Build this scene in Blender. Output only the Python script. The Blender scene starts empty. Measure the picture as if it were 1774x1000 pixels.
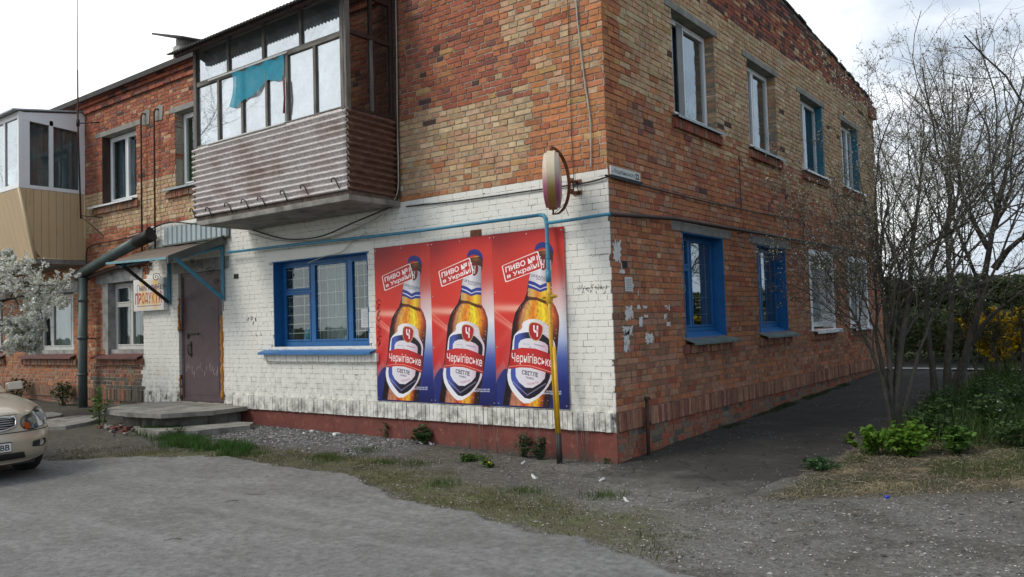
import bpy, math, random
import numpy as np
from mathutils import Vector, Matrix, noise
sc = bpy.context.scene
R = math.radians

# ---------------------------------------------------------------- camera, sky, sun, exposure
CAM_POS = Vector((4.69669, -8.10482, 1.64))
def cam_axes(yaw, pitch, roll):
    f = Vector((-math.sin(yaw)*math.cos(pitch), math.cos(yaw)*math.cos(pitch), math.sin(pitch)))
    r = Vector((math.cos(yaw), math.sin(yaw), 0)); d = f.cross(r)
    c, s = math.cos(roll), math.sin(roll)
    return c*r+s*d, -s*r+c*d, f
cr, cd, cf = cam_axes(R(37.16736), R(2.53928), R(1.73206))
cam = bpy.data.cameras.new('camera'); camo = bpy.data.objects.new('camera', cam)
sc.collection.objects.link(camo)
m = Matrix((( cr.x, -cd.x, -cf.x, CAM_POS.x), (cr.y, -cd.y, -cf.y, CAM_POS.y), (cr.z, -cd.z, -cf.z, CAM_POS.z), (0, 0, 0, 1)))
camo.matrix_world = m
cam.sensor_width = 36; cam.lens = 1395.10*36/1774; cam.clip_start = 0.05; cam.clip_end = 3000
sc.camera = camo

SUN_EL, SUN_AZ = 48, 212          # degrees; azimuth clockwise from +Y
world = bpy.data.worlds.new('World'); sc.world = world; world.use_nodes = True
nt = world.node_tree; nt.nodes.clear()
def wn(t, **k):
    n = nt.nodes.new(t)
    for a, b in k.items(): setattr(n, a, b)
    return n
wo = wn('ShaderNodeOutputWorld')
sky = wn('ShaderNodeTexSky', sky_type='NISHITA', sun_disc=False, sun_elevation=R(SUN_EL), sun_rotation=R(SUN_AZ))
b1 = wn('ShaderNodeBackground'); b1.inputs['Strength'].default_value = 0.12
nt.links.new(sky.outputs[0], b1.inputs['Color'])
tc = wn('ShaderNodeTexCoord')
mp = wn('ShaderNodeMapping'); mp.inputs['Scale'].default_value = (1.0, 1.0, 2.6)
nt.links.new(tc.outputs['Generated'], mp.inputs[0])
nz = wn('ShaderNodeTexNoise'); nz.inputs['Scale'].default_value = 2.6; nz.inputs['Detail'].default_value = 6; nz.inputs['Roughness'].default_value = .52
nz.inputs['Distortion'].default_value = .3
nt.links.new(mp.outputs[0], nz.inputs['Vector'])
# brighter cloud where the sun stands behind it and towards the west
dp = wn('ShaderNodeVectorMath', operation='DOT_PRODUCT'); dp.inputs[1].default_value = (-1.0, 0.0, -0.30)
nt.links.new(tc.outputs['Generated'], dp.inputs[0])
mr = wn('ShaderNodeMapRange'); mr.inputs['From Min'].default_value = -.15; mr.inputs['From Max'].default_value = .60
mr.inputs['To Min'].default_value = -.10; mr.inputs['To Max'].default_value = .38
nt.links.new(dp.outputs['Value'], mr.inputs['Value'])
ad = wn('ShaderNodeMath', operation='ADD'); nt.links.new(nz.outputs['Fac'], ad.inputs[0]); nt.links.new(mr.outputs[0], ad.inputs[1])
rp = wn('ShaderNodeValToRGB')
e = rp.color_ramp.elements
e[0].position = .36; e[0].color = (.36, .42, .50, 1)
e[1].position = .74; e[1].color = (1.16, 1.16, 1.15, 1)
x = rp.color_ramp.elements.new(.50); x.color = (.50, .56, .64, 1)
x = rp.color_ramp.elements.new(.63); x.color = (.84, .87, .90, 1)
nt.links.new(ad.outputs[0], rp.inputs[0])
b2 = wn('ShaderNodeBackground'); b2.inputs['Strength'].default_value = 1.13
nt.links.new(rp.outputs[0], b2.inputs['Color'])
mx = wn('ShaderNodeMixShader'); mx.inputs[0].default_value = .9
nt.links.new(b1.outputs[0], mx.inputs[1]); nt.links.new(b2.outputs[0], mx.inputs[2]); nt.links.new(mx.outputs[0], wo.inputs[0])

sl = bpy.data.lights.new('sun', 'SUN'); sl.energy = 1.4; sl.angle = R(20); sl.color = (1, .94, .85)
so = bpy.data.objects.new('sun', sl); sc.collection.objects.link(so)
sd = Vector((math.sin(R(SUN_AZ))*math.cos(R(SUN_EL)), math.cos(R(SUN_AZ))*math.cos(R(SUN_EL)), math.sin(R(SUN_EL))))
so.rotation_euler = sd.to_track_quat('Z', 'Y').to_euler(); so.location = (-5, -20, 20)
sc.view_settings.view_transform = 'Standard'; sc.view_settings.look = 'None'
sc.view_settings.exposure = 0.34; sc.view_settings.gamma = 1; sc.view_settings.use_curve_mapping = False
sc.cycles.max_bounces = 6; sc.cycles.transparent_max_bounces = 16; sc.cycles.diffuse_bounces = 3
sc.cycles.use_adaptive_sampling = True; sc.cycles.caustics_reflective = False; sc.cycles.caustics_refractive = False

# ---------------------------------------------------------------- helpers
rng = np.random.default_rng(7); random.seed(7)
def link(o): sc.collection.objects.link(o); return o
def tag(o, label=None, cat=None, group=None, kind=None):
    for k, v in (('label', label), ('category', cat), ('group', group), ('kind', kind)):
        if v: o[k] = v
    return o
def thing(name, label, cat, loc=(0, 0, 0), rz=0, group=None):
    o = bpy.data.objects.new(name, None); link(o); o.location = loc; o.rotation_euler = (0, 0, rz)
    o.empty_display_size = .2
    return tag(o, label, cat, group)
def copy_tree(o, parent=None):
    c = o.copy(); link(c); c.parent = parent
    for ch in o.children: copy_tree(ch, c)
    return c

class MB:
    def __init__(s): s.v = []; s.f = []; s.m = []; s.sm = []
    def add(s, vs, fs, m=0, smooth=False):
        b = len(s.v); s.v += [tuple(p) for p in vs]
        for f in fs: s.f.append(tuple(b+i for i in f)); s.m.append(m); s.sm.append(smooth)
    def hexa(s, p, m=0):
        s.add(p, [(0, 3, 2, 1), (4, 5, 6, 7), (0, 1, 5, 4), (1, 2, 6, 5), (2, 3, 7, 6), (3, 0, 4, 7)], m)
    def box(s, x0, x1, y0, y1, z0, z1, m=0):
        s.hexa([(x0, y0, z0), (x1, y0, z0), (x1, y1, z0), (x0, y1, z0), (x0, y0, z1), (x1, y0, z1), (x1, y1, z1), (x0, y1, z1)], m)
    def tube(s, pts, r, n=8, m=0, cap=True, smooth=True):
        pts = [Vector(p) for p in pts]; k = len(pts)
        rs = r if hasattr(r, '__len__') else [r]*k
        vs = []; prev = None
        for i, p in enumerate(pts):
            t = (pts[min(i+1, k-1)]-pts[max(i-1, 0)]).normalized()
            if prev is None:
                a = Vector((0, 0, 1)) if abs(t.z) < .9 else Vector((1, 0, 0)); nrm = t.cross(a).normalized()
            else:
                nrm = (prev-t*prev.dot(t)); nrm = nrm.normalized() if nrm.length > 1e-6 else t.orthogonal().normalized()
            prev = nrm; b = t.cross(nrm)
            for j in range(n):
                a = 2*math.pi*j/n; vs.append(p+(nrm*math.cos(a)+b*math.sin(a))*rs[i])
        fs = [(i*n+j, i*n+(j+1) % n, (i+1)*n+(j+1) % n, (i+1)*n+j) for i in range(k-1) for j in range(n)]
        s.add(vs, fs, m, smooth)
        if cap:
            b0 = len(s.v)-k*n
            s.f.append(tuple(range(b0+n-1, b0-1, -1))); s.m.append(m); s.sm.append(False)
            s.f.append(tuple(range(b0+(k-1)*n, b0+k*n))); s.m.append(m); s.sm.append(False)
    def prism(s, pts, T, d0, d1, m=0):
        n = len(pts)
        s.add([T(a, b, d0) for a, b in pts]+[T(a, b, d1) for a, b in pts],
              [tuple(range(n-1, -1, -1)), tuple(range(n, 2*n))]+[(i, (i+1) % n, n+(i+1) % n, n+i) for i in range(n)], m)
    def wbox(s, T, u0, u1, z0, z1, d0, d1, m=0):
        s.hexa([T(u0, z0, d0), T(u1, z0, d0), T(u1, z0, d1), T(u0, z0, d1), T(u0, z1, d0), T(u1, z1, d0), T(u1, z1, d1), T(u0, z1, d1)], m)
    def grid(s, fn, nu, nv, m=0, smooth=True):
        vs = [fn(i/nu, j/nv) for j in range(nv+1) for i in range(nu+1)]
        s.add(vs, [(j*(nu+1)+i, j*(nu+1)+i+1, (j+1)*(nu+1)+i+1, (j+1)*(nu+1)+i) for j in range(nv) for i in range(nu)], m, smooth)
    def mesh(s, name, mats):
        me = bpy.data.meshes.new(name); me.from_pydata(s.v, [], s.f)
        for mt in (mats if isinstance(mats, (list, tuple)) else [mats]): me.materials.append(mt)
        me.polygons.foreach_set('material_index', s.m); me.polygons.foreach_set('use_smooth', s.sm)
        me.update(); return me
    def build(s, name, mats, parent=None, kind=None, loc=None, rz=0):
        o = bpy.data.objects.new(name, s.mesh(name, mats)); link(o); o.parent = parent
        if loc is not None: o.location = loc
        if rz: o.rotation_euler.z = rz
        if kind: o['kind'] = kind
        return o
def bevel(o, w=.004, seg=2):
    b = o.modifiers.new('bevel', 'BEVEL'); b.width = w; b.segments = seg; b.limit_method = 'ANGLE'; return o
def npmesh(name, V, Q, mats, parent=None, cols=None, midx=None, kind=None, smooth=False, tri=False):
    me = bpy.data.meshes.new(name); n = len(V); k = len(Q); w = 3 if tri else 4
    me.vertices.add(n); me.vertices.foreach_set('co', np.asarray(V, np.float32).ravel())
    me.loops.add(k*w); me.loops.foreach_set('vertex_index', np.asarray(Q, np.int32).ravel())
    me.polygons.add(k); me.polygons.foreach_set('loop_start', np.arange(0, k*w, w, dtype=np.int32))
    for mt in (mats if isinstance(mats, (list, tuple)) else [mats]): me.materials.append(mt)
    if midx is not None: me.polygons.foreach_set('material_index', np.asarray(midx, np.int32))
    me.polygons.foreach_set('use_smooth', np.full(k, bool(smooth)))
    me.update(calc_edges=True); me.validate()
    if cols is not None:
        a = me.color_attributes.new('Col', 'FLOAT_COLOR', 'POINT'); c = np.ones((n, 4), np.float32); c[:, :3] = cols
        a.data.foreach_set('color', c.ravel())
    o = bpy.data.objects.new(name, me); link(o); o.parent = parent
    if kind: o['kind'] = kind
    return o

# ---------------------------------------------------------------- materials
class NB:
    def __init__(s, name):
        s.m = bpy.data.materials.new(name); s.m.use_nodes = True; s.t = s.m.node_tree; s.t.nodes.clear()
        s.out = s.n('ShaderNodeOutputMaterial'); s.p = s.n('ShaderNodeBsdfPrincipled'); s.l(s.p.outputs[0], s.out.inputs[0])
        s.co = s.n('ShaderNodeTexCoord').outputs['Object']
    def n(s, t, **k):
        x = s.t.nodes.new(t)
        for a, b in k.items(): setattr(x, a, b)
        return x
    def l(s, a, b): s.t.links.new(a, b)
    def noise(s, scale, detail=4, rough=.55, co=None, stretch=None, dist=0):
        x = s.n('ShaderNodeTexNoise'); x.inputs['Scale'].default_value = scale; x.inputs['Detail'].default_value = detail
        x.inputs['Roughness'].default_value = rough; x.inputs['Distortion'].default_value = dist
        c = co or s.co
        if stretch:
            mp = s.n('ShaderNodeMapping'); mp.inputs['Scale'].default_value = stretch; s.l(c, mp.inputs[0]); c = mp.outputs[0]
        s.l(c, x.inputs['Vector']); return x.outputs['Fac']
    def ramp(s, v, stops):
        r = s.n('ShaderNodeValToRGB'); e = r.color_ramp.elements
        e[0].position, e[1].position = stops[0][0], stops[-1][0]
        def c4(c): return (c, c, c, 1) if not hasattr(c, '__len__') else tuple(c)+(1,)
        e[0].color, e[1].color = c4(stops[0][1]), c4(stops[-1][1])
        for p, c in stops[1:-1]: q = e.new(p); q.color = c4(c)
        s.l(v, r.inputs[0]); return r.outputs[0]
    def mix(s, f, a, b, mode='MIX'):
        x = s.n('ShaderNodeMix', data_type='RGBA', blend_type=mode)
        for i, v in ((0, f), (6, a), (7, b)):
            if hasattr(v, 'is_linked'): s.l(v, x.inputs[i])
            elif i == 0: x.inputs[0].default_value = v
            else: x.inputs[i].default_value = tuple(v)+(1,) if hasattr(v, '__len__') else (v, v, v, 1)
        return x.outputs[2]
    def math(s, op, a, b=0):
        x = s.n('ShaderNodeMath', operation=op)
        for i, v in enumerate((a, b)):
            if hasattr(v, 'is_linked'): s.l(v, x.inputs[i])
            else: x.inputs[i].default_value = v
        return x.outputs[0]
    def xyz(s):
        x = s.n('ShaderNodeSeparateXYZ'); s.l(s.co, x.inputs[0]); return x.outputs
    def bump(s, h, st=.4, dist=.01, prev=None):
        b = s.n('ShaderNodeBump'); b.inputs['Strength'].default_value = st; b.inputs['Distance'].default_value = dist
        s.l(h, b.inputs['Height'])
        if prev: s.l(prev, b.inputs['Normal'])
        s.l(b.outputs[0], s.p.inputs['Normal']); return b.outputs[0]
    def base(s, c):
        if hasattr(c, 'is_linked'): s.l(c, s.p.inputs['Base Color'])
        else: s.p.inputs['Base Color'].default_value = tuple(c)+(1,)
    def rough(s, r, metal=0, spec=None):
        if hasattr(r, 'is_linked'): s.l(r, s.p.inputs['Roughness'])
        else: s.p.inputs['Roughness'].default_value = r
        s.p.inputs['Metallic'].default_value = metal
        if spec is not None: s.p.inputs['Specular IOR Level'].default_value = spec
def simple(name, c, rough=.8, metal=0, var=.25, scale=6, bump=.2, bs=60, dirt=None, stretch=None, spec=None, bd=.003):
    b = NB(name); c = tuple(c)
    n1 = b.noise(scale, 5, .6, stretch=stretch)
    col = b.ramp(n1, [(.25, tuple(x*(1-var) for x in c)), (.75, tuple(min(1, x*(1+var)) for x in c))])
    if dirt:
        dc, lo, hi, ds = dirt
        col = b.mix(b.ramp(b.noise(ds, 6, .65, stretch=stretch), [(lo, 0.), (hi, 1.)]), col, dc)
    b.base(col); b.rough(rough, metal, spec)
    if bump: b.bump(b.noise(bs, 4, .6, stretch=stretch), bump, bd)
    return b.m
M = {}
# bricks: one colour per brick from the attribute, with grain and wear
b = NB('brick_raw'); at = b.n('ShaderNodeAttribute', attribute_name='Col').outputs['Color']
c = b.mix(1, at, b.ramp(b.noise(11, 9, .82), [(.30, .62), (.5, 1.), (.70, 1.34)]), 'MULTIPLY')
c = b.mix(b.ramp(b.noise(2.3, 5, .62), [(.52, 0.), (.72, .42)]), c, (.12, .09, .07))
c = b.mix(b.ramp(b.noise(5.5, 6, .7, stretch=(1, 1, 1.6)), [(.6, 0.), (.75, .22)]), c, (.45, .38, .28))
c = b.mix(b.ramp(b.noise(120, 3, .6), [(.66, 0.), (.72, .7)]), c, (.06, .04, .035))
b.base(c); b.rough(.93, spec=.2); q = b.bump(b.noise(24, 7, .78), .7, .006); b.bump(b.noise(170, 3, .6), .5, .002, q); M['brick'] = b.m
b = NB('brick_white_paint'); z = b.xyz()[2]
dirtm = b.math('MULTIPLY', b.ramp(b.noise(7, 7, .72), [(.42, 0.), (.62, 1.)]), b.ramp(b.math('DIVIDE', z, 2.), [(.22, .75), (.34, .30), (.62, 0.)]))
c = b.mix(b.ramp(b.noise(1.6, 5, .6), [(.4, 0.), (.75, .5)]), (.84, .83, .77), (.74, .72, .62))
c = b.mix(b.ramp(b.noise(40, 5, .6), [(.3, 0.), (.7, .18)]), c, (.66, .64, .56))
c = b.mix(b.ramp(b.noise(9, 7, .8, stretch=(1, 1, 1.8)), [(.635, 0.), (.665, .85)]), c, (.36, .26, .19)); c = b.mix(b.ramp(b.noise(5, 8, .85, stretch=(.6, 1, 2.2)), [(.60, 0.), (.66, .8)]), c, (.20, .18, .15))
c = b.mix(dirtm, c, (.11, .10, .085))
c = b.mix(b.ramp(b.noise(3.1, 6, .7, stretch=(1.5, 1.5, .35)), [(.58, 0.), (.78, .35)]), c, (.42, .39, .32))
b.base(c); b.rough(.75, spec=.3); q = b.bump(b.noise(17, 7, .75), .6, .006); b.bump(b.noise(140, 3, .6), .35, .002, q); M['white'] = b.m
b = NB('plinth_red_paint'); z = b.xyz()[2]; c = b.mix(b.ramp(b.noise(3, 6, .65), [(.35, 0.), (.7, 1.)]), (.20, .055, .040), (.13, .038, .030))
c = b.mix(b.ramp(b.noise(9, 8, .8), [(.56, 0.), (.62, .8)]), c, (.30, .13, .09)); c = b.mix(b.ramp(b.noise(4, 7, .8, stretch=(1, 1, .3)), [(.55, 0.), (.72, .7)]), c, (.07, .05, .042))
mud = b.ramp(b.math('ADD', b.math('MULTIPLY', z, -2.2), b.noise(6, 7, .8)), [(.26, 0.), (.52, .9)]); c = b.mix(mud, c, (.085, .072, .056)); b.base(c); b.rough(.8); q = b.bump(b.noise(8, 6, .7), .6, .015); b.bump(b.noise(60, 5, .7), .6, .004, q); M['redpaint'] = b.m
b = NB('mortar'); c = b.ramp(b.noise(14, 6, .65), [(.25, (.27, .235, .18)), (.5, (.44, .39, .31)), (.75, (.58, .53, .44))])
c = b.mix(b.ramp(b.noise(1.7, 4, .6), [(.52, 0.), (.74, .45)]), c, (.15, .125, .10))
b.base(c); b.rough(.97, spec=.15); b.bump(b.noise(55, 5, .7), .9, .008); M['mortar'] = b.m
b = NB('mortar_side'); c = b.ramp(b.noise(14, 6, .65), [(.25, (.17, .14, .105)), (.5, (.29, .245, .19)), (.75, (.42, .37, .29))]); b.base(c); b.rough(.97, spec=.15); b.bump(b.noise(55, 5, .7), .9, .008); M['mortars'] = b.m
b = NB('mortar_painted'); c = b.mix(b.ramp(b.noise(7, 6, .75), [(.46, 0.), (.56, 1.)]), (.70, .68, .60), (.10, .09, .075))
b.base(c); b.rough(.9); b.bump(b.noise(50, 5, .7), .9, .008); M['mortarw'] = b.m
M['cement'] = simple('cement_lintel', (.27, .26, .235), .92, var=.25, scale=5, bump=.6, bs=30, bd=.006, dirt=((.12, .115, .10), .5, .75, 3))
M['concrete'] = simple('old_concrete', (.27, .26, .23), .95, var=.3, scale=4, bump=.8, bs=24, bd=.01, dirt=((.10, .095, .08), .45, .72, 3.3))
M['plaster'] = simple('rough_plaster', (.36, .36, .34), .95, var=.3, scale=6, bump=.9, bs=20, bd=.012, dirt=((.16, .155, .14), .48, .68, 5))
M['bluewood'] = simple('blue_painted_wood', (.012, .125, .34), .45, var=.22, scale=5, bump=.3, bs=40, dirt=((.02, .05, .12), .6, .78, 5))
M['blue_sill'] = simple('blue_painted_sheet', (.025, .15, .38), .4, var=.2, scale=5, bump=.15, bs=20, dirt=((.12, .15, .18), .6, .8, 6))
M['greysill'] = simple('zinc_sill', (.17, .22, .21), .5, .3, var=.25, scale=5, bump=.2, bs=20, dirt=((.08, .09, .08), .55, .75, 6))
M['redsill'] = simple('maroon_sheet_sill', (.13, .05, .045), .6, var=.3, scale=5, dirt=((.12, .09, .07), .55, .75, 6))
M['pvc'] = simple('white_plastic', (.82, .83, .83), .35, var=.06, scale=3, bump=.03, dirt=((.45, .43, .38), .62, .85, 7))
M['whitewood'] = simple('old_white_paint_wood', (.60, .60, .56), .65, var=.12, scale=6, bump=.3, bs=40, dirt=((.28, .24, .19), .6, .74, 11))
M['dimpvc'] = simple('grey_sash', (.20, .20, .19), .5, var=.15)
M['weathered'] = simple('weathered_timber', (.17, .155, .135), .85, var=.45, scale=7, stretch=(3, 3, .5), bump=.6, bs=50, dirt=((.06, .05, .045), .5, .75, 5))
M['weatheredh'] = simple('weathered_rail', (.21, .195, .17), .85, var=.4, scale=7, stretch=(.5, 3, 3), bump=.6, bs=50, dirt=((.06, .05, .045), .5, .75, 5))
M['darkwood'] = simple('dark_brown_wood', (.045, .022, .016), .7, var=.4, scale=7, stretch=(2, 2, .5), bump=.3)
M['bluepipe'] = simple('blue_pipe_paint', (.05, .24, .36), .45, var=.2, scale=9, bump=.25, bs=40, dirt=((.10, .08, .07), .63, .74, 16))
M['yellow'] = simple('yellow_pipe_paint', (.62, .36, .015), .45, var=.2, scale=9, bump=.25, bs=40, dirt=((.16, .09, .03), .60, .74, 14))
M['blackmetal'] = simple('black_metal', (.022, .020, .019), .6, .2, var=.4, scale=10, dirt=((.07, .03, .015), .55, .75, 12))
M['rust'] = simple('rusty_metal', (.20, .075, .035), .8, .2, var=.4, scale=14, bump=.4, bs=60, dirt=((.05, .025, .018), .5, .72, 11))
M['rustdark'] = simple('dark_rusty_metal', (.075, .038, .026), .8, .2, var=.4, scale=14, bump=.4, bs=60)
M['brownpipe'] = simple('brown_pipe_paint', (.05, .030, .024), .6, .1, var=.3, scale=8, dirt=((.03, .10, .13), .72, .8, 9))
M['cable'] = simple('cable_rubber', (.02, .02, .02), .6, var=.3)
M['wirewhite'] = simple('pale_cable', (.42, .40, .36), .6, var=.2)
M['drain'] = simple('green_grey_drainpipe', (.085, .115, .11), .5, .35, var=.25, scale=5, stretch=(1, 1, .4), bump=.15, bs=20, dirt=((.10, .075, .05), .58, .72, 6))
M['galv'] = simple('galvanised_sheet', (.34, .40, .41), .42, .55, var=.15, scale=6, stretch=(1, 1, .3), dirt=((.2, .19, .17), .6, .8, 5))
M['darksheet'] = simple('dark_sheet_metal', (.10, .11, .105), .5, .4, var=.25, scale=4, dirt=((.07, .05, .04), .5, .72, 5))
M['roofslate'] = simple('dark_roof_sheet', (.055, .053, .05), .85, var=.35, scale=3, bump=.3, bs=25)
M['canopyroof'] = simple('brown_canopy_sheet', (.16, .12, .09), .75, .1, var=.25, scale=3, stretch=(.6, 2, 1), dirt=((.09, .10, .095), .5, .75, 4))
M['door'] = simple('brown_painted_steel_door', (.085, .050, .058), .42, .1, var=.18, scale=3, bump=.1, bs=10, dirt=((.045, .03, .03), .5, .72, 4))
M['foam'] = simple('orange_mounting_foam', (.50, .20, .03), .9, var=.35, scale=18, bump=1, bs=40, bd=.02)
b = NB('corrugated_fibre_sheet'); z = b.xyz()[2]
c = b.mix(b.ramp(b.noise(26, 7, .8, stretch=(1, 1, 1.4)), [(.44, 0.), (.60, 1.)]), (.46, .41, .39), (.74, .71, .69))
c = b.mix(b.ramp(b.noise(1.6, 5, .6, stretch=(1, 1, 2)), [(.50, 0.), (.72, .65)]), c, (.24, .13, .10))
b.base(c); b.rough(.7, .0, .4); b.bump(b.noise(60, 5, .7), .5, .004); M['corr'] = b.m
b = NB('corrugated_shaded_rust_sheet')  # rust brown, far darker than the front sheet: side shade put into colour
c = b.ramp(b.noise(9, 6, .7, stretch=(1, 1, 2)), [(.3, (.085, .045, .033)), (.55, (.16, .085, .06)), (.75, (.30, .20, .16))])
b.base(c); b.rough(.75, .0, .3); b.bump(b.noise(60, 5, .7), .5, .004); M['corrside'] = b.m
M['siding'] = simple('beige_plastic_siding', (.58, .42, .24), .5, var=.08, scale=2, stretch=(1, 1, .3), bump=.05, dirt=((.30, .22, .13), .6, .85, 4))
M['sidingl'] = simple('beige_plastic_corner_trim', (.64, .52, .32), .5, var=.05, scale=2, bump=0)
M['curtain'] = simple('net_curtain', (.27, .31, .30), .9, var=.35, scale=9, stretch=(3, 3, .25), bump=0)
M['curtaind'] = simple('grey_curtain', (.14, .16, .17), .9, var=.45, scale=7, stretch=(3, 3, .3), bump=0)
M['greencloth'] = simple('green_curtain', (.16, .36, .07), .9, var=.25, scale=7, stretch=(3, 3, .3), bump=0)
M['dark'] = simple('dark_interior', (.03, .03, .03), .9, var=.2, bump=0)
M['paper'] = simple('white_paper', (.68, .68, .66), .85, var=.06, scale=20, bump=.1)
M['bars'] = simple('window_bars', (.70, .69, .62), .6, .2, var=.3, scale=20, bump=0)
M['screw'] = simple('screw_head', (.5, .5, .5), .4, .7, var=.1, bump=0)
def glass(name, refl, tint=(.85, .9, .9), rough=.02, body=0.0, bodycol=(.5, .55, .55), wob=.15, wobs=2.0):
    b = NB(name); t = b.t
    tr = b.n('ShaderNodeBsdfTransparent'); tr.inputs[0].default_value = tuple(tint)+(1,)
    gl = b.n('ShaderNodeBsdfGlossy'); gl.inputs['Roughness'].default_value = rough; gl.inputs['Color'].default_value = (.86, .92, .96, 1)
    ge = b.n('ShaderNodeNewGeometry'); dt = b.n('ShaderNodeVectorMath', operation='DOT_PRODUCT'); b.l(ge.outputs['Incoming'], dt.inputs[0]); b.l(ge.outputs['Normal'], dt.inputs[1])
    fr = b.math('ADD', b.math('MULTIPLY', b.math('POWER', b.math('SUBTRACT', 1., b.math('ABSOLUTE', dt.outputs['Value'])), 5.), .95), .03)
    bp = b.n('ShaderNodeBump'); bp.inputs['Strength'].default_value = wob; bp.inputs['Distance'].default_value = .02
    b.l(b.noise(wobs, 2, .5), bp.inputs['Height']); b.l(bp.outputs[0], gl.inputs['Normal'])
    ms = b.n('ShaderNodeMixShader'); b.l(b.math('MINIMUM', b.math('ADD', fr, refl), 1.), ms.inputs[0])
    b.l(tr.outputs[0], ms.inputs[1]); b.l(gl.outputs[0], ms.inputs[2]); last = ms.outputs[0]
    if body:
        df = b.n('ShaderNodeBsdfDiffuse'); df.inputs[0].default_value = tuple(bodycol)+(1,)
        m2 = b.n('ShaderNodeMixShader')
        b.l(b.ramp(b.noise(3, 6, .7), [(.3, body*.35), (.7, min(1, body*1.5))]), m2.inputs[0])
        b.l(last, m2.inputs[1]); b.l(df.outputs[0], m2.inputs[2]); last = m2.outputs[0]
    b.l(last, b.out.inputs[0]); b.t.nodes.remove(b.p); return b.m
M['glass'] = glass('window_glass', .03)
M['glassr'] = glass('reflective_glass', .22, wob=.08)
M['glassb'] = glass('dusty_balcony_glass', .44, body=.20, bodycol=(.46, .50, .52), wob=.03, wobs=1.2)
M['glassf'] = glass('dusty_side_glass', .12, tint=(.6, .6, .6), body=.04, bodycol=(.12, .11, .10), wob=.03)

def gz(x, y):
    "height of the ground"
    s = min(1, max(0, (y+3.6)/3.0)); s = s*s*(3-2*s)
    return .0165*max(0, -x)*s + .021*max(0, y)*(1 if y < 40 else 40/y)
# ---------------------------------------------------------------- the brick house
TF = lambda u, z, d: (u, -d, z)        # front wall: u = x, d = outward
TS = lambda u, z, d: (d, u, z)         # side wall: u = y, d = outward
house = thing('brick_house', 'two-storey brick house with white painted shop front at its corner', 'house')
XL, YB = -22.0, 13.05
def ztop_side(y): return 6.82+.64*(1-min(1, abs(y-6.5)/6.55))**.85
LW = [(1.93, 3.31), (4.70, 6.07), (7.41, 8.83), (10.11, 11.55)]      # side windows, both floors
UW = [(1.85, 3.27), (4.62, 5.93), (7.33, 8.74), (10.09, 11.48)]
OPF = dict(shop=(-6.33, -4.09, 1.39, 2.77), door=(-9.17, -7.78, .42, 2.75), c=(-11.93, -10.42, 1.27, 2.72), d=(-15.63, -13.32, 1.25, 2.62),
           e=(-19.3, -17.0, 1.25, 2.62), a=(-12.0, -10.64, 4.35, 5.77), b=(-9.22, -7.75, 4.36, 5.77), bd=(-6.2, -4.4, 3.75, 5.85), g=(-17.5, -15.0, 3.8, 5.8))
OPS = {('l%d' % i): (a, b, 1.385, 2.82) for i, (a, b) in enumerate(LW)}
OPS.update({('u%d' % i): (a, b, 4.43, 5.86) for i, (a, b) in enumerate(UW)})
def nz1(x, y, s=1., o=0.): return noise.noise(Vector((x*s+o, y*s-o, o*1.7)))
def white_front(u, z):
    j = .10*nz1(u, z, 3, 5)
    top = 3.392 if u > -3.4 else (3.62 if u > -7 else 3.70)
    left = -10.14-.36*(1 if z < 2.7 else 0)
    return u > left+j and z < top and z > .34
def pick(*cs):
    r = random.random(); s = 0
    for w, c in cs:
        s += w
        if r < s: return c
    return cs[-1][1]
RED = (.385, .13, .074); RED2 = (.33, .105, .066); ORG = (.51, .21, .09); ORG2 = (.455, .185, .092); TAN = (.52, .355, .205); TAN2 = (.58, .43, .27); PINK = (.51, .30, .18)
DRK = (.10, .06, .05); MAR = (.24, .10, .08); YEL = (.48, .29, .12); GRY = (.22, .17, .125); BRN = (.30, .15, .095); DUST = (.40, .215, .135)
def col_front(u, z):
    if u > -1.1+.16*round(nz1(u, z, .9, 3)*3):                 # pier by the corner
        if z < 4.35: return pick((.64, ORG), (.26, ORG2), (.04, YEL), (.06, RED))
        if z < 5.45: return pick((.38, ORG), (.24, ORG2), (.14, TAN), (.14, PINK), (.02, YEL), (.08, RED))
        return pick((.55, TAN), (.2, TAN2), (.12, ORG2), (.13, PINK))
    if u > -8:
        zt = 4.62-.04*(u+3.4)+.10*nz1(u, z, 1.3, 9)
        if z < 3.55+.25*nz1(u, 0, 1.1, 2): return pick((.5, ORG), (.2, ORG2), (.15, RED), (.1, PINK), (.05, TAN))
        if z < 3.95+.2*nz1(u, 0, 1.5, 4): return pick((.34, TAN), (.34, PINK), (.18, ORG2), (.04, YEL), (.1, TAN2))
        if z < zt: return pick((.52, TAN), (.22, TAN2), (.24, PINK), (.01, YEL), (.01, DRK))
        if u > -1.5 and z > 5.2: return pick((.6, TAN), (.2, PINK), (.2, ORG2))
        return pick((.50, RED), (.22, RED2), (.08, MAR), (.02, DRK), (.16, ORG2), (.01, YEL), (.01, TAN))
    # west part
    if z > 4.62: return pick((.50, RED), (.2, RED2), (.08, MAR), (.02, DRK), (.15, ORG2), (.05, PINK))
    if z > 3.80+.2*nz1(u, 0, .9, 7): return pick((.60, TAN), (.2, TAN2), (.19, PINK), (.01, YEL))
    if z > 1.15:
        if u > -12.7: return pick((.45, ORG2), (.35, RED), (.1, RED2), (.1, PINK))
        return pick((.42, ORG2), (.38, DUST), (.2, ORG))
    if u > -12.5: return pick((.5, BRN), (.3, GRY), (.2, MAR)) if z > .85 else pick((.75, (.13, .115, .095)), (.25, BRN))
    return pick((.5, DUST), (.3, ORG2), (.2, BRN)) if z > .6 else pick((.5, BRN), (.5, GRY))
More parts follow.
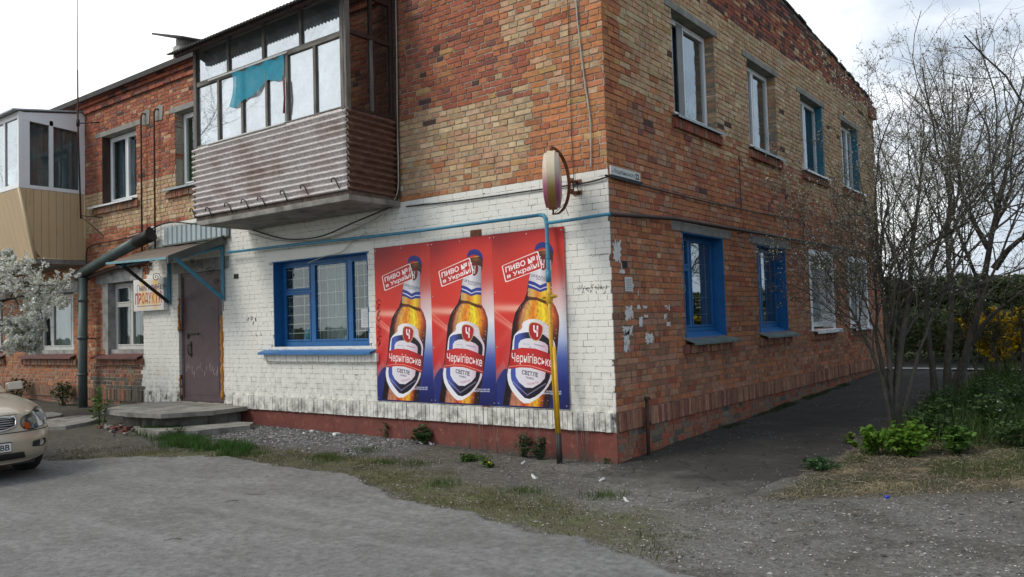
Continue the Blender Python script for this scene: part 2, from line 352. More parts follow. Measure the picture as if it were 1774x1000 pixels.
def col_side(u, z):
    zt = 4.55-.085*u+.22*nz1(u, z, .8, 11)
    dk = 6.12+.045*u+.16*nz1(u, z, 1.1, 13)
    if u < .42 and z < 5.9:
        if z > 3.3: return pick((.60, ORG), (.28, ORG2), (.02, YEL), (.1, RED))
    if z > dk+.62: return pick((.5, DRK), (.25, MAR), (.15, RED2), (.1, GRY))
    if z > dk: return pick((.30, RED2), (.22, MAR), (.16, DRK), (.12, TAN), (.20, ORG2))
    if z > zt+.35: return pick((.60, TAN), (.2, TAN2), (.18, PINK), (.01, YEL), (.01, DRK))
    if z > zt-.15: return pick((.4, TAN), (.25, PINK), (.3, ORG2), (.05, RED))
    if z > 3.2: return pick((.52, ORG2), (.24, DUST), (.12, RED), (.08, PINK), (.03, MAR), (.01, DRK))
    if z < 1.75+.2*nz1(u, z, 1.2, 17) and z > .5: return pick((.34, DUST), (.24, BRN), (.34, ORG2), (.08, RED2))
    if z > 1.15: return pick((.50, ORG2), (.18, RED), (.24, DUST), (.05, RED2), (.03, PINK))
    if z > .5: return pick((.36, DUST), (.26, BRN), (.26, ORG2), (.12, RED2))
    return pick((.34, BRN), (.26, GRY), (.3, RED2), (.1, (.12, .11, .085)))
def courses(u0, u1, z0, z1, ops, colf, paint, joint, kind, zlim=None, pitch=.0765, white_joint=.005):
    "one row of rectangles after another, cut by the openings: (u0,u1,z0,z1,back,front,colour,paint,edge)"
    out = []; i = 0; z = z0
    while z < z1-.02:
        zz = min(z+pitch, z1)
        if kind == 'front': hdr = (i % 2 == 1)
        elif kind == 'side': hdr = (i % 3 == 2)
        else: hdr = False
        w = .130 if hdr else .262
        off = (0 if hdr else (.065 if i % 2 else .0))
        u = u0-off-random.random()*.02
        while u < u1:
            ww = w*(1+random.uniform(-.05, .05))
            if not hdr and random.random() < (.30 if kind == 'side' else .12): ww = .130
            a, b = max(u, u0), min(u+ww, u1)
            u += ww
            if b-a < .035: continue
            if zlim and zz > zlim((a+b)/2): continue
            segs = [(a, b, z, zz, False)]
            for (p, q, r, s) in ops:
                ns = []
                for (aa, bb, ra, rb, ed) in segs:
                    if bb <= p or aa >= q or rb <= r+.002 or ra >= s-.002: ns.append((aa, bb, ra, rb, ed)); continue
                    if ra < r and r-ra > .03: ns.append((aa, bb, ra, r, ed)); continue
                    if rb > s and rb-s > .03: ns.append((aa, bb, s, rb, ed)); continue
                    if aa < p: ns.append((aa, p, ra, rb, True))
                    if bb > q: ns.append((q, bb, ra, rb, True))
                segs = ns
            for (aa, bb, ra, rb, ed) in segs:
                if bb-aa < .03: continue
                pt = paint((aa+bb)/2, (ra+rb)/2)
                jn = random.uniform(.0035, .0065) if pt == 1 else joint*random.uniform(.8, 1.15)
                out.append((aa+jn/2, bb-jn/2, ra+jn/2, rb-jn/2, -.20 if ed else -.016, random.gauss(0, .0007 if pt else .0022), colf((aa+bb)/2, (ra+rb)/2), pt, ed))
        z = zz; i += 1
    return out
def soldiers(u0, u1, z0, z1, w, proud, colf, paint, skip=()):
    out = []; u = u0
    while u < u1-.03:
        b = min(u+w*random.uniform(.94, 1.05), u1)
        if not any(p < (u+b)/2 < q for p, q in skip):
            pt = paint((u+b)/2, (z0+z1)/2)
            out.append((u+.004, b-.004, z0+random.uniform(0, .006), z1-random.uniform(0, .006), -.013, proud+random.gauss(0, .003), colf((u+b)/2, (z0+z1)/2), pt, False))
        u = b
    return out
def brick_arrays(rows, T, rough=.0035):
    n = len(rows); A = np.array([r[:6] for r in rows]); paint = np.array([r[7] for r in rows]); col = np.array([r[6] for r in rows])
    u0, u1, z0, z1, back, front = A.T
    hu, hz = (u1-u0)/2, (z1-z0)/2; cu, cz = (u0+u1)/2, (z0+z1)/2
    ring = np.array([(-1, -1), (0, -1), (1, -1), (1, 0), (1, 1), (0, 1), (-1, 1), (-1, 0)], float)
    am = np.where(paint > 0, .0010, rough)[:, None]
    U = cu[:, None]+ring[:, 0]*hu[:, None]; Z = cz[:, None]+ring[:, 1]*hz[:, None]
    Um = U+rng.normal(0, 1, U.shape)*am*.8; Zm = Z+rng.normal(0, 1, Z.shape)*am*.8
    ch = np.where(paint > 0, .0012, .0028)[:, None]
    Ui = U-ring[:, 0]*ch+rng.normal(0, 1, U.shape)*am*.6; Zi = Z-ring[:, 1]*ch+rng.normal(0, 1, Z.shape)*am*.6
    tf = np.where(paint > 0, .4, 1.)[:, None]; tiltu = rng.normal(0, .0009, n)[:, None]*ring[:, 0]*tf; tiltz = rng.normal(0, .0007, n)[:, None]*ring[:, 1]*tf
    D0 = np.broadcast_to(back[:, None], U.shape); D2 = front[:, None]+tiltu+tiltz+rng.normal(0, 1, U.shape)*am*.25
    D1 = D2-np.where(paint > 0, .0010, .0020)[:, None]-np.abs(rng.normal(0, 1, U.shape))*am*.25
    V = np.stack([np.stack([U, Z, D0], -1), np.stack([Um, Zm, D1], -1), np.stack([Ui, Zi, D2], -1)], 1).reshape(-1, 3)
    a, zc, d = V.T; V = np.stack(T(a, zc, d), -1) if T is TS else np.stack((a, -d, zc), -1)
    q = []
    for r in (0, 1):
        for j in range(8): q.append((r*8+j, r*8+(j+1) % 8, (r+1)*8+(j+1) % 8, (r+1)*8+j))
    q += [(16, 17, 18, 19), (16, 19, 20, 23), (20, 21, 22, 23)]
    q = np.array(q); Q = (q[None]+24*np.arange(n)[:, None, None]).reshape(-1, 4)
    if T is TS: col = col*np.array([.98, .99, 1.01])
    C = np.repeat(np.clip(col*np.exp(rng.normal(0, .075, n))[:, None]*(1+rng.normal(0, .03, col.shape)), 0, .8), 24, 0)
    return V, Q, C, np.repeat(paint, len(q))
BM = [M['brick'], M['white'], M['redpaint']]
def wall_core(name, T, u0, u1, z0, z1, ops, matf, mats, zfun=None, thick=.38):
    us = sorted({u0, u1, *[o[0]-.006 for o in ops], *[o[1]+.006 for o in ops]}); zs = sorted({z0, z1, *[o[2]-.006 for o in ops], *[o[3]+.006 for o in ops]})
    for extra in matf('breaks'):
        (us if extra[0] == 'u' else zs).append(extra[1])
    us, zs = sorted(set(us)), sorted(set(zs)); mb = MB()
    def hole(i, j):
        a, b = (us[i]+us[i+1])/2, (zs[j]+zs[j+1])/2
        return any(p < a < q and r < b < s for p, q, r, s in ops)
    for i in range(len(us)-1):
        for j in range(len(zs)-1):
            if hole(i, j): continue
            a, b, c, d = us[i], us[i+1], zs[j], zs[j+1]; k = matf(((a+b)/2, (c+d)/2)); MD = -.0022 if k else (-.0095 if T is TF else -.0115)
            mb.add([T(a, c, MD), T(b, c, MD), T(b, d, MD), T(a, d, MD)], [(0, 1, 2, 3)], k)
            mb.add([T(a, c, -thick), T(b, c, -thick), T(b, d, -thick), T(a, d, -thick)], [(3, 2, 1, 0)], k)
    for p, q, r, s in ops:
        p -= .006; q += .006; r -= .006; s += .006
        for (a, b, c, d) in ((p, r, p, s), (q, s, q, r), (p, s, q, s), (q, r, p, r)):
            mb.add([T(a, b, -.010), T(c, d, -.010), T(c, d, -thick), T(a, b, -thick)], [(0, 1, 2, 3)], matf(((a+c)/2, (b+d)/2)))
    if zfun:
        n = 26
        for i in range(n):
            a = u0+(u1-u0)*i/n; b = u0+(u1-u0)*(i+1)/n
            P = [T(a, z1, -.0115), T(b, z1, -.0115), T(b, zfun(b), -.0115), T(a, zfun(a), -.0115)]; Qp = [T(a, z1, -thick), T(b, z1, -thick), T(b, zfun(b), -thick), T(a, zfun(a), -thick)]
            mb.add(P+Qp, [(0, 1, 2, 3), (7, 6, 5, 4), (3, 2, 6, 7)], 0)
    return mb.build(name, mats, house)
def paint_front(u, z): return 1 if white_front(u, z) else 0
def mf(q):
    if q == 'breaks': return [('u', -10.3), ('z', 3.39), ('z', 3.66), ('u', -3.4)]
    return 1 if white_front(*q) else 0
opF = list(OPF.values()); opS = list(OPS.values())
frontw = wall_core('front_wall', TF, XL, -.010, -.3, 6.62, opF, mf, [M['mortar'], M['mortarw']])
sidew = wall_core('side_wall', TS, .0105, YB, -.3, 6.75, opS, lambda q: [] if q == 'breaks' else 0, [M['mortars']], zfun=lambda y: ztop_side(y)-.012)
# hidden openings need no bricks behind the balconies, keep them cut all the same
rowsF = courses(XL, -.001, .585, 6.36, opF, col_front, paint_front, .0150, 'front')
rowsF += courses(-22, -7.45, .04, .36, [(-9.5, -7.3, -1, 1)], col_front, lambda u, z: 0, .011, 'low')
rowsF += soldiers(-7.45, -.045, .362, .585, .0735, .038, col_front, lambda u, z: 1)
rowsF += soldiers(-9.13+1.4, -7.46, .42, .585, .0735, .0, col_front, lambda u, z: 1)
rowsF += soldiers(-10.42, -9.18, .362, .585, .0735, .0, col_front, lambda u, z: 1)
rowsF += soldiers(XL, -10.45, .362, .585, .0735, .035, col_front, lambda u, z: 0)
# stepped cornice under the eaves
cc = lambda u, z: pick((.4, RED2), (.25, MAR), (.2, RED), (.15, DRK)); P0 = lambda u, z: 0
for k, (za, zb, pr) in enumerate(((6.36, 6.435, .05), (6.435, 6.51, .0), (6.51, 6.585, .05), (6.585, 6.66, .09))):
    rowsF += [r[:5]+(r[5]+pr,)+r[6:] for r in courses(XL, -.001, za, zb, [], cc, P0, .012, 'x', pitch=.0755)]
# ledge bricks under the window sills
def ledge(rows, a, b, z1, colf, paint, h=.125): rows += soldiers(a-.10, b+.10, z1-h, z1, .0735, .055, colf, paint)
ledge(rowsF, -6.45, -3.98, 1.285, col_front, lambda u, z: 1, .13)
dk = lambda u, z: pick((.5, BRN), (.3, MAR), (.2, GRY))
ledge(rowsF, -12.1, -10.5, 1.19, dk, P0); ledge(rowsF, -15.75, -13.2, 1.17, dk, P0); ledge(rowsF, -19.4, -16.9, 1.17, dk, P0)
ledge(rowsF, -12.25, -10.6, 4.29, dk, P0); ledge(rowsF, -9.4, -7.6, 4.30, dk, P0)
rowsF += courses(-.5, -.001, .045, .30, [], col_front, lambda u, z: 2, .004, 'low') if False else []
rowsS = courses(.012, YB, .585, 7.5, opS, col_side, P0, .0105, 'side', zlim=lambda y: ztop_side(y))
rowsS += courses(.0125, YB, -.10, .362, [], col_side, P0, .0105, 'side')
rowsS += soldiers(.04, YB, .362, .585, .0735, .030, lambda u, z: pick((.5, BRN), (.2, MAR), (.3, DUST)), P0)
for a, b in LW: ledge(rowsS, a, b, 1.30, lambda u, z: pick((.4, BRN), (.4, DUST), (.2, MAR)), P0)
for a, b in UW: ledge(rowsS, a, b, 4.345, lambda u, z: pick((.4, RED2), (.4, BRN), (.2, MAR)), P0, .13)
# far end of the gable: the cornice returns
rowsS += [r[:5]+(r[5]+.09,)+r[6:] for r in courses(12.5, YB, 6.38, 6.68, [], cc, P0, .012, 'x')]
hide = [(-3.93, -.62, .6, 2.8)]
def keep(r, front):
    if not front: return not (.03 < r[0] < .76 and 3.34 < r[2] < 3.44)
    return not any(a < (r[0]+r[1])/2 < b and c < (r[2]+r[3])/2 < d for a, b, c, d in hide)
def score(r, front):
    p = Vector((TF if front else TS)((r[0]+r[1])/2, (r[2]+r[3])/2, 0)); v = p-CAM_POS; q = v.dot(cf)
    xx, yy = v.dot(cr)/q, v.dot(cd)/q
    if abs(xx) > .62 or abs(yy) > .355: return 0
    nrm = Vector((0, -1, 0)) if front else Vector((1, 0, 0))
    return (r[1]-r[0])*(r[3]-r[2])*abs(v.normalized().dot(nrm))/q**2 if keep(r, front) else 0
cand = [(score(r, True), 0, i) for i, r in enumerate(rowsF)]+[(score(r, False), 1, i) for i, r in enumerate(rowsS)]
cand.sort(reverse=True); single = {(k, i) for s, k, i in cand[:296]}
for k, (rows, T, par) in enumerate(((rowsF, TF, frontw), (rowsS, TS, sidew))):
    V, Q, C, P = brick_arrays(rows, T)
    sel = np.array([(k, i) in single for i in range(len(rows))]); selq = np.repeat(sel, 19)
    keepq = ~selq
    # compact the rest
    vi = np.repeat(~sel, 24); remap = np.cumsum(vi)-1
    npmesh('bricks', V[vi], remap[Q[keepq]], BM, par, C[vi], P[keepq], kind='stuff')
    for i in np.nonzero(sel)[0]:
        s = slice(i*24, i*24+24); npmesh('brick', V[s], Q[i*19:i*19+19]-i*24, BM, par, C[s], P[i*19:i*19+19])
# painted plinth
mb = MB()
def pl(a, b):
    u = -7.45+7.45*a; z = -.3+.66*b
    return TF(u, z, .004+.006*noise.noise(Vector((u*3, z*5, 1)))+.004*noise.noise(Vector((u*9, z*13, 4))))
mb.grid(pl, 150, 14)
mb.add([TF(0, -.3, .004), TF(0, .36, .004), TS(.16, .36, .0055), TS(.16, -.3, .0055)], [(0, 1, 2, 3)]) if False else None
mb.build('plinth', M['redpaint'], house)
# other walls, floors, roof
mb = MB()
mb.box(XL-.2, XL, -.0, YB, -.3, 6.7); mb.box(XL, -.38, YB-.3, YB-.005, -.3, 6.7); mb.box(XL+.05, -.4, 6.0, 6.15, -.3, 6.9)
for xw in (-4.0, -7.55, -9.9, -12.7, -16.3): mb.box(xw, xw+.1, .4, 6.0, -.2, 6.6)
for yw in (3.9, 9.3): mb.box(-6, -.4, yw, yw+.1, -.2, 6.6)
mb.box(XL, -.39, .39, YB-.3, 3.15, 3.35); mb.box(XL, -.39, .39, YB-.3, -.25, 0); mb.box(XL, -.39, .39, YB-.3, 6.45, 6.6)
mb.build('inner_wall', M['dark'], house)
mb = MB()   # corrugated roof, two slopes
def roof(sgn):
    def f(a, b):
        x = XL-.3+(22.3-.36)*a; y = -.16+(6.66)*b if sgn > 0 else YB+.3-(YB+.3-6.5)*b
        return (x, y, 6.69+.70*b+.016*math.sin(x*2*math.pi/.18))
    return f
mb.grid(roof(1), 900, 2); mb.grid(roof(-1), 450, 2)
mb.box(XL-.3, -.36, -.17, -.13, 6.60, 6.70); mb.box(XL-.3, -.36, -.15, .3, 6.662, 6.675)
mb.build('roof', M['roofslate'], house)
mb = MB()   # dark broken edge on top of the gable
for i in range(60):
    a = YB*i/60; b = YB*(i+1)/60-.004; t = .035+.02*random.random(); za = ztop_side(a)-.02; zb = ztop_side(b)-.02; o = random.uniform(.0, .045)
    mb.hexa([(-.36, a, za), (o, a, za), (o, b, zb), (-.36, b, zb), (-.36, a, za+t), (o, a, za+t), (o, b, zb+t), (-.36, b, zb+t)])
mb.build('coping', M['roofslate'], house)

# ---------------------------------------------------------------- windows
def strip_frame(mb, T, u0, u1, z0, z1, w, d0, d1, m=0):
    mb.wbox(T, u0, u0+w, z0, z1, d0, d1, m); mb.wbox(T, u1-w, u1, z0, z1, d0, d1, m)
    mb.wbox(T, u0+w, u1-w, z0, z0+w, d0, d1, m); mb.wbox(T, u0+w, u1-w, z1-w, z1, d0, d1, m)
def pane(T, u0, u1, z0, z1, d, parent, mt='glass', name='pane', label=None):
    mb = MB(); mb.wbox(T, u0, u1, z0, z1, d-.004, d); o = mb.build(name, M[mt], parent)
    if label: o['label'] = label
    return o
def curtain(T, u0, u1, z0, z1, d, parent, mt='curtain', amp=.025):
    mb = MB(); k = rng.uniform(0, 9)
    mb.grid(lambda a, b: T(u0+(u1-u0)*a, z0+(z1-z0)*b, d+amp*math.sin((u0+(u1-u0)*a)*38+k+2*math.sin(a*7+k))), max(12, int((u1-u0)*40)), 2)
    return mb.build('curtain', M[mt], parent)
def lintel(T, u0, u1, z0, h, mt='cement', pr=.012):
    mb = MB(); mb.wbox(T, u0, u1, z0, z0+h, -.19, pr); return bevel(mb.build('lintel', M[mt], house), .006)
def sill(T, u0, u1, z, d0, d1, drop, parent, mt, th=.012, name='sill'):
    mb = MB(); mb.hexa([T(u0, z-th, d0), T(u1, z-th, d0), T(u1, z-drop-th, d1), T(u0, z-drop-th, d1), T(u0, z, d0), T(u1, z, d0), T(u1, z-drop, d1), T(u0, z-drop, d1)])
    mb.hexa([T(u0, z-drop-.035, d1-.004), T(u1, z-drop-.035, d1-.004), T(u1, z-drop-.035, d1+.002), T(u0, z-drop-.035, d1+.002), T(u0, z-drop-.002, d1-.004), T(u1, z-drop-.002, d1-.004), T(u1, z-drop-.002, d1+.002), T(u0, z-drop-.002, d1+.002)])
    return mb.build(name, M[mt], parent)
def window(T, u0, u1, z0, z1, dep, cols, fm, gm, frame=.055, mull=.05, top=None, label=None, curt=None, skipback=False):
    "frame of the whole opening with vertical divisions cols (fractions); top = {column: height of its vent}"
    mb = MB(); strip_frame(mb, T, u0, u1, z0, z1, frame, -dep-.06, -dep)
    xs = [u0+frame]+[u0+(u1-u0)*c for c in cols]+[u1-frame]
    for c in xs[1:-1]: mb.wbox(T, c-mull/2, c+mull/2, z0+frame, z1-frame, -dep-.06, -dep)
    w = mb.build('window', M[fm], house)
    if label: w['label'] = label
    s = .028
    for i in range(len(xs)-1):
        a = xs[i]+(mull/2 if i else 0); b = xs[i+1]-(mull/2 if i < len(xs)-2 else 0)
        parts = [(z0+frame, z1-frame)]
        if top and i in top: zz = top[i]; parts = [(z0+frame, zz-.02), (zz+.02, z1-frame)]; m2 = MB(); m2.wbox(T, a, b, zz-.02, zz+.02, -dep-.06, -dep); bevel(m2.build('transom', M[fm], w), .004)
        for (c, d) in parts:
            m2 = MB(); strip_frame(m2, T, a+.003, b-.003, c+.003, d-.003, s, -dep-.05, -dep+.008); bevel(m2.build('sash', M[fm], w), .004)
            pane(T, a+s, b-s, c+s, d-s, -dep-.02, w, gm)
    if curt:
        for (ca, cb, mt) in curt: curtain(T, u0+(u1-u0)*ca, u0+(u1-u0)*cb, z0+.02, z1-.03, -dep-.16, w, mt)
    bevel(w, .004); return w
def bars(T, u0, u1, z0, z1, nu, nz_, d, parent, r=.0065):
    for i in range(nu):
        u = u0+(u1-u0)*(i+.5)/nu; mb = MB(); mb.tube([T(u, z0, d), T(u+.01, (z0+z1)/2, d), T(u, z1, d)], r, 5); mb.build('bar', M['bars'], parent)
    for j in range(nz_):
        z = z0+(z1-z0)*(j+.7)/nz_; mb = MB(); mb.tube([T(u0, z, d), T(u1, z+.01, d)], r, 5); mb.build('bar', M['bars'], parent)
def lining(T, u0, u1, z0, z1, dep, mt, parent, th=.012, label=None, out=.004):
    mb = MB()
    mb.wbox(T, u0-.001, u0+th, z0, z1, -dep, out); mb.wbox(T, u1-th, u1+.001, z0, z1, -dep, out); mb.wbox(T, u0+th, u1-th, z1-th, z1, -dep, out)
    o = mb.build('reveal', M[mt], parent)
    if label: o['label'] = label
    return bevel(o, .004)
# shop window
u0, u1, z0, z1 = OPF['shop']
w = window(TF, u0, u1, z0, z1, .17, (.345, .735), 'bluewood', 'glass', frame=.075, mull=.085, top={0: 2.27}, label='blue wooden shop window with wire bars', curt=[(.34, .72, 'curtain')])
lining(TF, u0, u1, z0, z1, .17, 'bluewood', w, .014)
bars(TF, u0+.10, u0+.66, z0+.10, z1-.10, 2, 8, -.203, w); bars(TF, u0+.82, u0+1.56, z0+.10, z1-.10, 4, 6, -.203, w); bars(TF, u0+1.72, u1-.08, z0+.10, z1-.10, 3, 7, -.203, w)
sill(TF, -6.60, -3.945, 1.392, -.17, .13, .09, w, 'blue_sill')
lintel(TF, u0-.2, u1+.1, z1+.002, .16, 'white', .003)
# ground-floor side windows
for i, (a, b) in enumerate(LW):
    z0, z1 = 1.385, 2.82
    if i < 2:
        w = window(TS, a, b, z0+.075, z1, .17, (.40,), 'bluewood', 'glassr', frame=.06, mull=.065, top={0: 2.36 if i == 0 else 2.3}, label='blue painted wooden window', curt=[(.05, .5, 'curtaind')])
        lining(TS, a, b, z0, z1, .17, 'bluewood', w, .014)
        bars(TS, a+.62, b-.08, z0+.14, z1-.08, 3, 5, -.22, w)
        mb = MB(); mb.hexa([TS(a, z0+.04, -.17), TS(b, z0+.04, -.17), TS(b, z0-.03, .0), TS(a, z0-.03, .0), TS(a, z0+.073, -.17), TS(b, z0+.073, -.17), TS(b, z0-.012, .0), TS(a, z0-.012, .0)]); mb.build('inner_sill', M['blue_sill'], w)
        sill(TS, a-.05, b+.16, 1.372, -.01, .14, .05, w, 'greysill')
        lintel(TS, a-.32, b+.28, z1+.002, .125)
    else:
        w = window(TS, a+.02, b-.02, z0+.02, z1-.02, .20, (.45,), 'pvc', 'glassr', frame=.06, label='white plastic window with wide white surround', curt=[(.05, .95, 'curtaind')])
        lining(TS, a, b, z0, z1, .20, 'pvc', w, .05)
        mb = MB(); c = .07
        for (p, q, r, s) in ((a-c, a+.045, z0-.02, z1+c), (b-.045, b+c, z0-.02, z1+c), (a+.045, b-.045, z1-.045, z1+c), (a-c, b+c, z0-.09, z0-.02)): mb.wbox(TS, p, q, r, s, .0045, .022)
        bevel(mb.build('surround', M['pvc'], w), .006)
        mb = MB(); mb.wbox(TS, a-.11, b+.13, z0-.055, z0-.025, -.19, .15); mb.wbox(TS, a-.11, b+.13, z0-.10, z0-.055, .13, .15); bevel(mb.build('sill', M['pvc'], w), .008)
# upper side windows
for i, (a, b) in enumerate(UW):
    z0, z1 = 4.43, 5.86; dep = .14
    w = window(TS, a+.01, b-.01, z0+.02, z1-.01, dep, (.42,) if i < 3 else (.35, .68), 'pvc', 'glassr', frame=.05, mull=.05, label='white plastic upstairs window', curt=[(.0, 1., 'curtaind')])
    sill(TS, a-.09, b+.12, 4.425, -dep, .10, .045, w, 'galv' if i < 2 else 'pvc')
    lintel(TS, a-.20, b+.12, z1+.002, .10, 'cement', .016)
    if i == 0:
        mb = MB(); mb.wbox(TS, a+.42, a+.60, z0+.06, z1-.05, -dep+.001, -dep+.016); mb.build('mosquito_screen', M['dimpvc'], w)
    if i >= 2:
        mb = MB(); mb.wbox(TS, b-.075, b-.005, z0+.02, z1-.01, -.13, .002); mb.build('reveal', simple('turquoise_reveal', (.03, .17, .25), .7, dirt=((.2, .2, .18), .6, .8, 6)), w)
# west windows
u0, u1, z0, z1 = OPF['c']
w = window(TF, u0+.12, u1-.02, z0+.10, z1-.01, .15, (.48,), 'whitewood', 'glass', frame=.07, mull=.07, top={0: 2.28}, label='old white wooden window above maroon sill', curt=[(.0, .5, 'curtaind')])
mb = MB(); mb.wbox(TF, u0, u0+.12, z0, z1, -.18, .003); mb.wbox(TF, u0-.10, u0, z0+.1, z1, -.012, .004); mb.wbox(TF, u0+.12, u1, z0, z0+.10, -.18, -.05); mb.build('reveal', M['plaster'], w)
sill(TF, -12.3, -10.44, 1.32, -.13, .13, .10, w, 'redsill'); lintel(TF, -12.28, -10.42, z1+.002, .26, 'plaster')
u0, u1, z0, z1 = OPF['d']
w = window(TF, u0+.45, u1-.02, z0+.12, z1-.01, .15, (.28, .80), 'whitewood', 'glass', frame=.07, mull=.07, top={0: 2.25}, label='wide old white wooden window behind blossom', curt=[(.25, .6, 'curtain')])
mb = MB(); mb.wbox(TF, u0, u0+.45, z0, z1, -.18, -.02); mb.wbox(TF, u0+.45, u1, z0, z0+.12, -.18, -.05); mb.build('reveal', M['plaster'], w)
sill(TF, -15.85, -13.2, 1.32, -.13, .13, .10, w, 'redsill'); lintel(TF, -15.9, -13.1, z1+.002, .26, 'plaster')
u0, u1, z0, z1 = OPF['e']
w = window(TF, u0+.1, u1-.04, z0+.12, z1-.01, .15, (.28, .75), 'whitewood', 'glass', frame=.07, mull=.07, top={0: 2.25}, label='westmost ground-floor window at the photo edge')
sill(TF, -19.4, -16.85, 1.32, -.13, .13, .10, w, 'redsill'); lintel(TF, -19.4, -16.8, z1+.002, .26, 'plaster')
u0, u1, z0, z1 = OPF['a']
w = window(TF, u0+.02, u1-.01, z0+.02, z1-.01, .16, (.52,), 'pvc', 'glass', frame=.06, label='white plastic upstairs window with red-brown reveal', curt=[(0, 1, 'curtaind')])
mb = MB(); mb.wbox(TF, u0-.001, u0+.018, z0, z1, -.16, .004); mb.build('reveal', M['darkwood'], w)
sill(TF, -12.42, -10.6, 4.385, -.15, .11, .05, w, 'pvc'); lintel(TF, -12.28, -10.45, z1+.002, .105)
u0, u1, z0, z1 = OPF['b']
w = window(TF, u0+.02, u1-.01, z0+.02, z1-.01, .16, (.42,), 'pvc', 'glass', frame=.06, label='upstairs window with green curtain half hidden by balcony')
curtain(TF, u0+.05, u1-.05, z0, z0+.72, -.30, w, 'greencloth'); curtain(TF, u0+.05, u1-.05, z0+.74, z1, -.33, w, 'curtain')
sill(TF, -9.5, -7.6, 4.395, -.15, .11, .05, w, 'galv'); lintel(TF, -9.42, -7.6, z1+.002, .105)
u0, u1, z0, z1 = OPF['bd']
window(TF, u0, u1, z0, z1, .10, (.38,), 'whitewood', 'glass', frame=.07, label='balcony door and window inside the timber balcony')
u0, u1, z0, z1 = OPF['g']
window(TF, u0, u1, z0, z1, .10, (.38,), 'pvc', 'glass', frame=.07, label='window inside the white balcony')
# door
u0, u1, z0, z1 = OPF['door']
mb = MB(); mb.wbox(TF, u0+.07, u1-.11, z0+.02, z1-.02, -.10, -.055)
for s in (0,): mb.wbox(TF, u0+.16, u1-.2, z0+.12, z1-.14, -.058, -.051)
dr = bevel(mb.build('door', M['door'], house), .003)
mb = MB(); strip_frame(mb, TF, u0+.02, u1-.05, z0, z1, .055, -.13, -.045); bevel(mb.build('door_frame', M['door'], dr), .003)
mb = MB(); mb.wbox(TF, u0+.20, u0+.56, 1.62, 1.655, -.05, -.035); mb.wbox(TF, u0+.20, u0+.25, 1.56, 1.66, -.052, -.03); bevel(mb.build('bolt', M['blackmetal'], dr), .004)
mb = MB(); mb.wbox(TF, u0+.28, u0+.34, 1.22, 1.50, -.05, -.042); mb.tube([TF(u0+.31, 1.44, -.045), TF(u0+.31, 1.44, .01), TF(u0+.31, 1.36, .012), TF(u0+.33, 1.27, .0), TF(u0+.31, 1.26, -.045)], .010, 6); mb.build('handle', M['blackmetal'], dr)
mb = MB()   # scratched pale marks across the door
for i in range(22):
    a = u0+.14+1.04*i/22+random.uniform(-.03, .03)+random.uniform(-.01, .01); zc = 1.00+.07*math.sin(i*.9)+random.uniform(-.03, .03); h = random.uniform(.03, .16); dx = random.uniform(-.03, .05)
    mb.add([TF(a, zc-h/2, -.0495), TF(a+.014, zc-h/2, -.0495), TF(a+dx+.016, zc+h/2, -.0495), TF(a+dx+.002, zc+h/2, -.0495)], [(0, 1, 2, 3)])
mb.build('scratch', simple('scratch_marks', (.30, .26, .27), .8, bump=0), dr)
mb = MB()   # foam squeezed out along both sides
for (uu, za, zb, rr) in ((u1-.012, .5, 1.95, .032), (u0+.015, 1.7, 2.3, .024), (u0+.01, .5, .9, .012)):
    pts = []; k = int((zb-za)/.05)
    for i in range(k+1): pts.append(TF(uu+random.uniform(-.012, .012), za+(zb-za)*i/k, -.0+random.uniform(-.01, .012)))
    mb.tube(pts, [rr*random.uniform(.55, 1.3) for _ in pts], 8)
mb.build('mounting_foam', M['foam'], dr)
lintel(TF, -9.35, -7.55, z1+.004, .22, 'plaster', .006)
mb = MB()   # metal frame band at the right jamb of the door, pale plaster edge
mb.wbox(TF, u1+.002, u1+.05, z0+1.6, z1+.05, -.05, .006); mb.build('jamb_plaster', M['plaster'], house)
# roof ventilator
mb = MB(); mb.tube([(-10.45, 1.0, 7.0), (-10.45, 1.0, 7.52)], .27, 14); mb.tube([(-10.45, 1.0, 7.52), (-10.45, 1.0, 7.70)], .21, 14)
v = mb.build('ventilator', simple('pale_vent', (.42, .41, .38), .8), house)
mb = MB(); mb.hexa([(-11.1, .6, 7.88), (-10.0, .6, 7.55), (-9.9, 1.4, 7.60), (-11.0, 1.4, 7.93), (-11.1, .6, 7.92), (-10.0, .6, 7.59), (-9.9, 1.4, 7.64), (-11.0, 1.4, 7.97)])
mb.hexa([(-10.6, .9, 7.70), (-10.3, .9, 7.70), (-10.3, 1.1, 7.70), (-10.6, 1.1, 7.70), (-10.6, .9, 7.76), (-10.3, .9, 7.66), (-10.3, 1.1, 7.66), (-10.6, 1.1, 7.76)])
mb.build('vent_cap', M['roofslate'], v)

# ---------------------------------------------------------------- timber-glazed balcony
bx0, bx1, by = -7.02, -3.40, -.945
bal = MB()
bal.hexa([(bx0+.12, by-.01, 3.345), (bx1+.02, by-.01, 3.345), (bx1+.02, .0, 3.345), (bx0+.12, .0, 3.345), (bx0-.02, by-.01, 3.425), (bx1+.02, by-.01, 3.425), (bx1+.02, .0, 3.425), (bx0-.02, .0, 3.425)])
balcony = bal.build('balcony', M['concrete'], house); balcony['label'] = 'balcony with corrugated sheet front and old timber glazing'; bevel(balcony, .01)
mb = MB()
for i in range(30):
    a = bx0+(bx1-bx0)*i/30; mb.box(a+.003, a+(bx1-bx0)/30-.003, by+.01, by+.08, 3.427, 3.49)
for i in range(8):
    a = by+.09+(.83)*i/8; mb.box(bx1-.07, bx1-.005, a, a+.10, 3.427, 3.49)
mb.build('curb_bricks', simple('dull_curb_brick', (.16, .12, .10), .9, var=.5, scale=9), balcony)
pitch = .0868; A_ = .024
def corr(z): return A_*math.sin((z-3.49)/pitch*2*math.pi)
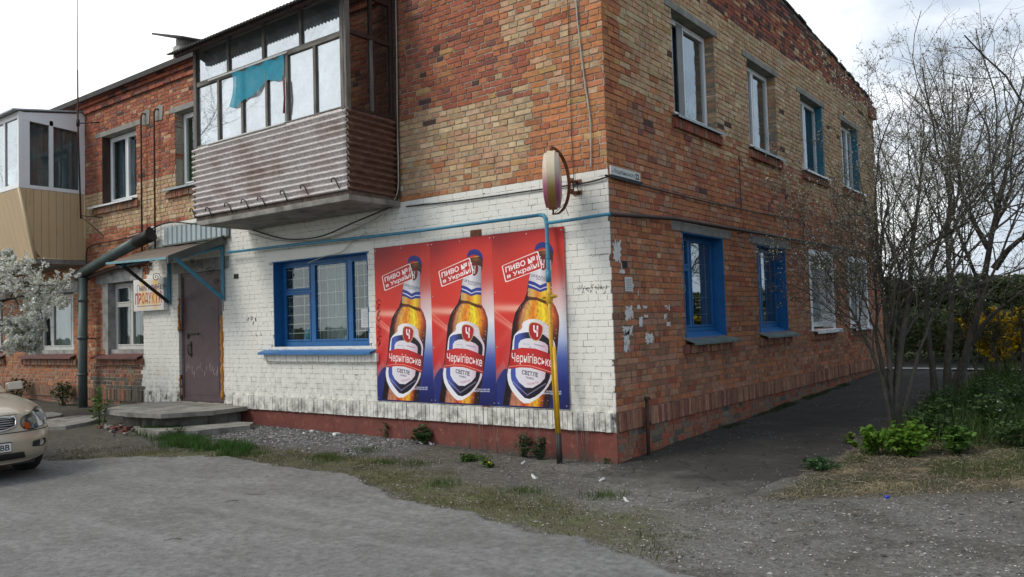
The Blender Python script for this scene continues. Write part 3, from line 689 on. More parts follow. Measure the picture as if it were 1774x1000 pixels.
mb = MB(); mb.grid(lambda a, b: (bx0-.03+(bx1-bx0+.05)*a, by-.02-corr(3.49+1.115*b)+.004*noise.noise(Vector((a*9, b*4, 2))), 3.49+1.115*b-.01*a), 40, 130)
sh = mb.build('front_sheet', M['corr'], balcony)
so_ = sh.modifiers.new('solid', 'SOLIDIFY'); so_.thickness = .006
mb = MB(); mb.grid(lambda a, b: (bx1+.022+corr(3.49+1.11*b), by-.02+(.93)*a, 3.49+1.105*b-.02*a), 10, 130)
sh = mb.build('side_sheet', M['corrside'], balcony); so_ = sh.modifiers.new('solid', 'SOLIDIFY'); so_.thickness = .006
mb = MB(); mb.grid(lambda a, b: (bx0-.022-corr(3.49+1.11*b), by-.02+(.93)*a, 3.49+1.105*b), 10, 130)
mb.build('side_sheet', M['corrside'], balcony)
ZS, ZR0, ZR1, ZT = 4.625, 5.575, 5.655, 6.16
def bpost(x0, x1, y0, y1, z0, z1, mt='weathered', nm='post'): mb = MB(); mb.box(x0, x1, y0, y1, z0, z1); return bevel(mb.build(nm, M[mt], balcony), .005)
bpost(bx0-.01, bx0+.07, by-.01, by+.07, 4.60, 6.18); bpost(bx1-.10, bx1-.035, by-.015, by+.06, 4.58, 6.18); bpost(bx1-.032, bx1+.015, by-.01, by+.07, 4.57, 6.18)
bpost(bx0+.07, bx1-.10, by+.0, by+.06, ZR0, ZR1, 'weatheredh', 'rail'); bpost(bx0+.07, bx1-.10, by-.005, by+.07, 4.605, ZS, 'weatheredh', 'rail'); bpost(bx0+.07, bx1-.10, by+.0, by+.06, ZT, ZT+.09, 'weatheredh', 'rail')
bpost(-6.66, -4.70, by-.03, by-.001, 4.597, 4.618, 'whitewood', 'trim_strip'); bpost(-6.60, -4.62, by-.022, by-.001, 5.60, 5.63, 'whitewood', 'trim_strip')
low = [-6.36, -5.74, -5.14, -4.66, -4.05]; upp = [-6.09, -5.20, -4.34]
for x in low: bpost(x-.028, x+.028, by+.0, by+.05, ZS, ZR0, nm='mullion')
bpost(-4.70, -4.66-.03, by-.012, by+.0, ZS, ZR1, nm='mullion')
for x in upp: bpost(x-.03, x+.03, by+.0, by+.05, ZR1, ZT, nm='mullion')
TB = lambda u, z, d: (u, by+.03-d, z)
xs = [bx0+.07]+low+[bx1-.10]
for i in range(len(xs)-1): pane(TB, xs[i]+.028, xs[i+1]-.028, ZS, ZR0, .0, balcony, 'glassb')
xs = [bx0+.07]+upp+[bx1-.10]
for i in range(len(xs)-1): pane(TB, xs[i]+.03, xs[i+1]-.03, ZR1, ZT, .0, balcony, 'glassb')
for sx, xx in ((0, bx1-.02), (1, bx0+.03)):     # glazed ends
    for (a, b, z0, z1, mt) in ((-.12, -.07, 4.60, 6.6, 'darkwood'), (-.50, -.45, ZS, 5.62, 'weathered'), (-.44, -.415, ZS, 5.62, 'darkwood'), (by+.07, -.12, 5.62, 5.68, 'darkwood'), (by+.07, -.12, 4.585, 4.625, 'darkwood'), (by+.07, -.12, 6.2, 6.3, 'darkwood'), (-.50, -.45, 5.68, 6.2, 'darkwood')):
        bpost(xx-.025, xx+.025, a, b, z0, z1, mt)
    TE = lambda u, z, d: (xx+d, u, z)
    for (a, b) in ((by+.07, -.50), (-.415, -.12)): pane(TE, a, b, ZS, 5.62, 0, balcony, 'glassf'); 
    for (a, b) in ((by+.07, -.50), (-.45, -.12)): pane(TE, a, b, 5.68, 6.2, 0, balcony, 'glassf')
bpost(bx1+.025, bx1+.055, -.075, -.03, 3.46, 6.6, 'rustdark', 'edge_strip'); bpost(bx1-.01, bx1+.02, -.05, -.012, 4.4, 6.7, 'weathered')
mb = MB()   # roof of small corrugated sheet
mb.grid(lambda a, b: (bx0-.20+(bx1-bx0+.35)*a, -1.30+1.3*b, 6.085+.50*b+.016*math.sin((bx0-.2+(bx1-bx0+.35)*a)*2*math.pi/.076)), 420, 2)
rf = mb.build('balcony_roof', M['roofslate'], balcony); so_ = rf.modifiers.new('solid', 'SOLIDIFY'); so_.thickness = .008
mb = MB(); mb.box(bx0-.12, bx1+.08, -1.22, -1.16, 6.045, 6.085); mb.build('roof_batten', M['darkwood'], balcony)
for x in (-6.9, -6.0, -5.1, -4.2, -3.5):
    mb = MB(); mb.hexa([(x-.03, -1.24, 6.05), (x+.03, -1.24, 6.05), (x+.03, 0, 6.51), (x-.03, 0, 6.51), (x-.03, -1.24, 6.09), (x+.03, -1.24, 6.09), (x+.03, 0, 6.555), (x-.03, 0, 6.555)]); mb.build('roof_beam', M['darkwood'], balcony)
mb = MB(); mb.box(bx0+.02, bx1-.05, by+.1, -.01, 3.50, 3.54); mb.build('balcony_floor', M['dark'], balcony)
# things behind the glass
b = NB('blue_net'); tr = b.n('ShaderNodeBsdfTransparent'); dfu = b.n('ShaderNodeBsdfDiffuse'); dfu.inputs[0].default_value = (.06, .34, .46, 1); mm = b.n('ShaderNodeMixShader')
b.l(b.ramp(b.noise(9, 5, .7), [(.3, .62), (.6, .9)]), mm.inputs[0]); b.l(tr.outputs[0], mm.inputs[1]); b.l(dfu.outputs[0], mm.inputs[2]); b.l(mm.outputs[0], b.out.inputs[0]); M['bluenet'] = b.m
mb = MB(); mb.grid(lambda a, b: (-5.98+1.27*a+.05*math.sin(b*3)-.08*(1-b), by-.006+.012*math.sin(a*21+b*3), 5.60-(.50+.05*math.sin(a*6.2)+.03*math.sin(a*15)-.17*a)*(1-b)), 40, 14)
o = mb.build('cloth', M['bluenet'], balcony); o['label'] = 'turquoise blue cloth hung across the balcony glass'
mb = MB()
for k, (xa, xb) in enumerate(((-6.9, -6.5), (-6.0, -5.75), (-4.95, -4.7), (-4.2, -3.6))):
    mb.grid(lambda a, b: (xa+(xb-xa)*a, by+.11+.02*math.sin(a*19+k), 5.67+.45*b+.05*math.sin(a*9+k)*(1-b)), 14, 5)
mb.build('hanging_film', M['curtaind'], balcony)
mb = MB(); mb.tube([(-4.68, by-.035, 5.22), (-4.66, by-.04, 4.95), (-4.69, by-.035, 4.74)], .014, 8); mb.build('rag', simple('red_white_rag', (.30, .06, .07), .8, var=.6, scale=30), balcony)
# hooks on the sheet
for x, z in ((-7.04, 3.60), (-6.60, 3.57), (-6.09, 3.58), (-5.66, 3.58), (-5.26, 3.575), (-4.72, 3.60), (-4.27, 3.62), (-3.62, 3.63)):
    mb = MB(); j = random.uniform(-.02, .02); yy = by-.055
    mb.tube([(x+.10+j, by-.03, z-.13), (x+.085+j, yy, z-.07), (x+.045+j, yy, z), (x+.01, yy-.005, z+.035), (x-.03, yy-.01, z+.03), (x-.045, yy-.01, z+.0), (x-.03, yy-.01, z-.02)], .009, 6)
    mb.build('hook', M['blackmetal'], balcony)

# ---------------------------------------------------------------- white plastic balcony with beige siding
wx1, wx0, wy = -12.74, -17.6, -1.29
mb = MB(); mb.hexa([(wx0, -.97, 3.16), (wx1, -.97, 3.16), (wx1, 0, 3.16), (wx0, 0, 3.16), (wx0, -1.0, 3.262), (wx1+.01, -1.0, 3.262), (wx1+.01, 0, 3.262), (wx0, 0, 3.262)])
wb = mb.build('balcony', M['concrete'], house); wb['label'] = 'white plastic glazed balcony with beige siding'
def yf(z): return -.975-(wy-(-.975))*-1*(z-3.26)/(4.66-3.26)
n = 9
for i in range(n):      # boards of the end wall
    a = -1.30+1.29*i/n; b_ = a+1.29/n-.008
    pts = []
    for (yy, zz) in ((a, 3.265), (b_, 3.265), (b_, 4.66), (a, 4.66)): pts.append([yy, zz])
    # cut by the slanted front edge
    def zmin(y): return 3.265 if y >= -.975 else 3.265+(-.975-y)/(.315)*1.395
    q = [(a, max(3.265, zmin(a))), (b_, zmin(b_)), (b_, 4.66), (a, 4.66)]
    if zmin(a) > 4.6: q[0] = (a, 4.6)
    mb = MB(); mb.prism(q, lambda y, z, d: (wx1-.03+d, y, z), 0, .03); bevel(mb.build('siding_board', M['siding'], wb), .004, 1)
n = 22
for i in range(n):
    a = wx0+(wx1-.05-wx0)*i/n; b_ = a+(wx1-.05-wx0)/n-.006
    mb = MB(); mb.hexa([(a, -.975, 3.265), (b_, -.975, 3.265), (b_, -.94, 3.265), (a, -.94, 3.265), (a, wy, 4.66), (b_, wy, 4.66), (b_, wy+.035, 4.66), (a, wy+.035, 4.66)]); mb.build('siding_board', M['siding'], wb)
mb = MB(); mb.tube([(wx1-.01, -.985, 3.25), (wx1-.01, wy-.005, 4.66)], .032, 6); mb.tube([(wx1-.0, -.99, 3.262), (wx1-.0, -.02, 3.262)], .014, 6); mb.tube([(wx1+.0, -.012, 3.262), (wx1, -.012, 4.66)], .014, 6); mb.build('corner_trim', M['sidingl'], wb)
def wbox2(nm, x0, x1, y0, y1, z0, z1, z1b=None, mt='pvc'):
    mb = MB(); zb = z1b if z1b is not None else z1
    mb.hexa([(x0, y0, z0), (x1, y0, z0), (x1, y1, z0), (x0, y1, z0), (x0, y0, z1), (x1, y0, z1), (x1, y1, zb), (x0, y1, zb)]); return bevel(mb.build(nm, M[mt], wb), .005)
X1 = wx1+.005
wbox2('bottom_rail', X1-.06, X1, wy+.06, -.01, 4.665, 4.74); wbox2('corner_post', X1-.07, X1+.002, wy-.01, wy+.08, 4.665, 6.21)
wbox2('end_post', X1-.06, X1, -.13, -.005, 4.742, 6.40); wbox2('mullion', X1-.06, X1, -.72, -.64, 4.742, 6.12)
mb = MB(); mb.hexa([(X1-.06, wy+.08, 6.05), (X1, wy+.08, 6.05), (X1, -.13, 5.98), (X1-.06, -.13, 5.98), (X1-.06, wy+.08, 6.20), (X1, wy+.08, 6.20), (X1, -.13, 6.37), (X1-.06, -.13, 6.37)]); mb.build('top_panel', M['pvc'], wb)
wbox2('side_jamb', X1-.05, X1-.004, wy+.08, wy+.20, 4.742, 6.05)
TE = lambda u, z, d: (X1-.03+d, u, z)
pane(TE, wy+.2, -.72, 4.74, 6.06, 0, wb, 'glass'); pane(TE, -.64, -.13, 4.74, 6.02, 0, wb, 'glass'); curtain(lambda u, z, d: (X1-.12+d, u, z), wy+.15, -.1, 4.74, 6.05, 0, wb, 'curtaind', .02)
wbox2('bottom_rail', wx0, X1-.07, wy-.008, wy+.05, 4.665, 4.76); wbox2('top_rail', wx0, X1-.07, wy-.008, wy+.05, 6.08, 6.21)
xx = X1-.07
for i, xm in enumerate((-13.45, -14.15, -14.95, -15.75, -16.6)):
    wbox2('mullion', xm-.045, xm+.045, wy-.006, wy+.05, 4.76, 6.08); pane(lambda u, z, d: (u, wy+.02-d, z), xm+.045, xx, 4.76, 6.08, 0, wb, 'glassr'); xx = xm-.045
mb = MB(); mb.hexa([(wx0-.1, wy-.16, 6.19), (X1+.04, wy-.14, 6.205), (X1+.04, 0, 6.42), (wx0-.1, 0, 6.42), (wx0-.1, wy-.16, 6.225), (X1+.04, wy-.14, 6.235), (X1+.04, 0, 6.45), (wx0-.1, 0, 6.45)])
mb.build('balcony_roof', simple('pale_tin_edge', (.42, .45, .47), .4, .3), wb)
# ---------------------------------------------------------------- printed sheets: drawn as numbers, then used as flat print
def text_tris(s, bold=.02, shear=0):
    c = bpy.data.curves.new('tmp', 'FONT'); c.body = s; c.offset = bold; c.shear = shear; c.resolution_u = 3
    o = bpy.data.objects.new('tmp', c); link(o); bpy.context.view_layer.update()
    me = o.to_mesh(); me.calc_loop_triangles()
    v = np.array([x.co[:2] for x in me.vertices]); t = np.array([x.vertices[:] for x in me.loop_triangles])
    o.to_mesh_clear(); bpy.data.objects.remove(o); bpy.data.curves.remove(c)
    lo, hi = v.min(0), v.max(0); return (v-lo)/(hi-lo), t
class Print:
    def __init__(s, w, h, col): s.w, s.h = w*2, h*2; s.a = np.zeros((h*2, w*2, 3), np.float32)+np.array(col, np.float32)/255
    def mask(s, poly):
        P = np.array(poly)*[s.w, s.h]; x0, y0 = np.floor(P.min(0)).astype(int).clip(0); x1, y1 = np.ceil(P.max(0)).astype(int)+1
        x1, y1 = min(x1, s.w), min(y1, s.h)
        if x1 <= x0 or y1 <= y0: return None
        X, Y = np.meshgrid(np.arange(x0, x1)+.5, np.arange(y0, y1)+.5); m = np.zeros(X.shape, bool); k = len(P)
        for i in range(k):
            ax, ay = P[i]; bx, by_ = P[(i+1) % k]
            if ay == by_: continue
            m ^= ((ay > Y) != (by_ > Y)) & (X < (bx-ax)*(Y-ay)/(by_-ay)+ax)
        return (slice(y0, y1), slice(x0, x1)), m, X/s.w, Y/s.h
    def poly(s, poly, col, al=1.):
        r = s.mask(poly)
        if r is None: return
        sl, m, X, Y = r; c = col(X, Y) if callable(col) else np.broadcast_to(np.array(col)/255, X.shape+(3,))
        a = (m*al)[..., None]; s.a[sl] = s.a[sl]*(1-a)+c*a
    def text(s, body, quad, col, bold=.02, bulge=0, shear=0, al=1.):
        v, t = text_tris(body, bold, shear); tl, tr, br, bl = [np.array(q) for q in quad]
        u, w = v[:, 0:1], 1-v[:, 1:2]; p = (tl*(1-u)+tr*u)*(1-w)+(bl*(1-u)+br*u)*w
        if bulge: p[:, 1:2] += bulge*(u*(1-u)*4)
        for tri in t: s.poly(p[tri], col, al)
    def blob(s, cx, cy, rx, ry, col, al):
        Y, X = np.mgrid[0:s.h, 0:s.w]; g = np.exp(-(((X/s.w-cx)/rx)**2+((Y/s.h-cy)/ry)**2))[..., None]*al
        s.a = s.a*(1-g)+np.array(col)/255*g
    def material(s, name, rough=.35):
        a = (s.a[0::2, 0::2]+s.a[1::2, 0::2]+s.a[0::2, 1::2]+s.a[1::2, 1::2])/4
        h, w = a.shape[:2]; im = bpy.data.images.new(name, w, h); px = np.ones((h, w, 4), np.float32); px[..., :3] = a[::-1].clip(0, 1)
        im.pixels.foreach_set(px.ravel()); im.update(); im.pack()
        b = NB(name); t = b.n('ShaderNodeTexImage', image=im); uvn = b.n('ShaderNodeUVMap', uv_map='UVMap'); b.l(uvn.outputs[0], t.inputs[0])
        c = b.mix(b.ramp(b.noise(4, 6, .7), [(.55, 0.), (.8, .10)]), t.outputs[0], (.35, .33, .30)); b.base(c); b.rough(rough, spec=.3); return b.m
def uvquad(o, face, uvs):
    me = o.data; l = me.uv_layers.new(name='UVMap') if not me.uv_layers else me.uv_layers[0]
    for li, uv in zip(me.polygons[face].loop_indices, uvs): l.data[li].uv = uv
def smooth(pts, closed=True, k=3):
    P = np.array(pts, float)
    for _ in range(k):
        Q = []
        n = len(P)
        for i in range(n if closed else n-1):
            a, b_ = P[i], P[(i+1) % n]; Q += [a*.75+b_*.25, a*.25+b_*.75]
        P = np.array(Q)
    return P
def lerpc(stops, t):
    xs = [s[0] for s in stops]; return np.stack([np.interp(t, xs, [s[1][k]/255 for s in stops]) for k in range(3)], -1)
pr = Print(600, 1200, (190, 38, 36))
Y, X = np.mgrid[0:pr.h, 0:pr.w]; X = X/pr.w; Y = Y/pr.h
base = lerpc([(0, (172, 34, 36)), (.10, (212, 56, 44)), (.45, (220, 52, 42)), (.75, (200, 40, 40)), (.80, (150, 60, 80)), (.87, (38, 52, 128)), (1, (24, 30, 84))], Y+.12*(X-.1)*(Y > .6)*0+.0)
right = lerpc([(0, (150, 34, 38)), (.12, (190, 52, 50)), (.26, (206, 110, 104)), (.36, (225, 188, 186)), (.5, (236, 236, 240)), (.62, (170, 186, 220)), (.72, (70, 92, 168)), (.85, (34, 44, 118)), (1, (24, 28, 80))], Y)
w_ = (1/(1+np.exp(-(X-(.77-.27*np.clip((Y-.22)*2.4, 0, 1)))*11)))[..., None]; w_ = w_*np.clip((Y-.08)*4, 0, 1)[..., None]
pr.a = (base*(1-w_)+right*w_).astype(np.float32)
pr.blob(.10, .02, .30, .12, (110, 20, 28), .55)
for (cx, cy, ang, ln, wd, al, colr) in ((.62, .44, 178, .75, .026, 1.0, (255, 214, 190)), (.62, .47, 172, .7, .012, .55, (255, 190, 160)), (.60, .43, 238, .40, .045, .9, (240, 205, 180)), (.5, .44, 222, .5, .03, .35, (240, 170, 150)), (.5, .62, 150, .6, .014, .9, (255, 190, 170)), (.46, .60, 146, .55, .006, .7, (255, 225, 205))):
    dx, dy = math.cos(R(ang)), -math.sin(R(ang))*.5
    A_l = ((X-cx)*dx+(Y-cy)*dy*4)/(dx*dx+dy*dy*4); pe = np.abs((X-cx)*dy*2-(Y-cy)*2*dx)/math.hypot(dx, dy*2)
    g = np.exp(-(pe/(wd*(1.2+A_l.clip(0)*1.5)))**2)*(A_l > 0)*np.exp(-A_l/ln*.9)*al; g = g[..., None]; pr.a = pr.a*(1-g)+np.array(colr)/255*g
# the white edge of the blue corner at lower left
pr.poly([(0, .80), (.12, .735), (.16, .80), (.10, .93), (0, .93)], (226, 150, 140), .25)
pr.poly(smooth([(-.02, .875), (.08, .80), (.17, .77), (.2, .9), (.2, 1.02), (-.02, 1.02)]), (34, 44, 112), .95)
R_ = [(.848, .113), (.851, .135), (.841, .181), (.826, .19), (.822, .243), (.819, .32), (.812, .405), (.864, .44), (.902, .49), (.905, .53), (.897, .564), (.875, .65), (.82, .794), (.775, .886), (.735, .992)]
L_ = [(.608, .125), (.61, .14), (.60, .15), (.526, .245), (.501, .3), (.475, .356), (.435, .394), (.358, .432), (.305, .465), (.262, .528), (.235, .618), (.205, .707), (.166, .797), (.136, .888), (.107, .948), (.088, .992)]
ly = [p[1] for p in L_]; ry = [p[1] for p in R_]
def beer(Xc, Yc):
    l = np.interp(Yc, ly, [p[0] for p in L_]); r = np.interp(Yc, ry, [p[0] for p in R_]); t = (Xc-l)/(r-l)
    up = lerpc([(0, (40, 12, 12)), (.10, (86, 26, 20)), (.17, (200, 130, 90)), (.30, (232, 176, 70)), (.42, (228, 120, 30)), (.55, (250, 190, 40)), (.68, (252, 226, 40)), (.82, (240, 150, 34)), (.93, (190, 80, 40)), (1, (120, 50, 40))], t)
    lo = lerpc([(0, (18, 12, 16)), (.13, (30, 20, 22)), (.17, (178, 112, 92)), (.36, (196, 130, 90)), (.44, (196, 60, 30)), (.60, (240, 150, 30)), (.72, (244, 180, 40)), (.84, (150, 60, 24)), (.9, (40, 20, 22)), (1, (26, 18, 26))], t)
    k = np.clip((Yc-.5)*7, 0, 1)[..., None]; c = up*(1-k)+lo*k
    n = np.sin(Xc*83+3*np.sin(Yc*37))*np.sin(Yc*61+2*np.sin(Xc*29)); return (c*(1+.10*n[..., None])).clip(0, 1)
pr.poly(L_[::-1]+R_, beer)
pr.poly(L_[5:]+[(p[0]+.042, p[1]) for p in L_[5:]][::-1], (30, 14, 16), .85)
pr.poly([(.608, .125), (.60, .15), (.64, .19), (.82, .22), (.848, .18), (.851, .12)], (66, 34, 22)); pr.blob(.74, .135, .06, .014, (150, 84, 40), .8)
pr.poly(smooth([(.606, .122), (.612, .098), (.65, .078), (.73, .072), (.81, .086), (.852, .112), (.856, .140), (.80, .118), (.72, .105), (.66, .108)], k=2), (40, 48, 130))
for i in range(15):
    t = i/14; xa = .612+.238*t; ya = .108-.030*math.sin(math.pi*min(1, t*1.05))+.018*t; pr.poly([(xa, ya), (xa+.007, ya), (xa+.007, ya+.026), (xa, ya+.026)], (22, 26, 84), .8)
pr.poly([(.66, .15), (.826, .182), (.817, .309), (.659, .327), (.509, .284), (.535, .24), (.60, .16)], lambda a, b_: lerpc([(.5, (196, 192, 196)), (.66, (236, 232, 236)), (.82, (150, 146, 156))], a))
pr.poly(smooth([(.68, .152), (.76, .158), (.785, .187), (.767, .22), (.71, .238), (.672, .215), (.66, .18)], k=2), (110, 26, 34)); pr.text('Ч', [(.69, .170), (.735, .174), (.725, .222), (.68, .218)], (236, 226, 226), .03)
pr.text('UKRAINIAN', [(.545, .247), (.81, .277), (.806, .294), (.542, .262)], (60, 62, 90), .0); pr.text('BEER', [(.62, .274), (.76, .289), (.758, .297), (.618, .282)], (90, 90, 110), .0)
pr.poly([(.512, .283), (.589, .295), (.663, .315), (.739, .305), (.817, .306), (.814, .350), (.736, .345), (.66, .353), (.571, .335), (.499, .325)], (44, 56, 140))
pr.poly([(.507, .302), (.589, .314), (.663, .334), (.739, .324), (.816, .327), (.816, .333), (.736, .330), (.66, .340), (.571, .320), (.506, .308)], (210, 212, 230))
pr.poly([(.499, .325), (.571, .335), (.66, .353), (.736, .345), (.814, .35), (.808, .405), (.697, .392), (.612, .378), (.488, .372)], lambda a, b_: lerpc([(.49, (190, 150, 110)), (.56, (226, 178, 90)), (.62, (222, 120, 40)), (.72, (250, 214, 50)), (.8, (210, 140, 50))], a))
pr.poly([(.45, .389), (.51, .376), (.612, .381), (.753, .406), (.812, .412), (.81, .432), (.70, .416), (.61, .397), (.508, .395), (.41, .416)], (60, 26, 20), .85)
for i in range(330):     # drops on the glass
    v = random.uniform(.4, .99); l = np.interp(v, ly, [p[0] for p in L_]); r = np.interp(v, ry, [p[0] for p in R_]); u = random.uniform(l+.02, r-.02); q = random.uniform(.0022, .006)
    pr.poly([(u-q, v), (u, v-q*.7), (u+q, v), (u, v+q*.9)], random.choice([(60, 26, 16), (250, 240, 200), (40, 20, 16), (120, 60, 30)]), .65)
pr.poly(smooth([(.40, .522), (.47, .505), (.56, .500), (.66, .510), (.765, .540), (.775, .590), (.82, .621), (.846, .65), (.83, .702), (.805, .805), (.769, .856), (.63, .935), (.42, .986), (.3, .950), (.19, .887), (.160, .827), (.18, .785), (.245, .678), (.268, .600), (.32, .572), (.40, .555)], k=1), lambda a, b_: lerpc([(.16, (236, 236, 240)), (.5, (246, 244, 246)), (.7, (210, 200, 206)), (.85, (226, 196, 214))], a))
pr.poly(smooth([(.300, .586), (.484, .572), (.668, .583), (.770, .618), (.818, .652), (.802, .708), (.768, .817), (.71, .875), (.585, .930), (.433, .958), (.316, .911), (.222, .857), (.212, .791), (.268, .701), (.282, .618)], k=1), lambda a, b_: lerpc([(.2, (60, 76, 160)), (.36, (70, 86, 170)), (.46, (40, 40, 78)), (.55, (26, 24, 34)), (.8, (20, 20, 28))], a+.28*(b_-.62).clip(0)))
pr.poly([(.24, .85), (.44, .925), (.70, .858), (.70, .865), (.44, .934), (.24, .859)], (170, 160, 200), .6)
pr.poly(smooth([(.343, .625), (.458, .607), (.589, .617), (.742, .642), (.748, .679), (.704, .795), (.682, .847), (.46, .902), (.288, .844), (.285, .773), (.333, .678)], k=1), lambda a, b_: lerpc([(.28, (232, 228, 236)), (.6, (228, 220, 228)), (.75, (205, 170, 190))], a))
pr.poly([(.226, .676), (.384, .662), (.57, .668), (.70, .686), (.832, .710), (.804, .816), (.683, .797), (.5, .776), (.35, .774), (.188, .784)], lambda a, b_: lerpc([(.2, (170, 34, 38)), (.35, (206, 48, 46)), (.6, (198, 40, 42)), (.82, (140, 26, 34))], a))
pr.poly([(.20, .768), (.35, .760), (.5, .762), (.683, .783), (.806, .800), (.806, .806), (.683, .789), (.5, .767), (.35, .765), (.20, .773)], (240, 160, 130), .8)
pr.text('Чернігівське', [(.240, .690), (.803, .720), (.792, .786), (.232, .757)], (246, 236, 232), .012, bulge=-.008)
pr.poly(smooth([(.500, .519), (.596, .518), (.692, .540), (.680, .580), (.648, .612), (.588, .632), (.505, .610), (.482, .566)], k=2), (206, 176, 120)); pr.poly(smooth([(.508, .524), (.596, .523), (.684, .543), (.672, .580), (.642, .609), (.588, .626), (.512, .606), (.490, .566)], k=2), (176, 34, 40))
pr.text('Ч', [(.553, .536), (.622, .540), (.612, .602), (.548, .598)], (246, 238, 236), .05)
for i in range(3): pr.text(('EST', '19', '88')[i], [(.705+.004*i, .538+.018*i), (.76, .546+.018*i), (.758, .556+.018*i), (.703, .549+.018*i)], (236, 226, 226), .02)
pr.text('СВІТЛЕ', [(.378, .787), (.604, .803), (.598, .829), (.374, .812)], (24, 24, 40), .02); pr.text('ПИВО', [(.43, .824), (.542, .832), (.538, .843), (.428, .836)], (60, 60, 80), .01)
pr.text('Чернігів', [(.436, .858), (.606, .846), (.604, .866), (.446, .880)], (196, 120, 140), .0, shear=.3); pr.text('світле пиво', [(.40, .638), (.50, .640), (.50, .645), (.40, .643)], (130, 130, 150)); pr.text('ПИВОВАРНЯ', [(.56, .640), (.70, .654), (.698, .662), (.558, .648)], (110, 100, 120))
pr.text('СПОЖИВАЙ', [(.70, .899), (.900, .899), (.900, .909), (.70, .909)], (220, 222, 240), .04); pr.text('ВІДПОВІДАЛЬНО', [(.622, .912), (.900, .912), (.900, .922), (.622, .922)], (220, 222, 240), .04)
st = [(.130, .188), (.652, .120), (.706, .222), (.179, .287)]
def inset(q, t):
    c = np.mean(np.array(q), 0); return [tuple(c+(np.array(p)-c)*[1-t, 1-t*1.6]) for p in q]
def rounded(q):
    P = np.array(q); out = []
    for i in range(4):
        a, b_, c = P[i-1], P[i], P[(i+1) % 4]
        for t in (0, .25, .5, .75, 1): s_ = .07*(1-t); e_ = .07*t; out.append(b_+(a-b_)*.07*(1-t)**2+(c-b_)*.07*t**2)
    return out
pr.poly(rounded(st), (250, 236, 232)); pr.poly(rounded(inset(st, .055)), (196, 44, 42))
pr.text('ПИВО №1', [(.180, .198), (.640, .143), (.650, .175), (.190, .230)], (252, 240, 238), .03); pr.text('в Україні', [(.200, .240), (.655, .180), (.666, .219), (.212, .270)], (252, 240, 238), .025)
pr.a = pr.a.clip(0, 1)**.95
M['poster'] = pr.material('beer_advertising_print', .42)

for i, (a, b_, lab, gap) in enumerate(((-3.926, -2.826, 'red beer poster on white wall, leftmost, next to the blue window', 0), (-2.822, -1.735, 'red beer poster in the middle of the row of three', .003), (-1.731, -.626, 'red beer poster nearest the corner, behind the yellow gas pipe', .006))):
    t = thing('poster', lab, 'poster', (0, 0, 0), group='three beer posters on the white wall')
    mb = MB(); z0, z1 = .602-.0*i, 2.80; d = .016+gap
    # a slightly buckled sheet of print on board
    nu, nv = 12, 24
    mb.grid(lambda s, v: TF(a+(b_-a)*s, z0+(z1-z0)*v, d+.0018*noise.noise(Vector((s*2+i*7, v*3, i)))), nu, nv, smooth=False)
    o = mb.build('sheet', M['poster'], t); lay = o.data.uv_layers.new(name='UVMap')
    co = [v.co for v in o.data.vertices]
    for l in o.data.loops: c = co[l.vertex_index]; lay.data[l.index].uv = ((c.x-a)/(b_-a), (c.z-z0)/(z1-z0))
    so_ = o.modifiers.new('solid', 'SOLIDIFY'); so_.thickness = .006; so_.offset = -1
    for (u, z) in [(a+(b_-a)*s, z) for s in (.03, .5, .97) for z in (z0+.04, z0+.75, z0+1.45, z1-.04)]:
        mb = MB(); mb.tube([TF(u, z, d), TF(u, z, d+.007)], .008, 6); mb.build('screw', M['screw'], t)
    if i == 1:
        mb = MB(); mb.box(-2.1, -1.92, -.014, -.002, 2.805, 2.89); mb.build('batten', M['rust'], t); mb = MB(); mb.box(-1.98, -1.87, -.014, -.002, .52, .598); mb.build('batten', M['rust'], t)
    if i == 0:
        mb = MB()
        for k in range(9):
            zc = 2.02-.075*k; pts = [TF(a+.07+.035*math.cos(w_*1.0)*(1+.4*math.sin(k*3)), zc+.035*math.sin(w_*1.0+k), d+.007) for w_ in np.linspace(0, 5.2, 9)]; mb.tube(pts, .0035, 4)
        mb.build('graffiti', M['cable'], t)

# shop sign
sp = Print(300, 165, (226, 224, 218))
sp.blob(.33, .35, .10, .7, (236, 190, 90), .75); sp.blob(.75, .4, .09, .7, (238, 180, 70), .8); sp.blob(.55, .8, .5, .16, (232, 190, 120), .35)
for (p, q, r, s_) in ((.12, .14, .20, .165), (.84, .14, .92, .165), (.12, .14, .135, .62), (.905, .14, .92, .62), (.12, .86, .92, .885), (.12, .82, .135, .885), (.905, .82, .92, .885)): sp.poly([(p, q), (r, q), (r, s_), (p, s_)], (120, 110, 160))
sp.text('МАГАЗИН', [(.20, .17), (.88, .17), (.88, .36), (.20, .36)], (50, 48, 120), .03)
cols = [(160, 50, 60), (186, 70, 50), (200, 90, 50), (196, 80, 40), (190, 90, 30), (206, 120, 30), (196, 60, 50), (176, 60, 80)]
for i, ch in enumerate('ПРОДУКТИ'): x0 = .05+i*.115; sp.text(ch, [(x0, .42), (x0+.10, .42), (x0+.10, .80), (x0, .80)], cols[i], .04)
t = thing('shop_sign', 'white square shop sign with red and navy letters beside the brown door', 'sign')
mb = MB(); mb.wbox(TF, -10.60, -9.50, 2.105, 2.71, .01, .10); o = bevel(mb.build('case', M['pvc'], t), .006)
mb = MB(); mb.add([TF(-10.58, 2.125, .103), TF(-9.52, 2.125, .103), TF(-9.52, 2.69, .103), TF(-10.58, 2.69, .103)], [(0, 1, 2, 3)]); o = mb.build('face', sp.material('shop_sign_print', .5), t); uvquad(o, 0, [(0, 0), (1, 0), (1, 1), (0, 1)])
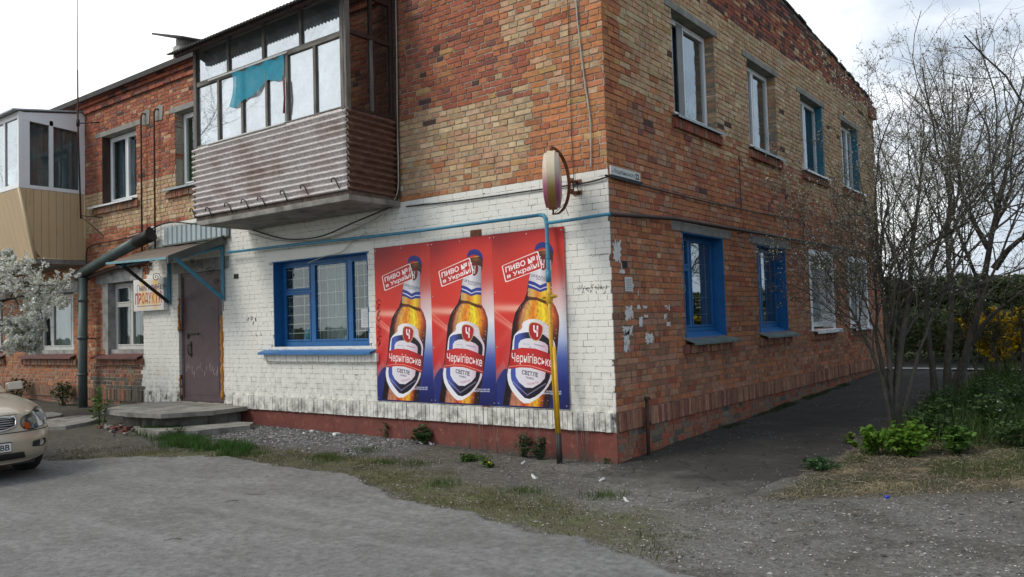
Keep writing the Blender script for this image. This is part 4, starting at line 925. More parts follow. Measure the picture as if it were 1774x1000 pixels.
# street name plate
ap = Print(380, 56, (206, 208, 204)); K_ = (30, 32, 36)
ap.text('вул.', [(.035, .52), (.085, .52), (.085, .76), (.035, .76)], (70, 72, 76)); ap.text('Коцюбинського', [(.11, .22), (.80, .28), (.80, .86), (.11, .84)], (48, 50, 54), .01); ap.text('22', [(.82, .18), (.955, .18), (.955, .88), (.82, .88)], K_, .04)
t = thing('street_name_plate', 'white street name plate with number 22 at the corner', 'sign')
mb = MB(); mb.wbox(TS, .035, .755, 3.350, 3.455, .004, .020); mb.build('plate', M['pvc'], t)
mb = MB(); mb.wbox(TS, .035, .80, 3.322, 3.349, .004, .030); mb.build('bottom_strip', M['blackmetal'], t)
mb = MB(); mb.add([TS(.037, 3.352, .023), TS(.753, 3.352, .023), TS(.753, 3.453, .023), TS(.037, 3.453, .023)], [(0, 1, 2, 3)]); o = mb.build('face', ap.material('street_plate_print', .5), t); uvquad(o, 0, [(0, 0), (1, 0), (1, 1), (0, 1)])

# round light box on a rusty hoop
t = thing('lightbox_sign', 'round cream and purple light box on rusty hoop bracket', 'sign')
cx, cy, cz = -.42, -.535, 3.265; vd = Vector((CAM_POS.x-cx, CAM_POS.y-cy, 0)).normalized(); ang = math.atan2(vd.y, vd.x)-.05
e1 = Vector((math.cos(ang), math.sin(ang), 0)); e2 = Vector((-e1.y, e1.x, 0)); rad = .335
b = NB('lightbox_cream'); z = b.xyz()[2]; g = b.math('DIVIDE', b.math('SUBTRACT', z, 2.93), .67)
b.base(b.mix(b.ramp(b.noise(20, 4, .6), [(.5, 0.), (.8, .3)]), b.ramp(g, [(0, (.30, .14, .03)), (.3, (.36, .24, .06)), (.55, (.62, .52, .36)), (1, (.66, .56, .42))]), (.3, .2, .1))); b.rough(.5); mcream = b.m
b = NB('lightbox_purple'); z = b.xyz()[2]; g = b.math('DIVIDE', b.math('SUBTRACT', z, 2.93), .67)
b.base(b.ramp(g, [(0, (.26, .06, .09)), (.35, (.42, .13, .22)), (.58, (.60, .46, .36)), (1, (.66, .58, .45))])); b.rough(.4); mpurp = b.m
def ringpt(a, r, w_, sq=1.0): return Vector((cx, cy, cz))+e1*(r*math.cos(a)*sq)+Vector((0, 0, r*math.sin(a)))+e2*w_
N = 40; mb = MB()
def ring(mb, prof, m):
    vs = [ringpt(2*math.pi*k/N, r, w_) for k in range(N) for (r, w_) in prof]; n = len(prof)
    mb.add(vs, [(k*n+j, k*n+j+1, ((k+1) % N)*n+j+1, ((k+1) % N)*n+j) for k in range(N) for j in range(n-1)], m, True)
ring(mb, [(rad, -.045), (rad, .045)], 0); rim = mb.build('rim', mcream, t)
for s_ in (-1, 1):
    mb = MB(); ring(mb, [(rad, .045*s_), (rad-.02, .052*s_), (rad-.025, .080*s_), (rad-.12, .100*s_), (0.001, .110*s_)], 0); mb.build('face', mpurp, t)
mb = MB()
for k in range(19):
    a0 = math.pi/2+math.pi*k/18; a1 = math.pi/2+math.pi*(k+1)/18-.0005
    if k == 18: break
    def hp(a, r, w_): return (cx+w_, cy-.0-(math.cos(a))*r*1.0, cz+math.sin(a)*(r+.035))
    rr = .345
    mb.hexa([hp(a0, rr, -.02), hp(a0, rr+.012, -.02), hp(a0, rr+.012, .02), hp(a0, rr, .02), hp(a1, rr, -.02), hp(a1, rr+.012, -.02), hp(a1, rr+.012, .02), hp(a1, rr, .02)])
mb.tube([(cx, cy, cz+.335), (cx, cy, cz+.40)], .02, 8); mb.tube([(cx, cy, cz-.335), (cx, cy, cz-.385)], .012, 8)
mb.build('hoop', M['rust'], t)
for zz in (cz+.045, cz-.085):
    mb = MB(); mb.tube([(cx, cy+.34, zz-.01), (cx+.0, -.10, zz), (cx+.0, -.015, zz)], [.012, .014, .02], 8); mb.wbox(TF, cx-.06, cx+.06, zz-.025, zz+.025, .002, .016); mb.tube([(cx-.01, -.12, zz-.02), (cx-.01, -.10, zz+.03)], .022, 8); mb.build('arm', M['rust'], t)
mb = MB(); mb.tube([(cx+.01, -.11, cz+.03), (cx+.01, -.11, cz-.08)], .008, 6); mb.tube([(cx+.04, -.02, cz+.04), (cx+.03, -.06, cz-.03), (cx+.04, -.02, cz-.10)], .006, 5); mb.build('brace', M['blackmetal'], t)
mb = MB(); mb.tube([(cx-.02, cy+.06, cz-.37), (cx, -.30, 3.02), (cx-.05, -.14, 2.90)], .004, 5); mb.build('wire', M['cable'], t)

# gas pipe
t = thing('gas_pipe', 'blue gas pipe along the wall dropping to a yellow riser', 'pipe')
mb = MB(); mb.tube([(-.865, -.125, 2.955), (-3.2, -.12, 2.953), (-5.4, -.12, 2.985), (-7.45, -.11, 3.01)], .022, 10); mb.build('wall_run', M['bluepipe'], t)
mb = MB(); mb.tube([(-.90, -.125, 2.955), (-.84, -.125, 2.945), (-.805, -.127, 2.90), (-.795, -.13, 2.80), (-.745, -.20, 2.20), (-.742, -.205, 2.14)], [.024, .026, .027, .025, .025, .025], 10); mb.tube([(-.750, -.195, 2.27), (-.742, -.205, 2.13)], .034, 10)
for q in (2.60, 2.42): p = (q-2.14)/(.66); mb.tube([(-.742-.053*p, -.205+.075*p, q-.01), (-.742-.054*p, -.205+.077*p, q+.012)], .029, 10)
mb.build('blue_riser', M['bluepipe'], t)
mb = MB(); mb.tube([(-.795, -.128, 2.845), (-.4, -.125, 2.85), (.03, -.115, 2.865), (.06, -.08, 2.866)], .020, 10); mb.build('corner_run', M['bluepipe'], t)
mb = MB(); mb.tube([(-.742, -.205, 2.14), (-.70, -.255, 1.45), (-.625, -.300, .36)], .024, 10); mb.tube([(-.655, -.262, 1.36), (-.60, -.298, .36)], .022, 10); rs = mb.build('yellow_riser', M['yellow'], t)
mb = MB(); c0 = Vector((-.732, -.215, 1.945))
mb.tube([c0+Vector((0, 0, -.09)), c0+Vector((0, 0, -.05)), c0, c0+Vector((0, 0, .05)), c0+Vector((0, 0, .09))], [.034, .040, .048, .040, .034], 8); mb.tube([c0+Vector((-.075, -.01, .01)), c0+Vector((.085, .0, .01))], .022, 8); mb.tube([c0+Vector((.06, 0, .01)), c0+Vector((.11, 0, .01))], .014, 8); mb.tube([c0+Vector((-.06, -.0, .0)), c0+Vector((-.07, -.06, .0))], .015, 8)
mb.build('valve', M['yellow'], t)
mb = MB(); mb.tube([(-.625, -.300, .36), (-.605, -.312, -.05)], .027, 10); mb.tube([(-.60, -.298, .36), (-.585, -.31, -.05)], .025, 10); mb.build('tarred_foot', M['blackmetal'], t)
t = tag(MB().build('side_pipe', M['brownpipe']), 'dark brown pipe running along the side wall above the ground-floor windows', 'pipe')
mb = MB(); mb.tube([(.06, -.08, 2.866), (.085, .05, 2.868), (.085, 1.5, 2.95), (.085, 5, 2.985), (.085, 9.0, 3.01), (.085, 12.9, 3.02)], .026, 10)
for y in (1.0, 3.9, 6.8, 9.6, 12.2): mb.tube([(.0, y, 2.94), (.11, y, 2.94+.0)], .008, 5)
t.data = mb.mesh('side_pipe', M['brownpipe'])
t = tag(MB().build('standpipe', M['rustdark']), 'short rusty iron rod standing against the side wall corner', 'pipe')
mb = MB(); mb.tube([(.075, .60, -.05), (.075, .61, .72)], .024, 8); mb.tube([(.075, .61, .40), (.075, .66, .41)], .03, 8); mb.tube([(.078, .56, .70), (.078, .66, .70)], .02, 6); t.data = mb.mesh('standpipe', M['rustdark'])

# canopy over the door
t = thing('door_canopy', 'sloping brown sheet canopy on blue brackets over the shop door', 'canopy')
xL, xR = -9.72, -7.62
mb = MB(); mb.grid(lambda a, b_: (-9.72-.30*b_+(2.02+.34*b_)*a, -1.02+1.01*b_, 2.955-.05*a+.345*b_+.006*math.sin(a*25)), 30, 3); o = mb.build('sheet', M['canopyroof'], t); so_ = o.modifiers.new('solid', 'SOLIDIFY'); so_.thickness = .012
mb = MB(); mb.hexa([(-7.72, -1.04, 2.80), (-7.69, -1.04, 2.80), (-7.60, -.02, 3.19), (-7.64, -.02, 3.19), (-7.72, -1.04, 2.93), (-7.69, -1.04, 2.93), (-7.60, -.02, 3.34), (-7.64, -.02, 3.34)]); mb.build('side_fascia', M['darksheet'], t)
mb = MB(); mb.hexa([(-9.74, -1.05, 2.925), (-7.74, -1.05, 2.875), (-7.74, -1.02, 2.875), (-9.74, -1.02, 2.925), (-9.74, -1.05, 2.962), (-7.74, -1.05, 2.912), (-7.74, -1.02, 2.912), (-9.74, -1.02, 2.962)])
mlb = simple('light_blue_paint', (.16, .34, .38), .6, var=.2, dirt=((.1, .09, .08), .6, .75, 12)); mb.build('front_rail', mlb, t)
mb = MB()
for k in range(5): xx = -9.5+.42*k; mb.hexa([(xx, -1.0, 2.88), (xx+.04, -1.0, 2.88), (xx+.04, -.02, 3.22), (xx, -.02, 3.22), (xx, -1.0, 2.92), (xx+.04, -1.0, 2.92), (xx+.04, -.02, 3.26), (xx, -.02, 3.26)])
mb.build('rafter', M['blackmetal'], t)
for xx, mt in ((-9.43, 'dark'), (-7.70, 'blue')):
    mm_ = M['blackmetal'] if mt == 'dark' else M['bluepipe']
    def bar(nm, p, q, w_, mt_): mb = MB(); mb.tube([p, q], w_, 4, smooth=False); o = mb.build(nm, mt_, t); return o
    bar('strut', (xx, -.90, 2.89), (xx, -.03, 2.23), .032, mm_); bar('bracket_leg', (xx, -.035, 3.15), (xx, -.035, 2.20), .034, M['bluepipe']); bar('bracket_arm', (xx, -.95, 2.87), (xx, -.03, 3.14), .028, M['bluepipe'])
# wrought scrolls of the bracket corner
for kx, (sx, mt) in enumerate(((-9.43, 'blackmetal'), (-7.70, 'blackmetal'))):
    mb = MB()
    for (yc, zc, r0, dr_) in ((-.28, 2.70, .085, 1), (-.46, 2.80, .07, -1), (-.16, 2.52, .06, 1), (-.60, 2.86, .045, -1)):
        mb.tube([(sx, yc+dr_*r0*(1-k/16)*math.cos(k*.75), zc+r0*(1-k/16)*math.sin(k*.75)) for k in range(15)], .0065, 5)
    mb.build('scroll', M[mt], t)
# corrugated flashing above
t = tag(MB().build('flashing_panel', M['galv']), 'galvanised ribbed sheet fixed to the wall above the canopy', 'sheet')
mb = MB(); nn = 13
def fp(a, b_):
    u = -9.56+2.05*a; k = (a*nn) % 1; d = .035+(.022 if .12 < k < .78 else 0); return TF(u, 3.31+.32*b_, d)
mb.grid(fp, nn*8, 1, smooth=False); t.data = mb.mesh('flashing_panel', M['galv'])
t.location.y = 0
mb = MB(); mb.wbox(TF, -9.60, -7.5, 3.285, 3.312, .0, .075); mb.build('flashing_edge', M['darksheet'], t)
# two iron rods on the west wall
for xx, lab in ((-10.29, 'black iron rod on the west wall, nearer the white-sill window'), (-9.81, 'black iron rod on the west wall, nearer the timber balcony')):
    t = thing('wall_rod', lab, 'rod', group='black iron rods above the canopy')
    mb = MB(); mb.tube([(xx+.05, -.0, 5.93), (xx+.02, -.06, 5.94), (xx, -.08, 5.88), (xx, -.08, 5.5), (xx, -.085, 3.05)], .017, 7); mb.build('rod', M['rustdark'], t)
    mb = MB(); mb.prism([(xx-.10+random.uniform(-.02, .02), 5.74), (xx+.16, 5.72), (xx+.20, 5.98), (xx+.06, 6.03), (xx-.07, 5.98)], TF, .0, .012); mb.build('cement_patch', M['cement'], t)

# big downpipe and the raking pipe
t = thing('drainpipe', 'thick grey-green drainpipe standing by the west wall', 'drainpipe')
def cylinder_pipe(nm, pts, r, mt, rings=()):
    mb = MB(); mb.tube(pts, r, 20)
    for q in rings: mb.tube([q[0], q[1]], q[2], 20)
    return mb.build(nm, M[mt], t)
cylinder_pipe('downpipe', [(-12.37, -.25, .06), (-12.37, -.25, 1.0), (-12.33, -.25, 2.86)], .088, 'drain', [((-12.355, -.25, 1.60), (-12.354, -.25, 1.66), .106), ((-12.365, -.25, .86), (-12.365, -.25, .90), .103), ((-12.34, -.25, 2.38), (-12.34, -.25, 2.42), .104)])
mb = MB(); mb.tube([(-12.33, .0, 1.6), (-12.35, -.25, 1.62)], .012, 6); mb.build('clip', M['blackmetal'], t)
t = thing('raking_pipe', 'thick weathered pipe sloping down over the west window towards the drainpipe', 'pipe')
mb = MB(); mb.tube([(-12.62, -.24, 2.90), (-12.3, -.235, 2.985), (-11.1, -.22, 3.25), (-10.25, -.20, 3.43)], [.10, .10, .105, .11], 20); mb.build('pipe', M['drain'], t)
mb = MB(); mb.tube([(-10.25, -.20, 3.43), (-9.98, -.19, 3.49), (-9.78, -.18, 3.53)], [.11, .12, .125], 14); o = mb.build('rusted_collar', M['blackmetal'], t)
for v in o.data.vertices: v.co += Vector((noise.noise(v.co*9)*.03, noise.noise(v.co*9+Vector((5, 0, 0)))*.03, noise.noise(v.co*8+Vector((0, 5, 0)))*.04))
mb = MB(); mb.tube([(-12.55, -.16, 2.84), (-11.4, -.12, 2.99), (-10.1, -.09, 3.06)], .05, 10); mb.build('lower_pipe', M['rustdark'], t)

# antenna mast
t = thing('antenna_mast', 'thin tall antenna mast beside the white plastic balcony', 'mast')
mb = MB(); mb.tube([(-12.30, -.30, 4.08), (-12.40, -.30, 6.0), (-12.40, -.30, 7.2)], [.018, .018, .015], 8); mb.build('pole', M['rustdark'], t)
mb = MB(); mb.tube([(-12.40, -.30, 7.2), (-12.40, -.30, 8.2), (-12.395, -.30, 9.9)], .010, 6); mb.build('whip', simple('pale_rod', (.16, .15, .14), .5), t)
mb = MB(); mb.tube([(-12.40, -.30, 6.08), (-12.1, -.01, 6.10)], .012, 6); mb.tube([(-12.40, -.30, 6.02), (-12.40, -.30, 6.16)], .035, 8); mb.build('bracket', M['blackmetal'], t); mb = MB(); mb.tube([(-12.30, -.30, 4.14), (-12.0, -.01, 4.10)], .010, 6); mb.tube([(-12.30, -.30, 4.12), (-12.1, -.2, 3.95), (-11.95, -.02, 3.72)], .008, 6); mb.build('bracket', M['blackmetal'], t)

# cables
def cable(pts, r, mt, lab, sub=10, name='cable'):
    P = [Vector(p) for p in pts]; out = []
    for i in range(len(P)-1):
        p0 = P[max(i-1, 0)]; p1 = P[i]; p2 = P[i+1]; p3 = P[min(i+2, len(P)-1)]
        for k in range(sub):
            s_ = k/sub; out.append(.5*((2*p1)+(p2-p0)*s_+(2*p0-5*p1+4*p2-p3)*s_*s_+(3*p1-p0-3*p2+p3)*s_**3))
    out.append(P[-1]); mb = MB(); mb.tube(out, r, 6); return tag(mb.build(name, M[mt]), lab, 'cable')
cable([(-12.55, -.05, 2.9), (-12.60, -.05, 3.1), (-12.58, -.05, 3.45), (-12.3, -.05, 3.55), (-11.2, -.04, 3.57), (-10.3, -.05, 3.62), (-9.4, -.05, 3.73), (-8.3, -.06, 3.60), (-7.3, -.07, 3.72)], .014, 'cable', 'black cable running along the west wall above the raking pipe')
cable([(-10.9, -.05, 3.585), (-10.6, -.07, 3.60), (-10.2, -.06, 3.63)], .009, 'wirewhite', 'pale cable twisted round the black one near the rods')
cable([(-3.33, -.05, 6.6), (-3.33, -.06, 5.4), (-3.35, -.06, 4.4), (-3.32, -.09, 3.9), (-3.36, -.10, 3.5), (-3.7, -.09, 3.25), (-4.4, -.06, 3.10), (-5.2, -.05, 3.03), (-6.2, -.05, 3.12), (-6.9, -.05, 3.30)], .009, 'wirewhite', 'pale cable hanging from the balcony corner to the wall')
cable([(-3.4, -.10, 3.36), (-4.2, -.16, 3.19), (-5.0, -.13, 3.06), (-5.9, -.08, 3.11), (-6.8, -.04, 3.34)], .011, 'cable', 'dark cable sagging under the balcony slab')
cable([(-4.05, -.04, 3.04), (-4.35, -.05, 2.93), (-4.6, -.05, 2.80), (-5.0, -.05, 2.76), (-5.35, -.06, 2.69)], .007, 'wirewhite', 'thin white wire entering above the blue shop window')
cable([(-.335, -.03, 7.0), (-.34, -.02, 5.5), (-.27, -.02, 4.6), (-.20, -.02, 4.0), (-.215, -.02, 3.45)], .009, 'wirewhite', 'pale wire hanging down the brick wall near the corner')
cable([(-.47, -.02, 7.0), (-.46, -.015, 5.0), (-.47, -.015, 3.9), (-.46, -.015, 3.33)], .004, 'cable', 'thin dark wire down the brick wall beside the pale wire')
cable([(-3.25, -.02, 3.335), (-2.2, -.02, 3.30), (-1.2, -.02, 3.29), (-.3, -.02, 3.285), (.01, -.015, 3.315), (.03, .06, 3.312), (.03, 2.2, 3.30), (.03, 4.5, 3.33), (.03, 6.9, 3.38), (.03, 7.05, 3.2), (.03, 7.05, 3.05)], .010, 'cable', 'black cable along the top of the white band and the side wall')
cable([(.02, 4.05, 4.15), (.02, 4.05, 3.34)], .006, 'cable', 'short dark wire below the second upstairs window')

# notices glued on the side wall: torn paper
M['oldpaper'] = simple('weathered_glued_paper', (.68, .67, .64), .9, var=.2, scale=16, bump=.3, dirt=((.34, .24, .18), .56, .66, 13))
def torn(u, z, w_, h, lab, T=TS, d=.006, name='notice', mt='oldpaper'):
    pts = []
    for k in range(40):
        a = 2*math.pi*k/40; ca, sa = math.cos(a), math.sin(a); s_ = 1/max(abs(ca), abs(sa)); j = random.uniform(.65, 1.08)*(1 if random.random() < .85 else .6)
        pts.append((u+ca*s_*w_/2*j, z+sa*s_*h/2*j))
    mb = MB(); mb.prism(pts, T, d-.002, d); return tag(mb.build(name, M[mt]), lab, 'notice')
torn(.14, 2.46, .20, .27, 'torn pale notice highest on the side wall corner')
torn(.245, 2.22, .15, .05, 'thin strip of torn paper below the highest notice')
mb = MB(); mb.wbox(TS, .30, .48, 1.99, 2.16, .004, .008); nn_ = tag(mb.build('notice', M['paper']), 'square white printed notice glued on the brick', 'notice')
mb = MB()
for k in range(7): mb.wbox(TS, .32, .46, 2.012+k*.02, 2.018+k*.02, .0085, .0095)
mb.build('print_lines', M['dimpvc'], nn_)
torn(.38, 1.73, .22, .19, 'ragged white notice under the printed one'); torn(.33, 1.52, .26, .13, 'smeared scrap of white paper, middle of the cluster'); torn(.29, 1.40, .16, .26, 'lowest torn white notice on the side wall', )
torn(.87, 1.42, .22, .15, 'small white notice alone, right of the torn cluster'); torn(.66, 1.62, .12, .14, 'grey-white paper scrap left of the lone notice')
SCR = ['torn scrap far right of the cluster, topmost left piece', 'narrow torn scrap far right of the cluster, topmost right piece', 'torn scrap far right of the cluster, in the middle', 'torn scrap far right of the cluster, lowest piece', 'paper scrap right of the ragged white notice', 'thin flat scrap between the cluster and the far right scraps, upper', 'thin flat scrap between the cluster and the far right scraps, lower', 'thin upright sliver of paper beside the missing brick', 'thin upright sliver of paper right of the printed notice', 'tiny scrap of paper just above the printed notice corner']
for ks, (u, z, w_, h) in enumerate(((1.36, 1.80, .10, .05), (1.44, 1.79, .04, .08), (1.32, 1.68, .08, .07), (1.40, 1.58, .15, .06), (.62, 1.80, .09, .06), (.78, 1.80, .13, .04), (.80, 1.69, .12, .04), (.24, 2.28, .02, .09), (.62, 1.97, .02, .07), (.5, 2.06, .03, .05))):
    tag(torn(u, z, w_, h, SCR[ks], name='paper_scrap'), group='paper scraps on the side wall')
mb = MB(); mb.wbox(TF, -4.45, -4.20, 1.66, 1.94, -.184, -.181); o = tag(mb.build('notice', M['paper']), 'white sheet of paper fixed inside the blue shop window bars', 'notice')
mb = MB()
for k in range(10): mb.wbox(TF, -4.42, -4.23, 1.69+k*.022, 1.694+k*.022, -.1805, -.180)
mb.build('print_lines', M['dimpvc'], o)
mb = MB(); mb.wbox(TF, -8.02, -7.97, 1.2, 1.21, .1, .101)
# crates and goods inside the shop window
t = thing('shop_goods', 'bluish bottle-like goods standing inside the shop window', 'goods')
mb = MB(); mb.tube([(-5.85, .34, 1.40), (-5.85, .34, 1.60), (-5.85, .34, 1.68)], [.10, .10, .04], 12); mb.build('water_can', simple('blue_plastic', (.05, .30, .42), .4, bump=0), t)
mb = MB(); mb.tube([(-4.95, .33, 1.42), (-4.95, .33, 1.54)], .05, 8); mb.tube([(-4.75, .33, 1.42), (-4.75, .33, 1.5)], .04, 8); mb.build('jar', M['paper'], t)
# dark plates on the wall, coloured as the shade inside a hole
for T_, u, z, lab in ((TS, .31, 2.31, 'dark square plate painted as the shaded hole of a missing brick between the notices'), (TF, -7.35, 2.60, 'dark square plate painted as a shaded hole in the white wall beside the door canopy')):
    mb = MB(); strip_frame(mb, T_, u-.065, u+.065, z-.04, z+.04, .012, .002, .008); mb.wbox(T_, u-.053, u+.053, z-.028, z+.028, .0035, .006); tag(mb.build('painted_hole', M['dark']), lab, 'hole')
# porch
t = thing('concrete_porch', 'cracked concrete porch slab and step before the shop door', 'porch')
def slab(nm, poly, z0, z1, mt='concrete', amp=.012, lab=None):
    mb = MB(); n = len(poly); cxm = sum(p[0] for p in poly)/n; cym = sum(p[1] for p in poly)/n
    # ragged outline
    P = []
    for i in range(n):
        a, b_ = poly[i], poly[(i+1) % n]; L = math.dist(a, b_); k = max(1, int(L/.10))
        for j in range(k):
            s_ = j/k; P.append((a[0]+(b_[0]-a[0])*s_+random.uniform(-amp, amp), a[1]+(b_[1]-a[1])*s_+random.uniform(-amp, amp)))
    mb.prism(P, lambda a, b_, d: (a, b_, d+(.006*noise.noise(Vector((a*3, b_*3, 0))) if d == z1 else 0)), z0, z1); o = mb.build(nm, M[mt], t)
    if lab: o['label'] = lab
    return o
slab('slab', [(-9.55, -.02), (-9.75, -.75), (-9.15, -1.42), (-8.15, -1.48), (-7.35, -1.38), (-6.95, -.75), (-7.05, -.02)], .335, .405, lab='broad top slab with broken edge')
slab('riser_wall', [(-9.40, -.02), (-9.5, -.65), (-8.95, -1.20), (-8.15, -1.24), (-7.55, -1.16), (-7.22, -.7), (-7.25, -.02)], -.02, .335, 'concrete', .05)
slab('step', [(-7.75, -1.55), (-6.95, -1.62), (-6.45, -1.30), (-6.25, -.55), (-6.55, -.25), (-6.9, -.35), (-7.2, -1.30)], .0, .19, lab='lower concrete step on the right')
RB = [(-9.0+1.5*random.random(), -1.36-.12*random.random(), random.uniform(.05, .12)) for _ in range(14)]
for i, (x, y, s_) in enumerate(((-7.95, -1.66, .10), (-7.75, -1.74, .07), (-8.2, -1.72, .09), (-8.4, -1.60, .11), (-7.6, -1.70, .05), (-8.65, -1.58, .08), (-8.95, -1.55, .07), (-7.9, -1.85, .06))+tuple(RB)):
    mb = MB(); q = [Vector((x+random.uniform(-1, 1)*s_*.3+dx*s_, y+dy*s_*.8, gz(x, y)+.02+dz*s_*.45+random.uniform(-.01, .01))) for dz in (0, 1) for dx, dy in ((-.5, -.5), (.5, -.5), (.5, .5), (-.5, .5))]
    mb.hexa(q); bevel(mb.build('rubble_piece', M['concrete'] if i % 3 else M['redpaint'], t), .008)
for poly, lab in (([(-10.6, -.9), (-10.9, -1.9), (-9.6, -2.05), (-9.5, -1.3)], 'broken concrete paving slab in front of the west window'), ([(-11.9, -1.1), (-12.1, -1.8), (-11.05, -1.95), (-10.95, -1.15)], 'broken concrete paving slab nearest the drainpipe')):
    mb = MB(); P = [(a+random.uniform(-.05, .05), b_+random.uniform(-.05, .05)) for a, b_ in smooth(poly, k=1)]
    mb.prism(P, lambda a, b_, d: (a, b_, gz(a, b_)+d), -.05, .055); tag(mb.build('paving_slab', M['concrete']), lab, 'slab', 'broken slabs west of the porch')

# scribbles and worn marks on the white wall, the lowest crack in the grit
t = thing('wall_scribble', 'small black scribbled marks on the white wall right of the door', 'graffiti')
mb = MB(); rr = random.Random(4)
for (u, z) in ((-7.03, 1.86), (-6.93, 1.87), (-6.83, 1.85), (-6.90, 1.79), (-6.80, 1.60), (-6.68, 1.61)):
    mb.tube([TF(u+rr.uniform(-.03, .03), z+rr.uniform(-.04, .04), .003) for _ in range(5)], .004, 4)
mb.build('mark', M['cable'], t, kind='stuff')
t = thing('wall_scribble', 'faint writing scratched on the white wall right of the third poster', 'graffiti')
mb = MB()
for k in range(34): u = -.46+.012*k+rr.uniform(-.004, .004); z = 2.02+.03*math.sin(k*.8)+rr.uniform(-.03, .03); mb.tube([TF(u, z, .003), TF(u+rr.uniform(-.012, .014), z+rr.uniform(.01, .035), .003)], .0028, 4)
for k in range(16): u = -.28+.016*k; z = 2.42+rr.uniform(-.012, .012); mb.tube([TF(u, z, .003), TF(u+.012, z+rr.uniform(-.01, .012), .003)], .003, 4)
mb.build('mark', M['cable'], t, kind='stuff')
# ---------------------------------------------------------------- the car (local: x forward, nose at 0; y left; z up)
car = thing('parked_car', 'beige gold sedan parked at the left edge, nose to the right', 'car', (-5.52, -4.47, 0.0))
mpaint = NB('beige_metallic_paint'); mpaint.base(mpaint.mix(mpaint.ramp(mpaint.noise(3, 4, .6), [(.4, 0.), (.8, .35)]), (.53, .46, .35), (.42, .36, .27))); mpaint.rough(.30, .35); mpaint.p.inputs['Coat Weight'].default_value = .6; M['carpaint'] = mpaint.m
M['chrome'] = simple('chrome', (.6, .6, .6), .15, 1, var=.05, bump=0); M['tyre'] = simple('tyre_rubber', (.018, .018, .018), .85, var=.3, scale=20); M['trimblack'] = simple('black_trim', (.015, .015, .016), .5, var=.2)
M['autoglass'] = glass('car_glass', .10, tint=(.25, .28, .28)); M['lens'] = glass('headlight_lens', .10, tint=(.92, .95, .97), wob=0); M['amber'] = simple('amber_lens', (.60, .10, .01), .2, bump=0); M['rim'] = simple('alloy_rim', (.42, .42, .42), .3, .8, bump=0)
HZ = [.20, .24, .30, .38, .46, .53, .565, .585, .62, .66, .70, .74, .78, .82, .855, .885, .91, .935, .955, .975, .99]
XF = [-.13, -.055, -.02, -.005, .0, -.01, -.03, -.055, -.075, -.10, -.125, -.15, -.19, -.26, -.37, -.50, -.66, -.83, -.98, -1.12, -1.22]
HW = [.80, .845, .865, .878, .885, .887, .887, .887, .887, .888, .886, .882, .872, .855, .84, .82, .80, .775, .74, .70, .64]
XR = [-4.42, -4.52, -4.57, -4.60, -4.61, -4.60, -4.58, -4.57, -4.56, -4.55, -4.54, -4.53, -4.52, -4.50, -4.48, -4.45, -4.40, -4.33, -4.22, -4.08, -3.95]
def itp(z, A): return float(np.interp(z, HZ, A))
def nose(y, z):
    "x of the nose surface at side offset y and height z"
    w_ = itp(z, HW); s_ = min(1, abs(y)/w_); return itp(z, XF)-.155*s_**2.0-.27*s_**5.0-(.10*s_**9 if z > .5 else .06*s_**9)
mb = MB(); NF = 28
rings = []
for z in HZ:
    w_ = itp(z, HW); pts = []
    for k in range(NF+1):
        t_ = k/NF; yy = w_*math.sin(t_*math.pi/2); pts.append((nose(yy, z), yy))
    x0 = pts[-1][0]; xr = itp(z, XR)
    for k in range(1, 40): pts.append((x0+(xr+.30-x0)*k/40, w_))
    for k in range(13):
        t_ = k/12; yy = w_*math.cos(t_*math.pi/2); s_ = yy/w_; pts.append((xr+.12*s_**2+.18*s_**6, yy))
    full = pts+[(p[0], -p[1]) for p in pts[::-1][1:-1]]
    rings.append([(p[0], p[1], z) for p in full])
n = len(rings[0]); vs = [p for r in rings for p in r]; fs = [(j*n+i, j*n+(i+1) % n, (j+1)*n+(i+1) % n, (j+1)*n+i) for j in range(len(rings)-1) for i in range(n)]
mb.add(vs, fs, 0, True); mb.sm = [True]*len(mb.f)
def cap(mb, ring, flip):
    b0 = len(mb.v); h = len(ring)//2; mb.v += ring
    for i in range(h): 
        j = len(ring)-i
        a, b_, c, d = i, i+1, (j-1) % len(ring), j % len(ring)
        f = [b0+a, b0+b_, b0+c, b0+d]; f = list(dict.fromkeys(f))
        if len(f) > 2: mb.f.append(tuple(f)); mb.m.append(0); mb.sm.append(True)
cap(mb, rings[-1], False); cap(mb, rings[0], True)
body = mb.build('body', M['carpaint'], car)
cut = MB()
WX = (-.86, -3.62)
for wx in WX: cut.tube([(wx, -1.2, .31), (wx, 1.2, .31)], .365, 40, smooth=False)
cm = cut.mesh('cut', M['trimblack']); co = bpy.data.objects.new('cut', cm); link(co)
md = body.modifiers.new('arch', 'BOOLEAN'); md.object = co; md.operation = 'DIFFERENCE'; md.solver = 'EXACT'
bpy.context.view_layer.update(); dg = bpy.context.evaluated_depsgraph_get(); nm_ = bpy.data.meshes.new_from_object(body.evaluated_get(dg))
body.modifiers.clear(); body.data = nm_; bpy.data.objects.remove(co)
body.data.materials.clear(); body.data.materials.append(M['carpaint']); body.data.materials.append(M['trimblack'])
for p in body.data.polygons:
    c = p.center; p.material_index = 1 if any(abs(math.hypot(c.x-wx, c.z-.31)-.365) < .02 and abs(p.normal.y) < .6 for wx in WX) else 0
